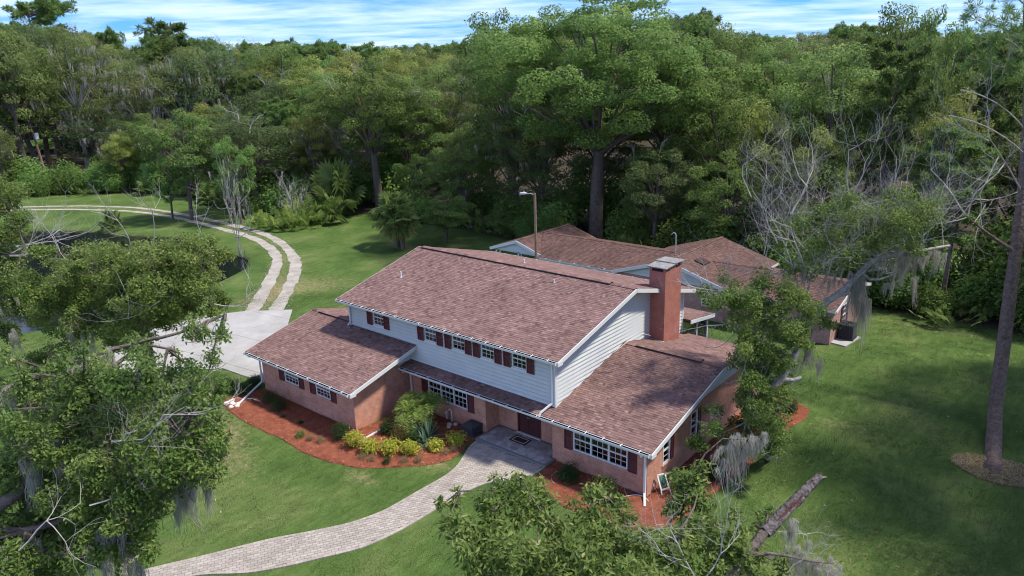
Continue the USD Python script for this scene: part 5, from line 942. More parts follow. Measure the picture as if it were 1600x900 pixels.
# ---- trees singled out
BIG = proto('great_oak'); broad_tree(BIG, 41, 27, 12.0, 10.0, 125, 82000, 0.28, 'mid', tr=0.62, crf=(0.10, 0.18), bare=0.03, fork=7); KIND['great_oak'] = (BIG, 27, 12, '')
lead('great_oak', 932, 0, 77, -22, 190, 'giant spreading oak with a thick bare trunk behind the guest house roofs', base=(-28.57, 38.5)); 
lead('green_oak', 800, 0, 88, 2, 85, 'tall mid-green oak against the left side of the giant oak'); lead('green_oak', 1085, 0, 84, 22, 85, 'tall mid-green oak against the right side of the giant oak')
FK = proto('forked_oak'); broad_tree(FK, 43, 20, 8.0, 8.3, 70, 30000, 0.27, 'mid', tr=0.5, crf=(0.12, 0.21), tone=0.08, bare=0.06, fork=6); KIND['forked_oak'] = (FK, 20, 8, '')
lead('forked_oak', 590, 0, 95, 95, 92, 'oak with a stout forked grey trunk at the lawn edge left of the main roof', base=(-60.6, 36.3))
lead('light_tree', 293, 0, 100, 160, 60, 'bright green tree with a pale trunk beside the gravel drive', base=(-76.8, 19.2)); lead('light_tree', 262, 0, 98, 232, 34, 'lower bright green tree left of the pale trunk beside the gravel drive', base=(-79.5, 18.0)); lead('light_tree', 335, 0, 92, 205, 34, 'loose bright green tree behind the tall pale snag', base=(-69, 21.5)); lead('dense_oak', 402, 0, 96, 178, 82, 'dense dark green oak right of the bright tree by the drive')
lead('mossy_oak', 190, 0, 139, 165, 76, 'dark oak hung with long grey moss right of the utility pole'); lead('light_tree', 40, 0, 168, 212, 62, 'bright green low tree around the utility pole')
lead('cypress', 610, 0, 118, 82, 55, 'yellow-green tree behind the forked oak'); lead('cypress', 500, 0, 116, 100, 55, 'yellow-green tree above the dense dark oak'); lead('yellow_tree', 555, 0, 124, 75, 60, 'wide yellow-green tree between two narrow ones in the middle of the woods')
lead('pine_tree', 315, 0, 150, 26, 52, 'big rounded pine top standing above the skyline on the left'); lead('flat_pine', 105, 0, 158, 0, 60, 'tallest sparse pine with layered boughs at upper left'); lead('flat_pine', 205, 0, 165, 48, 32, 'small flat-topped pine on the skyline beside the tallest sparse pine'); lead('flat_pine', 268, 0, 168, 55, 28, 'smallest flat-topped pine on the skyline next to the big rounded pine')
lead('olive_oak', 30, 0, 150, 20, 60, 'olive tree on the skyline at the far left'); lead('olive_oak', 165, 0, 150, 35, 55, 'olive tree on the skyline right of the tallest sparse pine'); lead('thin_oak', 240, 0, 135, 80, 48, 'grey thin-leaved tree in the woods below the skyline gap'); lead('thin_oak', 660, 0, 104, 130, 45, 'grey mossy tree right of the forked oak')
lead('yellow_tree', 1195, 0, 66, 150, 60, 'yellow-green leafy tree above the guest house right gable'); lead('olive_oak', 1215, 0, 86, 48, 75, 'wide olive tree on the skyline right of the giant oak'); lead('flat_pine', 1100, 0, 120, 22, 45, 'flat pine top just right of the giant oak on the skyline')
lead('green_oak', 1345, 0, 78, -5, 78, 'tall oak top rising into the sky at upper right'); lead('pine_tree', 1375, 0, 60, 68, 58, 'bushy bright pine in front of the woods at upper right'); lead('dense_oak', 1290, 0, 72, 110, 70, 'dark oak between the yellow-green tree and the bushy pine'); lead('green_oak', 1435, 0, 66, -2, 55, 'thin tall oak against the sky near the right edge', ); lead('yellow_tree', 1470, 0, 56, 130, 60, 'yellowing tree behind the bare limbs on the right'); lead('yellow_tree', 1290, 0, 60, 190, 50, 'low yellow-green tree below the bushy pine')
lead('pine_tree', 1545, 0, 58, 60, 60, 'dark pine behind the right edge of the lawn')
lead('snag', 366, 0, 62, 245, 17, 'tall pale snag with hanging moss standing by the pond beside the drive', base=(-54.6, 12.9)); lead('snag', 400, 0, 82, 270, 20, 'shorter pale snag with moss right of the gravel drive', base=(-61.5, 24.2))
lead('round_oak', 690, 0, 68, 300, 42, 'small round dark tree on the lawn behind the main roof', base=(-40.8, 28.6))
lead('sabal_palm', 615, 0, 66, 318, 42, 'two-headed fan palm on the back lawn left of the main roof', base=(-43.4, 24.2)); lead('sabal_palm', 628, 0, 66, 330, 34, 'lower fan palm crown leaning right on the back lawn', base=(-42.3, 23.9))
lead('low_palm', 540, 0, 92, 262, 50, 'large fan palm at the lawn edge left of the forked trunk', base=(-60.8, 29.6)); lead('low_palm', 160, 0, 98, 333, 22, 'small fan palm on the far bank of the pond', base=(-79.8, 10.8)); lead('sabal_palm', 500, 0, 97, 235, 42, 'tall fan palm behind the yellow palmettos')
YP = proto('yellow_palmetto'); palmetto(YP, 52, 2.0, 50, 0.55, 'date'); KIND['yellow_palmetto'] = (YP, 1.9, 2.0, 'yellow-green palmetto clump')
for k, (px, py, rp, h) in enumerate(((425, 346, 32, 2.4), (452, 348, 32, 2.8), (478, 346, 32, 3.4), (505, 336, 34, 4.6), (474, 330, 32, 5.2))):
    P = onz(px, py+8); plant('yellow_palmetto', *P[:2], h, ('low', 'second', 'middle', 'right', 'tallest')[k]+' yellow-green palmetto clump beside the drive bend', 'yellow palmettos by the drive bend', rad=rp*((P-CAM) @ FW)/FOC)
for k, px in enumerate((752, 775, 800, 825)):
    P = onz(px, 372-k*3)+np.array([0, 3.0, 0]); plant('saw_palmetto', *P[:2], 2.9, 'palmetto clump left of the carport, number by row'.replace(', number by row', (' nearest the lawn', ' second along', ' third along', ' against the roof')[k]), 'palmettos left of the carport', rad=2.6)
# ---- the rest of the woods
SKYL = np.array([(-200, 30), (0, 30), (60, 30), (110, 32), (150, 40), (190, 60), (240, 68), (300, 52), (340, 58), (380, 68), (420, 62), (500, 64), (700, 66), (750, 66), (800, 40), (1040, 30), (1110, 32), (1150, 48), (1200, 54), (1260, 50), (1300, 40), (1440, 48), (1480, 52), (1600, 40), (1800, 30)], float)
LINE = {'x': [0, 130, 220, 300, 400, 480, 530, 580, 640, 700, 745, 800, 1340, 1500, 1600]}
sect = [(300, 'behind the pond'), (480, 'behind the gravel drive'), (720, 'left of the giant oak'), (1150, 'behind the guest house'), (1340, 'right of the giant oak'), (9999, 'beyond the right lawn')]
mix = {0: ('mossy_oak', 'dense_oak', 'olive_oak', 'mossy_oak', 'green_oak', 'olive_oak', 'yellow_tree', 'mossy_oak', 'green_oak', 'thin_oak'), 1: ('dense_oak', 'green_oak', 'olive_oak', 'green_oak', 'mossy_oak', 'yellow_tree', 'light_tree', 'pine_tree'), 2: ('cypress', 'yellow_tree', 'green_oak', 'olive_oak', 'cypress', 'green_oak', 'light_tree', 'thin_oak'), 3: ('green_oak', 'dense_oak', 'green_oak', 'round_oak', 'olive_oak', 'light_tree'), 4: ('olive_oak', 'yellow_tree', 'green_oak', 'olive_oak', 'dense_oak', 'light_tree', 'yellow_tree'), 5: ('pine_tree', 'green_oak', 'dense_oak', 'yellow_tree', 'olive_oak', 'pine_tree')}
LB = LAWN.buffer(1.0); far_pts = {}
spots = []
for gx_ in np.arange(-290, 80, 6.6):
    for gy_ in np.arange(-10, 260, 6.6):
        x, y = gx_+rt.uniform(-2.6, 2.6), gy_+rt.uniform(-2.6, 2.6); px, py, w = project((x, y, 8))
        if w < 25 or w > 235 or not (-140 < px < 1760) or contains_xy(LB, x, y) or y < 8 and x > -100: continue
        if any((x-a)**2+(y-b)**2 < max(c*0.55, 2.2)**2 for a, b, c in taken): continue
        spots.append((w, x, y, px))
spots.sort(); n_one = 0
for w, x, y, px in spots:
    si = next(i for i, s in enumerate(sect) if px < s[0]); key = mix[si][rt.integers(len(mix[si]))]; dl_ = LAWN.distance(Point(x, y))
    if w > 150 and rt.random() < 0.3: key = ('pine_tree', 'flat_pine')[rt.integers(2)]
    cap = top_h(px, np.interp(px, SKYL[:, 0], SKYL[:, 1]), x, y); nat = KIND[key][1]*rt.uniform(0.78, 1.12)
    h = min(nat*(0.62+0.38*min(1, dl_/14)), cap)
    if w > 125: h = cap*rt.uniform(0.86, 1.0)+rt.normal()*0.5
    h = max(h, 6.0)
    if w > 172:
        far_pts.setdefault(key, []).append((x, y, h)); continue
    row = 'at the edge' if dl_ < 7 else 'in the woods' if w < 115 else 'deep in woods'
    queue.append((w, key, x, y, h, min(KIND[key][2]*h/KIND[key][1], KIND[key][2]*1.25), f'{row} {sect[si][1]}', None)); n_one += 1
for k_, (x, y, h_) in enumerate(((20.6, 16.0, 26), (21.5, 5.5, 17), (20.0, -3.5, 18), (21.0, 24.5, 25))): plant('green_oak', x, y, h_, ('oak right of the lawn pine, its shade on the grass', 'second oak right of the lawn pine', 'nearest oak right of the lawn', 'oak at the far right end of the lawn')[k_], rad=7.0)
# understorey between the trunks
for w, x, y, px in spots:
    dl_ = LAWN.distance(Point(x, y))
    if w > 135 or dl_ < 5 or dl_ > 45: continue
    si = next(i for i, s in enumerate(sect) if px < s[0]); xx, yy = x+rt.uniform(-3, 3), y+rt.uniform(-3, 3); h = rt.uniform(3.5, 7.0); key = 'wood_shrub' if rt.random() < 0.6 else 'bright_shrub'
    queue.append((w+1, key, xx, yy, h, 3.0, f'in the woods {sect[si][1]}', None))
# undergrowth along the edge
edge = LAWN.exterior; k = 0; s_ = 0.0
while s_ < edge.length:
    q = edge.interpolate(s_); s_ += rt.uniform(1.5, 2.6)
    for off in (0.8, 2.6, 4.8, 7.4, 11.0, 15.0):
        q2 = edge.interpolate(s_+0.3); t_ = np.array([q2.x-q.x, q2.y-q.y]); t_ /= np.linalg.norm(t_)+1e-9; x, y = q.x+t_[1]*off+rt.normal()*0.6, q.y-t_[0]*off+rt.normal()*0.6
        if contains_xy(LAWN, x, y): x, y = 2*q.x-x, 2*q.y-y
        px, py, w = project((x, y, 1)); 
        if contains_xy(LAWN, x, y) or w < 25 or not (-60 < px < 1660) or (-30 < x < 2 and 21 < y < 31): continue
        if rt.random() < 0.28 and off < 2: continue
        si = next(i for i, s in enumerate(sect) if px < s[0]); u_ = rt.random()
        key = 'saw_palmetto' if u_ < 0.22 else 'low_palm' if u_ < 0.30 else 'sabal_palm' if u_ < 0.38 and off > 2 else 'bright_shrub' if u_ < 0.68 else 'wood_shrub'
        h = {'saw_palmetto': 1.7, 'low_palm': 2.4, 'sabal_palm': 4.2, 'bright_shrub': 2.4, 'wood_shrub': 2.4}[key]*rt.uniform(0.7, 1.3)*(1+min(0.16*off, 1.3)*(key[-5:] == 'shrub')); k += 1
        queue.append((w, key, x, y, h, KIND[key][2]*h/KIND[key][1]*rt.uniform(0.9, 1.15), f'under the trees {sect[si][1]}', None))
n_kept = flush()
# far woods as one mass
pi = UsdGeom.PointInstancer.Define(stage, '/World/distant_woods'); keys = sorted(far_pts); pos, idx, ori, scl = [], [], [], []
pi.CreatePrototypesRel()
for i, kx in enumerate(keys):
    src = f'/World/distant_woods/kinds/{kx}'; xp = UsdGeom.Xform.Define(stage, src); xp.GetPrim().GetReferences().AddInternalReference(KIND[kx][0]); pi.GetPrototypesRel().AddTarget(src)
    for x, y, h in far_pts[kx]:
        a = rt.uniform(0, 3.14); pos.append((x, y, 0)); idx.append(i); ori.append(Gf.Quath(math.cos(a), 0, 0, math.sin(a))); w_ = rt.uniform(0.95, 1.35); scl.append((w_, w_, h/KIND[kx][1]))
pi.CreatePositionsAttr([Gf.Vec3f(*map(float, p)) for p in pos]); pi.CreateProtoIndicesAttr(idx); pi.CreateOrientationsAttr(ori); pi.CreateScalesAttr([Gf.Vec3f(*map(float, s)) for s in scl])
tag(pi.GetPrim(), 'distant woods fading into the skyline', 'woods', kind='stuff')
print('woods', n_one, k, n_kept, len(pos))
# ---------------------------------------------------------------- near trees, built limb by limb
def near_tree(name, label, base, limbs, clumps, leaf, L, W, dens, bark, seed, moss_at=(), twig_at=(), cat='tree', shell=0.35, up=0.45, rand=0.9, br=(0.05, 0.018)):
    """limbs: [(points, r0, r1)]; clumps: [(centre, radius, tone, density)]; moss_at: [(point, length, strands, spread)]; twig_at: [(point, direction, length, radius, depth)]."""
    r = np.random.default_rng(seed); t = thing(name, label, cat, base); tk, cr = G(), G()
    def smooth_limb(pts, r0, r1):
        from scipy.interpolate import CubicSpline
        p = np.array(pts, float); s = np.r_[0, np.cumsum(np.linalg.norm(np.diff(p, axis=0), axis=1))]; n = max(5, int(s[-1]/0.35)); u = np.linspace(0, s[-1], n)
        q = CubicSpline(s, p)(u) if len(p) > 2 else p[0]+(p[1]-p[0])*u[:, None]/s[-1]
        q = q+(fbm(q*1.7+seed, 2, 3)-0.5)[:, None]*r.normal(size=3)*min(0.12, 1.5*r0); return q, np.linspace(r0, r1, n)
    for j, (pts, r0, r1) in enumerate(limbs):
        q, rr = smooth_limb(pts, r0, r1); g = G(); g.tube(q, rr, 9 if r0 > 0.08 else 6)
        put(t, 'trunk' if j == 0 else 'limb', g, M[bark], smooth=60)
    allp = np.vstack([np.array(l[0], float) for l in limbs])
    for i, (c, q, tone, d) in enumerate(clumps):
        c = np.asarray(c, float); n = int(dens*q*q*d)
        for k in range(5):
            o = r.normal(size=3)*q*0.42; qq = q*r.uniform(0.42, 0.72); clump(cr, c+o, (qq, qq, qq*0.8), n//5, L, W, r, tone+r.normal()*0.07, up, rand, 0.9, shell, seed+i*5+k)
        j = np.argmin(np.linalg.norm(allp-c, axis=1)); b = allp[j]; pt = bez(b, (b+c)/2+r.normal(size=3)*0.2*q+[0, 0, 0.15*q], c, 6); tk.tube(pt, np.linspace(*br, 6), 5, cap=False)
        for k in range(3): twigs(tk, c-[0, 0, 0.2*q], r.normal(size=3)+[0, 0, 0.3], q*0.8, br[1]*0.75, 2, r)
    if tk.n: put(t, 'twig', tk, M[bark], kind='stuff')
    if cr.n: put(t, 'crown', cr, M['leaf_'+leaf])
    for (p, ln, n, sp) in moss_at:
        g = G(); near_ = np.linalg.norm(np.asarray(p)-CAM) < 17; k = max(3, n//9); a = np.asarray(p, float)+r.normal(size=(k, 3))*[sp, sp, 0.10]; moss(g, a, ln*1.1, r, int(4.2*n/k), 0.028 if near_ else 0.05, 0.0035 if near_ else 0.0065); put(t, 'hanging_moss', g, M['moss'], kind='stuff')
    for (p, d, ln, rad, dep) in twig_at:
        g = G(); twigs(g, p, d, ln, rad, dep, r, 0.6, 3, 0.15); put(t, 'bare_branch', g, M['white_bark'])
    return t
def C(px, py, t, rp, tone=0.5, d=1.0): return (at(px, py, t), rp*t/FOC, tone, d)
rk = np.random.default_rng(8)
# oak on the near bank of the pond (left, upper)
d0 = 41
cl = [C(x, y+16, d0+rk.uniform(-4, 3), q, 0.55+rk.normal()*0.08) for x, y, q in ((62, 435, 36), (105, 425, 40), (150, 405, 42), (190, 400, 42), (225, 392, 40), (258, 382, 38), (292, 372, 34), (318, 368, 26), (345, 385, 20), (110, 462, 36), (150, 455, 44), (200, 450, 46), (245, 440, 46), (290, 425, 42), (322, 425, 30), (335, 452, 20), (170, 495, 34), (215, 488, 36), (258, 474, 32), (292, 462, 28), (75, 545, 28), (60, 480, 24), (185, 425, 44), (125, 445, 44), (270, 410, 40), (230, 465, 42), (185, 475, 42), (85, 450, 36), (310, 400, 34), (110, 515, 30))]
cl += [C(rk.uniform(55, 345), rk.uniform(392, 505), d0+rk.uniform(-4, 3), rk.uniform(10, 20), 0.62+rk.normal()*0.1, 1.2) for _ in range(46)]
tb = np.array([-28.5, -8.0, 0]); tp_ = at(215, 470, d0)
lm = [([tb-[0, 0, 0.3], tb+[0.2, 0, 2.5], (tb+tp_)/2+[0.3, 0, 1.0], tp_], 0.42, 0.16)]+[([(tb+tp_)/2+[0.3, 0, 1.0], (at(x, y, d0)+tp_)/2-[0, 0, 0.6], at(x, y, d0)], 0.15, 0.04) for x, y in ((90, 430), (150, 410), (260, 400), (315, 390), (320, 440), (130, 510))]
tw = [(at(105, 408, d0), (-0.3, -0.2, 1), 1.7, 0.03, 3), (at(205, 388, d0), (0.1, 0, 1), 1.8, 0.03, 3), (at(240, 385, d0-1), (0.3, 0.2, 1), 1.8, 0.03, 3), (at(310, 392, d0), (0.2, 0, 1), 1.5, 0.03, 3), (at(250, 470, d0-4), (-0.6, -0.5, -0.2), 2.0, 0.03, 3), (at(335, 475, d0-4), (0.8, 0.5, -0.2), 1.6, 0.03, 3)]
near_tree('pond_oak', 'leafy oak at left standing between the pond and the concrete drive', tb, lm, cl, 'mid_near', 0.17, 0.088, 1250, 'bark', 101, twig_at=tw, moss_at=[(at(x, y, d0-2), 1.8, 60, 0.3) for x, y in ((100, 500), (140, 520))])
# tree at the far left edge
d1 = 44; tb = np.array([-37.5, -14.5, 0]); cl = [C(x, y, d1+rk.uniform(-3, 3), q, 0.5) for x, y, q in ((-30, 290, 40), (8, 300, 30), (-10, 340, 42), (22, 335, 26), (30, 355, 18), (5, 375, 36), (-20, 400, 44), (18, 415, 30), (-10, 450, 40), (20, 460, 28), (-20, 500, 40), (12, 515, 26))]
tp_ = at(-15, 400, d1)
near_tree('edge_oak', 'oak with grey bare twigs at the far left edge above the pond', tb, [([tb-[0, 0, 0.3], tb+[0.1, 0.1, 3], tp_, at(-5, 330, d1)], 0.35, 0.08), ([tp_, at(10, 400, d1), at(40, 385, d1-1)], 0.1, 0.03)], cl, 'mid_near', 0.19, 0.10, 1150, 'bark', 102, twig_at=[(at(25, 385, d1-1), (0.75, 0.5, 0.15), 2.3, 0.035, 4), (at(15, 400, d1-1), (0.6, 0.4, -0.1), 2.2, 0.03, 4), (at(20, 395, d1-1), (0.7, 0.7, 0.6), 1.8, 0.03, 4)], moss_at=[(at(10, 470, d1-2), 2.0, 60, 0.3), (at(22, 520, d1-2), 2.0, 60, 0.2)])
# big near oak, lower left
d2 = 19
cl = [C(x, y, d2+rk.uniform(-2.6, 2.2), q, 0.46+rk.normal()*0.09, dd) for x, y, q, dd in ((120, 628, 46, 1), (165, 610, 40, 1), (205, 612, 46, 1), (250, 600, 44, 1), (285, 612, 44, 1), (318, 592, 34, 1), (340, 610, 20, 0.9), (300, 582, 20, 0.7), (90, 675, 48, 1.1), (140, 680, 50, 1.1), (190, 672, 46, 1), (240, 680, 46, 1), (282, 690, 44, 1), (318, 700, 38, 1), (342, 722, 22, 0.9), (345, 690, 16, 0.8), (60, 740, 46, 1.1), (110, 735, 50, 1.1), (165, 735, 46, 1), (215, 742, 46, 1), (262, 745, 42, 1), (300, 742, 34, 0.9), (40, 800, 46, 1.1), (95, 795, 50, 1.1), (150, 800, 46, 1), (200, 800, 38, 0.9), (240, 790, 28, 0.7), (30, 860, 50, 1.1), (85, 860, 48, 1.1), (135, 868, 40, 0.9), (175, 850, 32, 0.7), (212, 858, 30, 0.8), (20, 665, 34, 0.8), (10, 720, 40, 0.9), (60, 905, 44, 1), (5, 900, 46, 1), (205, 905, 30, 0.8), (20, 620, 26, 0.5), (330, 560, 18, 0.7), (275, 552, 12, 0.5), (345, 520, 20, 0.7), (318, 515, 24, 0.7), (300, 520, 18, 0.6), (60, 640, 40, 0.9), (150, 640, 44, 1), (230, 640, 44, 1), (120, 705, 46, 1), (270, 720, 40, 1), (190, 705, 44, 1), (75, 770, 46, 1), (185, 770, 44, 1), (120, 830, 46, 1), (60, 830, 46, 1), (215, 575, 24, 0.6), (165, 580, 26, 0.7), (110, 590, 30, 0.8), (55, 600, 30, 0.7), (130, 555, 18, 0.6), (60, 575, 16, 0.5), (40, 690, 40, 0.9), (300, 640, 36, 1), (255, 640, 40, 1), (10, 780, 40, 1), (0, 840, 44, 1))]
cl += [C(x, y, 17.4+rk.uniform(-0.8, 0.8), q, 0.55+rk.normal()*0.09, 0.8) for x, y, q in ((110, 650, 40), (180, 650, 40), (250, 655, 36), (60, 715, 40), (150, 720, 42), (230, 715, 38), (90, 780, 42), (170, 790, 38), (50, 870, 42), (110, 890, 38), (300, 670, 30), (310, 620, 28), (20, 640, 30), (35, 585, 24), (85, 572, 22), (20, 560, 20), (150, 560, 20), (340, 660, 24), (335, 745, 20), (235, 800, 32), (200, 830, 34), (225, 850, 26))]
tb = np.array([-5.2, -23.5, 0.0]); fk = at(-40, 800, 17.5)
lm = [([tb-[0, 0, 0.3], tb+[-0.1, 0.3, 3.2], fk], 0.5, 0.34), ([fk, at(40, 760, 18), at(78, 690, 18.5), at(95, 640, 19)], 0.18, 0.06), ([at(-120, 640, 19), at(-40, 628, 19), at(20, 606, 19), at(75, 578, 19.2), at(130, 560, 19.4), at(185, 542, 19.6), at(226, 530, 19.8)], 0.11, 0.05), ([fk, at(-90, 700, 18), at(-120, 640, 19)], 0.2, 0.14), ([at(130, 600, 19), at(170, 580, 19.4), at(215, 545, 19.8), at(262, 545, 19.8)], 0.07, 0.03), ([at(78, 690, 18.5), at(150, 690, 18.6), at(220, 700, 18.8), at(290, 690, 19)], 0.07, 0.025), ([fk, at(40, 830, 17.6), at(120, 800, 17.6), at(200, 760, 18), at(270, 760, 18.4)], 0.09, 0.03), ([at(40, 830, 17.6), at(110, 870, 17.2), at(170, 850, 17.2)], 0.1, 0.03), ([at(226, 530, 19.8), at(280, 520, 20), at(330, 500, 20.2), at(352, 490, 20.2)], 0.05, 0.02)]
tw = [(at(175, 690, 16.8), (0.8, 0.5, 0.2), 1.2, 0.025, 4), (at(190, 680, 16.8), (0.7, 0.4, 0.0), 1.1, 0.02, 4), (at(140, 790, 16.5), (0.6, 0.6, 0.3), 1.1, 0.02, 4), (at(335, 640, 18), (0.7, 0.5, 0.2), 0.6, 0.015, 3), (at(30, 860, 16), (0.5, 0.5, 0.5), 0.9, 0.02, 3)]
ms_ = [(at(300, 760, 18), 1.3, 120, 0.25), (at(288, 780, 18), 0.9, 80, 0.2), (at(75, 680, 17.6), 1.5, 110, 0.25), (at(55, 720, 17.6), 1.3, 90, 0.2), (at(100, 568, 19), 0.7, 60, 0.25), (at(165, 552, 19.2), 0.6, 50, 0.2), (at(12, 610, 19), 1.0, 60, 0.2), (at(160, 835, 17), 1.3, 90, 0.2), (at(175, 880, 17), 1.2, 80, 0.2), (at(20, 850, 17), 1.4, 90, 0.25), (at(200, 880, 17), 0.9, 60, 0.15)]
near_tree('near_oak', 'large mossy oak in the lower left corner closest to the camera', tb, lm, cl, 'oak_near', 0.125, 0.060, 2700, 'bark', 103, twig_at=tw, moss_at=ms_)
# oak beside the right wing
d3 = 33
cl = [C(x, y, d3+rk.uniform(-1.6, 1.6), q, 0.45+rk.normal()*0.08, dd) for x, y, q, dd in ((1152, 468, 30, 1), (1185, 478, 34, 1.1), (1225, 488, 34, 1), (1262, 492, 26, 0.9), (1290, 505, 20, 0.8), (1120, 462, 24, 0.8), (1103, 448, 18, 0.6), (1140, 440, 18, 0.5), (1160, 510, 30, 1.1), (1195, 520, 36, 1.2), (1232, 522, 28, 1), (1172, 555, 32, 1.2), (1205, 560, 30, 1.2), (1180, 592, 32, 1.2), (1206, 610, 28, 1.1), (1166, 628, 30, 1.1), (1196, 645, 30, 1.1), (1176, 672, 30, 1), (1205, 690, 26, 0.9), (1160, 700, 20, 0.7), (1290, 340, 36, 0.5), (1335, 350, 40, 0.6), (1380, 340, 40, 0.6), (1210, 370, 30, 0.4), (1320, 300, 34, 0.3), (1400, 310, 34, 0.35), (1450, 320, 30, 0.35), (1250, 345, 34, 0.4), (1420, 350, 34, 0.6), (1300, 375, 34, 0.6), (1360, 360, 34, 0.6), (1345, 375, 34, 0.6), (1400, 360, 36, 0.5), (1440, 345, 34, 0.4), (1240, 410, 30, 0.3), (1275, 415, 26, 0.35), (1425, 385, 24, 0.4), (1390, 395, 22, 0.5), (1330, 400, 28, 0.5), (1195, 430, 24, 0.25), (1230, 455, 24, 0.4), (1110, 655, 26, 0.5), (1090, 680, 24, 0.7), (1125, 640, 18, 0.4), (1140, 690, 26, 0.6))]
cl += [C(x, y, d3-1.4+rk.uniform(-0.5, 0.5), q, 0.5+rk.normal()*0.08, 0.9) for x, y, q in ((1180, 480, 30), (1225, 500, 32), (1190, 535, 32), (1215, 565, 28), (1190, 600, 32), (1215, 615, 24), (1185, 645, 30), (1205, 670, 28), (1190, 705, 28), (1215, 700, 20), (1250, 520, 24), (1165, 560, 24))]
tb = np.array([2.1, 7.4, 0.0]); A = lambda px, py, t=d3: at(px, py, t)
lm = [([tb-[0, 0, 0.3], A(1196, 660), A(1203, 620), A(1222, 589), A(1245, 548), A(1262, 510), A(1278, 484)], 0.22, 0.15), ([A(1278, 484), A(1300, 466), A(1322, 450), A(1345, 425), A(1368, 405), A(1402, 398), A(1440, 392), A(1484, 384)], 0.165, 0.06), ([A(1270, 490), A(1290, 472), A(1312, 460), A(1328, 458)], 0.13, 0.09), ([A(1222, 592), A(1238, 594), A(1252, 590)], 0.12, 0.09), ([A(1345, 425), A(1366, 438), A(1392, 430), A(1404, 420)], 0.07, 0.03), ([A(1322, 450), A(1314, 432), A(1320, 415)], 0.06, 0.03), ([A(1245, 548), A(1258, 470), A(1268, 430), A(1277, 408), A(1290, 398), A(1312, 396), A(1330, 386), A(1335, 355), A(1333, 325), A(1326, 300)], 0.06, 0.018), ([A(1262, 440), A(1255, 410), A(1240, 372), A(1236, 335), A(1250, 310), A(1262, 292)], 0.035, 0.012), ([A(1250, 470), A(1240, 420), A(1222, 372), A(1198, 330), A(1176, 306)], 0.035, 0.012), ([A(1196, 560), A(1160, 500), A(1120, 470), A(1098, 445)], 0.07, 0.02), ([A(1203, 640), A(1165, 660), A(1120, 680), A(1092, 690)], 0.06, 0.02)]
U = UP; tw = []
for pts_l, _a0, _a1 in lm[1:]:
    if project(pts_l[-1])[1] > 470: continue
    for q0, q1 in zip(pts_l[1:-1], pts_l[2:]):
        for f_ in np.arange(0.1, 1.0, 0.85/max(0.42, np.linalg.norm(q1-q0))): tw.append((q0+(q1-q0)*f_, UP*rk.uniform(0.3, 1.0)+RT*rk.normal()*0.6+FW*rk.normal()*0.5, rk.uniform(0.9, 1.7), rk.uniform(0.013, 0.021), 4))
for _ in range(9):
    tw.append((A(rk.uniform(1230, 1470), rk.uniform(330, 400), d3+rk.uniform(-1.2, 1.2)), UP*rk.uniform(0.5, 1.0)+RT*rk.normal()*0.5+FW*rk.normal()*0.4, rk.uniform(1.0, 1.8), rk.uniform(0.014, 0.022), 5))
tw += [(A(1174, 308), U*1.0-RT*0.25, 1.5, 0.024, 4), (A(1190, 325), U+RT*0.1, 1.4, 0.022, 4), (A(1262, 292), U*0.6-RT*0.5, 1.8, 0.024, 4), (A(1250, 310), U+RT*0.35, 1.6, 0.03, 4), (A(1326, 300), U-RT*0.2, 1.9, 0.028, 4), (A(1330, 310), U+RT*0.5, 1.7, 0.025, 4), (A(1390, 330), U+RT*0.1, 1.7, 0.025, 4), (A(1400, 360), U+RT*0.5, 1.7, 0.025, 4), (A(1440, 370), U*0.5+RT*0.6, 1.6, 0.024, 4), (A(1360, 400), U, 1.9, 0.024, 4), (A(1300, 400), U-RT*0.3, 1.6, 0.03, 4), (A(1270, 400), U*0.8-RT*0.9, 1.6, 0.03, 4), (A(1250, 440), U*0.4-RT, 1.5, 0.025, 4), (A(1130, 455), -RT-U*0.2, 1.3, 0.025, 3), (A(1150, 500), -RT-U*0.5, 1.4, 0.025, 3), (A(1165, 505), -RT*0.7-U, 1.5, 0.025, 3), (A(1290, 440), U*0.9+RT*0.2, 1.5, 0.025, 4), (A(1215, 380), U-RT*0.5, 1.3, 0.03, 4), (A(1190, 600), -RT*0.5+U, 0.9, 0.02, 3), (A(1170, 585), -RT-U*0.6, 1.0, 0.02, 3)]
ms_ = [(A(1340, 430), 1.9, 130, 0.16), (A(1336, 440), 3.0, 90, 0.10), (A(1350, 470), 2.6, 70, 0.1), (A(1395, 402), 1.3, 100, 0.25), (A(1418, 400), 1.6, 120, 0.25), (A(1440, 397), 1.3, 110, 0.25), (A(1465, 392), 1.2, 100, 0.25), (A(1390, 445), 1.0, 40, 0.08), (A(1430, 435), 1.2, 40, 0.08), (A(1300, 430), 1.3, 50, 0.15), (A(1265, 540), 2.2, 60, 0.12), (A(1280, 560), 1.6, 50, 0.1), (A(1250, 560), 1.5, 40, 0.2), (A(1240, 420), 1.2, 60, 0.3), (A(1350, 380), 1.0, 60, 0.5), (A(1320, 330), 0.9, 60, 0.6), (A(1165, 470), 1.0, 30, 0.15)]
near_tree('leaning_oak', 'half-bare mossy oak leaning right from the mulch beside the right wing', tb, lm, cl, 'oak_near', 0.135, 0.066, 2100, 'pale_bark', 104, twig_at=tw, moss_at=ms_, up=0.35)
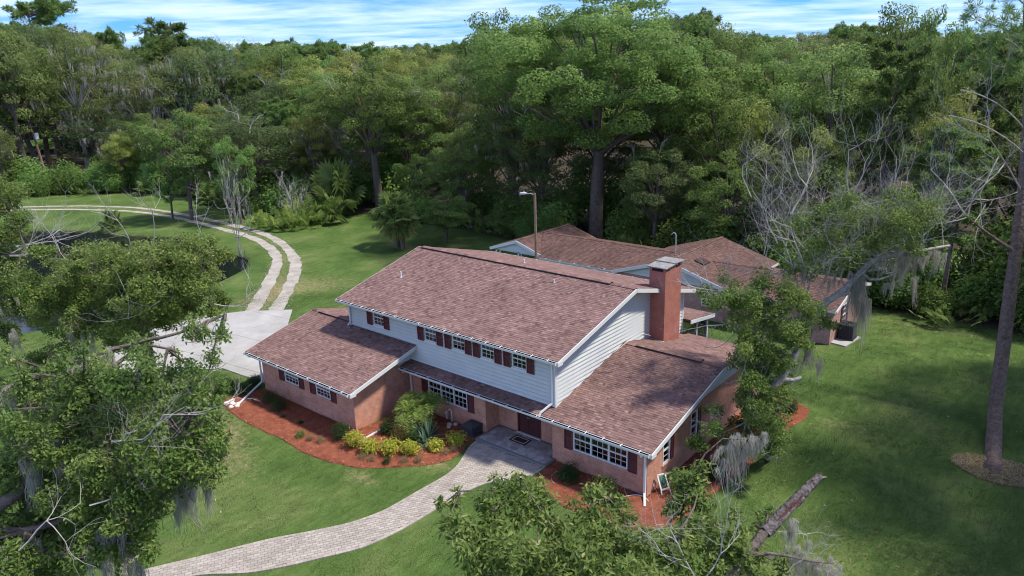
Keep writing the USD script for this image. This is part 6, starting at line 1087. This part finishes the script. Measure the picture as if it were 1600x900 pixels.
# foreground tree seen from above
d4 = 13
cl = [C(x, y, t, q, 0.5+rk.normal()*0.07, dd) for x, y, t, q, dd in ((722, 832, 12.6, 34, 1), (762, 800, 13, 34, 1), (800, 785, 13.3, 34, 1), (838, 795, 13.3, 36, 1), (868, 822, 13, 38, 1), (780, 840, 12.6, 42, 1.1), (735, 878, 12, 40, 1), (800, 885, 12, 46, 1.1), (845, 862, 12.4, 44, 1.1), (895, 862, 12.4, 42, 1.1), (870, 905, 11.8, 46, 1.1), (930, 830, 13, 36, 1), (945, 885, 12.2, 46, 1.1), (975, 845, 13, 36, 1), (1010, 862, 12.6, 40, 1), (1000, 905, 12, 46, 1), (1050, 850, 13, 38, 1), (1085, 835, 13.3, 38, 1), (1060, 890, 12.6, 42, 0.9), (1120, 860, 13, 36, 1), (1150, 842, 13.3, 34, 1), (1115, 900, 12.6, 38, 0.9), (1185, 868, 13, 32, 0.9), (1170, 905, 12.6, 34, 0.8), (1225, 890, 13, 24, 0.6), (1080, 792, 13.8, 34, 1), (1112, 810, 13.8, 30, 1), (1062, 758, 14.2, 28, 1), (1092, 748, 14.2, 26, 1), (1050, 795, 14, 26, 0.9), (935, 768, 14, 26, 1), (962, 785, 14, 26, 1), (975, 808, 13.6, 22, 0.8), (915, 800, 13.4, 26, 0.9), (1200, 800, 14, 14, 0.5), (1180, 815, 13.8, 20, 0.6), (717, 768, 13.4, 8, 1.2), (712, 785, 13.4, 9, 1.2), (690, 790, 13.3, 11, 1.2), (772, 745, 13.6, 8, 1.1), (770, 765, 13.6, 10, 1.1), (812, 745, 13.6, 8, 1.2), (814, 765, 13.6, 10, 1.1), (700, 812, 13, 14, 1.1))]
tb = np.array([8.6, -15.2, 0.0]); fk = at(930, 1010, 12.8); AE = lambda px, py, t=d4: at(px, py, t)
lm = [([tb-[0, 0, 0.3], tb+[0, 0, 4], fk], 0.36, 0.24), ([fk, AE(860, 930), AE(800, 860), AE(770, 800), AE(772, 745)], 0.045, 0.005), ([fk, AE(900, 880), AE(845, 800), AE(814, 748)], 0.045, 0.005), ([fk, AE(780, 920, 12), AE(735, 850, 12.6), AE(718, 768, 13.4)], 0.045, 0.005), ([fk, AE(1000, 900), AE(1060, 830), AE(1085, 755, 14.2)], 0.05, 0.01), ([fk, AE(960, 860), AE(945, 775, 14)], 0.045, 0.008), ([fk, AE(1080, 930), AE(1150, 860), AE(1215, 880)], 0.05, 0.01)]
stub = [fk, AE(1085, 950, 12.6), AE(1165, 870, 12.8), AE(1195, 832, 13)]
tw = [(AE(1085, 900, 12.4), UP*0.9-RT*0.4, 0.9, 0.016, 4), (AE(1100, 905, 12.4), UP*0.6+RT*0.6, 0.8, 0.016, 4), (AE(1080, 890, 12.4), UP*0.5-RT*0.8, 0.7, 0.014, 4), (AE(1230, 895, 12.8), UP*0.5+RT*0.4, 0.5, 0.012, 4), (AE(1215, 830, 13), RT-UP*0.4, 0.55, 0.008, 3)]
ms_ = [(AE(1132, 700, 14.4), 0.62, 34, 0.03), (AE(1142, 692, 14.4), 1.05, 44, 0.035), (AE(1152, 688, 14.4), 1.15, 44, 0.035), (AE(1163, 688, 14.4), 0.8, 40, 0.03), (AE(1173, 690, 14.4), 0.9, 36, 0.03), (AE(1184, 686, 14.4), 0.55, 36, 0.03), (AE(1195, 684, 14.4), 0.5, 30, 0.025), (AE(1120, 715, 14.3), 0.4, 24, 0.03), (AE(1235, 815, 13), 0.7, 70, 0.10), (AE(1250, 850, 13), 0.5, 60, 0.12), (AE(1240, 885, 12.8), 0.6, 110, 0.16), (AE(1280, 880, 12.8), 0.55, 130, 0.14), (AE(1305, 888, 12.8), 0.45, 110, 0.08)]
lm += [([AE(1060, 830), AE(1075, 760, 14.3), AE(1110, 700, 14.4), AE(1145, 682, 14.4), AE(1172, 690, 14.4), AE(1195, 680, 14.4)], 0.03, 0.01), (stub, 0.115, 0.09), ([AE(1165, 870, 12.8), AE(1210, 865, 12.8), AE(1245, 872, 12.8), AE(1300, 880, 12.8)], 0.035, 0.012)]
et = near_tree('bay_tree', 'broad-leaved tree in the bottom centre foreground with a broken rotten limb', tb, lm, cl, 'bay', 0.14, 0.052, 2600, 'bark', 105, twig_at=tw, moss_at=ms_, up=0.7, rand=0.6, br=(0.02, 0.006))
# the broken limb's rotten end
a, b = AE(1195, 832, 13), AE(1280, 744, 13.6); ax = unit(b-a); Ln = np.linalg.norm(b-a); s1 = unit(np.cross(ax, FW)); s2 = np.cross(ax, s1); nU, nT = 44, 22; th = np.linspace(0, 2*np.pi, nT, endpoint=False); V = []
for i in range(nU):
    f = i/(nU-1); c = a+ax*Ln*f; R0 = 0.105-0.02*f
    for t in th:
        e = math.cos(t)*s1+math.sin(t)*s2; n_ = fbm(np.array([[f*3.5, math.cos(t)*3.4, math.sin(t)*3.4]]), 4, 4)[0]; q = R0*(0.55+0.9*n_)*(1-0.25*max(0, f-0.8)/0.2)
        cv = math.exp(-((f-0.42)/0.28)**2)*max(0, math.cos(t-math.pi*0.46))**4; q *= 1-0.62*cv
        V.append(c+e*q+(ax*(0.42*(n_-0.45)) if f > 0.9 else 0))
V = np.array(V+[b-ax*0.04, a]); F = []
for i in range(nU-1):
    for k in range(nT): F += [[i*nT+k, (i+1)*nT+k, i*nT+(k+1) % nT], [i*nT+(k+1) % nT, (i+1)*nT+k, (i+1)*nT+(k+1) % nT]]
F += [[(nU-1)*nT+k, len(V)-2, (nU-1)*nT+(k+1) % nT] for k in range(nT)]
if np.linalg.det(np.array([s1, s2, ax])) > 0: F = [f[::-1] for f in F]
put(et, 'broken_limb', (V, np.array(F)), M['rotten'], smooth=50, label='rotten grey broken limb end with a dark hollow')
for k in range(6): 
    f = 0.25+0.08*k; c = a+ax*Ln*f+(math.cos(1.45)*s1+math.sin(1.45)*s2)*0.05; put(et, 'heartwood_splinter', G().bar(c-ax*0.09+s1*rk.normal()*0.02, c+ax*0.1+s1*rk.normal()*0.02, 0.03, 0.03), M['heartwood'])
put(et, 'splinter', G().bar(b-ax*0.05, b+ax*0.02+RT*0.12-UP*0.03, 0.02, 0.015), M['pale_bark'])
# pine on the right
tb = np.array([11.07, 11.3, 0.0]); AP = lambda px, py, t=36.5: at(px, py, t)
pt_ = thing('lawn_pine', 'tall bare-trunked pine standing in a straw ring on the right lawn', 'pine', tb)
pts = np.array([tb-[0, 0, 0.3], AP(1555, 640, 36.6), AP(1568, 540, 36.6), AP(1578, 460, 36.6), AP(1588, 390, 36.6), AP(1597, 310, 36.6), AP(1604, 220, 36.6), AP(1606, 120, 36.6), AP(1604, 20, 36.6), AP(1606, -60, 36.6), AP(1606, -160, 36.6)])
g = G(); g.tube(np.vstack([pts[0], pts[0]+[0, 0, 0.3], pts[0]*0.93+pts[1]*0.07+[0, 0, 0.25]]), [0.52, 0.42, 0.34], 12); g.tube(pts, np.array([0.36, 0.32, 0.31, 0.30, 0.28, 0.24, 0.21, 0.18, 0.15, 0.11, 0.04]), 12); put(pt_, 'trunk', g, M['pine_bark'], smooth=60)
r_p = np.random.default_rng(66); br = G(); nd = G()
for (s, m_, e, r0) in (((1590, 395), (1548, 372), (1508, 335), 0.15), ((1597, 300), (1570, 250), (1545, 215), 0.04), ((1600, 240), (1550, 190), (1480, 180), 0.04), ((1604, 120), (1560, 100), (1510, 90), 0.04), ((1604, 60), (1560, 40), (1525, 30), 0.04), ((1605, 10), (1570, -20), (1530, -40), 0.04), ((1604, 90), (1590, 70), (1570, 60), 0.05), ((1604, 20), (1650, 0), (1690, -10), 0.06), ((1600, 200), (1560, 150), (1500, 140), 0.035), ((1606, -60), (1580, -90), (1550, -100), 0.05), ((1605, -20), (1640, -60), (1680, -70), 0.05)):
    p = bez(AP(*s, 36.6), AP(*m_, 36.0+r_p.normal()), AP(*e, 35.6+r_p.normal()*1.2), 8); g = G(); g.tube(p, np.linspace(r0, 0.02, 8), 6, cap=False); put(pt_, 'branch', g, M['pine_bark'] if r0 > 0.1 else M['pale_bark'])
for px, py, q in ((1522, 20, 30), (1545, 45, 30), (1530, -10, 30), (1568, 20, 30), (1590, 50, 30), (1575, 85, 28), (1600, 20, 30), (1555, 110, 26), (1600, 110, 26), (1520, 75, 22), (1630, 60, 30), (1640, 0, 34), (1590, -40, 30), (1550, -60, 34), (1600, -110, 34), (1650, -70, 34)):
    c0_ = AP(px, py, 36+r_p.normal()*1.2)
    for k in range(9):
        c = c0_+r_p.normal(size=3)*q*36/FOC*0.55; n = 60; d = unit(r_p.normal(size=(n, 3))+[0, 0, 0.5]); nd.add(*leaves(c+d*0.04, r_p.normal(size=(n, 3)), 0.34, 0.03, r_p, np.clip(r_p.normal(0.5, 0.2, n), 0, 1), along=d*4, fold=0.0))
put(pt_, 'crown', nd, M['leaf_pine'])
for (p, d, l, rr_, dp) in ((AP(1508, 335), UP*0.8-RT*0.8, 1.6, 0.06, 5), (AP(1512, 340), UP+RT*0.1, 1.5, 0.05, 5), (AP(1520, 350), UP*0.9+RT*0.5, 1.4, 0.04, 4), (AP(1510, 340), -RT-UP*0.2, 1.4, 0.04, 5), (AP(1545, 215), UP-RT*0.2, 1.6, 0.045, 5), (AP(1545, 220), UP*0.3-RT, 1.5, 0.04, 4), (AP(1570, 255), -RT*0.9-UP*0.8, 2.2, 0.05, 4), (AP(1560, 245), -RT*0.5-UP*0.9, 2.2, 0.045, 4), (AP(1590, 300), -RT-UP*0.5, 2.0, 0.04, 4), (AP(1540, 150), UP*0.6+RT*0.4, 1.4, 0.04, 5)):
    g = G(); twigs(g, p, d, l, rr_*0.75, dp, r_p, 0.6, 3, 0.12); put(pt_, 'bare_branch', g, M['white_bark'])

# ---------------------------------------------------------------- garden plants
def frond(g, base, d, L, r, nl=26, droop=0.9, lw=0.028, ll=0.34, tone=0.5):
    """A feather palm leaf."""
    d = np.asarray(d, float); h = unit(d*[1, 1, 0]+1e-6); t = np.linspace(0, 1, 9); p = base+d*L*t[:, None]; p[:, 2] -= droop*L*t**2.2; g.tube(p, np.linspace(0.018, 0.004, 9), 3, 0.3, cap=False)
    s = np.cross(h, [0, 0, 1.0]); tt = np.repeat(np.linspace(0.14, 1, nl), 2); sg = np.tile([1, -1], nl); b = np.column_stack([np.interp(tt, t, p[:, k]) for k in range(3)]); tg = unit(np.column_stack([np.interp(np.clip(tt+0.05, 0, 1), t, p[:, k])-np.interp(tt-0.05, t, p[:, k]) for k in range(3)]))
    al = tg*0.55+s*sg[:, None]*0.9+[0, 0, 0.18]+r.normal(size=(2*nl, 3))*0.12; g.add(*leaves(b, np.cross(tg, s)+r.normal(size=(2*nl, 3))*0.2, ll*(0.35+0.65*np.sin(np.pi*np.clip(tt, 0.08, 0.95))), lw, r, np.clip(tone+r.normal(size=2*nl)*0.15, 0, 1), along=al*3, fold=0.05))
b_ = np.array([-12.9, -1.75, 0.06]); t = thing('date_palm', 'feathery clump of small palms in the left bed in front of the long window', 'palm', b_); rp = np.random.default_rng(9)
for k, (dx, dy, H) in enumerate(((0.0, 0.25, 1.15), (1.0, 0.5, 1.25), (0.45, -0.4, 0.95))):
    p0 = b_+[dx*0.5, dy*0.5, 0]; p1 = b_+[dx, dy, H]; put(t, 'trunk', G().tube(bez(p0, (p0+p1)/2+[0.05, 0, 0], p1, 6), [0.1, 0.09, 0.085, 0.08, 0.085, 0.06], 8), M['bark'], smooth=60); g = G()
    for i in range(26):
        a = i*2.4; el = rp.uniform(0.3, 1.45); frond(g, p1, (math.cos(a)*math.cos(el), math.sin(a)*math.cos(el), math.sin(el)), rp.uniform(1.2, 1.65), rp, droop=0.72, tone=0.6, nl=22, lw=0.036, ll=0.40)
    put(t, 'fronds', g, M['leaf_date'])
b_ = np.array([-11.35, -2.35, 0.06]); t = thing('agave', 'spiky blue-green agave right of the feathery palms', 'agave', b_)
for k, (dx, dy, n, s) in enumerate(((0.2, 0.1, 40, 1.35), (-0.5, -0.1, 28, 1.1), (0.45, -0.35, 24, 0.9))):
    g = G(); c = b_+[dx, dy, 0.1]; d = unit(rp.normal(size=(n, 3))+[0, 0, 0.9]); d[:, 2] = np.abs(d[:, 2]); m_ = 6; tt = np.linspace(0, 1, m_); ln = s*rp.uniform(0.6, 0.95, n); P = c+d[:, None]*ln[:, None, None]*tt[None, :, None]; P[:, :, 2] -= (0.22*ln*(1-d[:, 2]))[:, None]*tt**2; sd = unit(np.cross(d, [0, 0, 1.0]))[:, None]*(0.052*np.array([0.7, 1, 1, 0.85, 0.5, 0.04]))[None, :, None]
    v = np.stack([P-sd, P+sd], 2).reshape(-1, 3); q = np.array([[2*i, 2*i+1, 2*i+3, 2*i+2] for i in range(m_-1)]); g.add(v, (np.arange(n)[:, None, None]*2*m_+q).reshape(-1, 4), np.repeat(np.clip(rp.normal(0.5, 0.22, n), 0, 1), 2*m_)); put(t, 'leaf_rosette', g, M['leaf_agave'])
def garden(name, label, x, y, R, H, leaf, n, L, W, seed, group=None, cat='shrub', **k):
    b = np.array([x, y, 0.05]); t = thing(name, label, cat, b, group); bush(t, seed, R, H, n, L, W, leaf, c=b, **k); return t
for k, (x, y, R, H, what) in enumerate(((-13.55, -4.95, 0.52, 0.72, 'tallest gold-leaved shrub at the left end of the yellow row, touching the downspout'), (-12.55, -4.85, 0.50, 0.6, 'second gold-leaved shrub from the left in the yellow row'), (-11.6, -4.35, 0.52, 0.62, 'middle gold-leaved shrub in front of the bronze shrub'), (-10.85, -3.75, 0.50, 0.6, 'fourth gold-leaved shrub, in front of the agave'), (-10.15, -2.75, 0.42, 0.5, 'small gold-leaved shrub right of the agave'), (-9.72, -1.72, 0.48, 0.55, 'gold-leaved shrub nearest the charcoal bin and porch'))):
    garden('gold_shrub', what, x, y, R*1.22, H*1.15, 'gold', 900, 0.12, 0.06, 200+k, 'gold-leaved shrubs along the left bed')
garden('round_shrub', 'clipped round dark shrub under the left wing, right one of the pair', -20.3, -4.85, 0.62, 0.85, 'shrub', 2200, 0.075, 0.022, 211, 'round dark shrubs under the left wing'); garden('round_shrub', 'clipped round dark shrub under the left wing, left one of the pair', -21.4, -4.75, 0.58, 0.72, 'shrub', 2000, 0.075, 0.022, 212, 'round dark shrubs under the left wing')
garden('round_shrub', 'dark green shrub by the front corner of the left wing beside the long downspout', -14.75, -4.85, 0.62, 0.85, 'shrub', 2200, 0.10, 0.03, 213)
for k, (x, y, R, w) in enumerate(((-23.9, -4.9, 0.75, 'nearest the downspout'), (-24.9, -5.1, 0.8, 'in the middle'), (-25.8, -5.2, 0.75, 'nearest the lawn'), (-24.3, -3.9, 0.6, 'beside the concrete drive'))): garden('spreading_shrub', 'low spreading dark shrub at the left end of the bed, '+w, x, y, R, 0.6, 'shrub', 1500, 0.11, 0.03, 220+k, 'low shrubs at the left end of the bed')
garden('under_shrub', 'dark rounded shrub left of the bronze one below the palms', -13.35, -3.0, 0.55, 0.75, 'shrub', 1600, 0.10, 0.04, 230); garden('bronze_shrub', 'bronze-leaved shrub below the feathery palms', -12.1, -3.35, 0.55, 0.75, 'croton', 1300, 0.12, 0.05, 231); garden('under_shrub', 'dark leafy shrub between the bronze shrub and the agave', -11.45, -3.1, 0.45, 0.65, 'shrub', 1200, 0.12, 0.045, 232)
SX = [(-12.35, -5.45, 'in front of the second gold shrub'), (-11.8, -5.3, 'left of the green tuft at the bed edge'), (-10.45, -4.45, 'in front of the agave'), (-9.95, -4.0, 'smallest, near the bed edge'), (-9.45, -2.75, 'near the path'), (-9.3, -2.3, 'beside the path, widest'), (-15.3, -5.75, 'front of the left wing corner'), (-15.9, -5.9, 'furthest left, beside the lawn')]
for k, (x, y, w) in enumerate(SX): garden('dry_tuft', 'straw-coloured dry tuft on the mulch, '+w, x, y, 0.26, 0.32, 'straw', 260, 0.2, 0.012, 240+k, 'dry tufts along the left bed', 'plant', lumps=3, stems=False)
garden('green_tuft', 'small green tuft at the bed edge in front of the middle gold shrub', -11.05, -5.05, 0.26, 0.36, 'shrub', 320, 0.16, 0.02, 250, None, 'plant', lumps=3, stems=False); garden('green_tuft', 'tiny green seedling on the mulch in front of the left wing windows', -17.9, -5.1, 0.2, 0.2, 'shrub', 160, 0.12, 0.02, 251, None, 'plant', lumps=3, stems=False); garden('green_tuft', 'tiny green seedling on the mulch near the round shrubs', -19.3, -5.3, 0.16, 0.15, 'shrub', 120, 0.1, 0.02, 252, None, 'plant', lumps=3, stems=False); garden('green_tuft', 'low green and straw tuft near the lawn before the left wing', -16.6, -6.0, 0.34, 0.35, 'palm', 420, 0.18, 0.02, 253, None, 'plant', lumps=3, stems=False)
t = garden('round_shrub', 'fine-leaved round green shrub right of the porch under the right window', -3.45, -0.95, 0.66, 0.8, 'shrub', 2400, 0.15, 0.024, 260)
b_ = np.array([-4.1, -1.15, 0.06]); put(t, 'edging_ring', G().tube([(-3.45+0.78*math.cos(a), -0.95+0.74*math.sin(a), 0.08) for a in np.linspace(2.4, 4.4, 14)], 0.02, 6), M['stone'])
garden('leafy_shrub', 'loose broad-leaved shrub at the right end of the front wall', -1.3, -1.2, 0.7, 1.0, 'bay', 800, 0.16, 0.05, 262); garden('leafy_shrub', 'broad-leaved shrub beside the hose reel and corner downspout', 1.2, 1.0, 0.8, 1.2, 'bay', 900, 0.15, 0.05, 263)
for k, (x, y) in enumerate(((1.7, 3.0), (1.4, 9.8), (1.9, 11.2))): garden('side_shrub', 'green shrub along the right side wall, '+('nearest the front', 'behind the oak trunk', 'at the far end of the bed')[k], x, y, 0.6, 0.8, 'shrub', 1200, 0.13, 0.045, 270+k, 'shrubs along the right side wall')
# ---------------------------------------------------------------- grass tufts over the near lawn
gp_ = UsdGeom.PointInstancer.Define(stage, '/World/grass'); rgs = np.random.default_rng(99); gp_.CreatePrototypesRel()
M['blade'] = tone_mat('grass_blade', [(0, (0.030, 0.072, 0.014)), (0.5, (0.062, 0.120, 0.024)), (1, (0.13, 0.17, 0.05))], 0.7, 0.2, 0.25)
for k in range(3):
    q = f'/World/grass/kinds/patch_{k:03d}'; LOC[q.rsplit('/', 1)[0]] = np.zeros(3); n = 420; c = np.column_stack([rgs.uniform(-0.75, 0.75, (n, 2)), np.full(n, -0.01)]); d = unit(rgs.normal(size=(n, 3))*[0.6, 0.6, 0.1]+[0, 0, 0.8]); g = G(); g.add(*leaves(c, rgs.normal(size=(n, 3)), 0.06, 0.018, rgs, rgs.random(n), along=d*4, fold=0.0)); v, f, tn = g.arrays(); mp = usdkit.mesh(stage, q, (v, f), M['blade']); UsdGeom.PrimvarsAPI(mp).CreatePrimvar('tone', T.FloatArray, 'vertex').Set(Vt.FloatArray.FromNumpy(tn.astype(np.float32))); gp_.GetPrototypesRel().AddTarget(q)
from shapely.ops import unary_union
BLK = unary_union([BEDL.buffer(0.45), BEDR.buffer(0.45), PATH.buffer(0.55), DRIVE.buffer(0.6), Polygon([(-24, -4.4), (-14, -4.4), (-14, -0.5), (0.6, -0.5), (0.6, 13), (-24, 13)]), POND.buffer(1.5), Polygon([(-29, 21.5), (2, 21.5), (2, 30), (-29, 30)]), po.buffer(0.5)])
pos, ori, idx, scl = [], [], [], []
for x in np.arange(-45, 40, 1.15):
    for y in np.arange(-24, 31, 1.15):
        xx, yy = x+rgs.uniform(-0.4, 0.4), y+rgs.uniform(-0.4, 0.4); px, py, w = project((xx, yy, 0))
        if w < 5 or w > 62 or not (-40 < px < 1640 and 200 < py < 960) or not contains_xy(LAWN, xx, yy) or contains_xy(BLK, xx, yy): continue
        a = rgs.uniform(0, 3.14); pos.append(Gf.Vec3f(xx, yy, 0.0)); ori.append(Gf.Quath(math.cos(a), 0, 0, math.sin(a))); idx.append(int(rgs.integers(3))); s = rgs.uniform(0.8, 1.3); scl.append(Gf.Vec3f(1.05, 1.05, s))
gp_.CreatePositionsAttr(pos); gp_.CreateOrientationsAttr(ori); gp_.CreateProtoIndicesAttr(idx); gp_.CreateScalesAttr(scl); tag(gp_.GetPrim(), 'short blades of grass over the lawn', 'grass', kind='stuff')
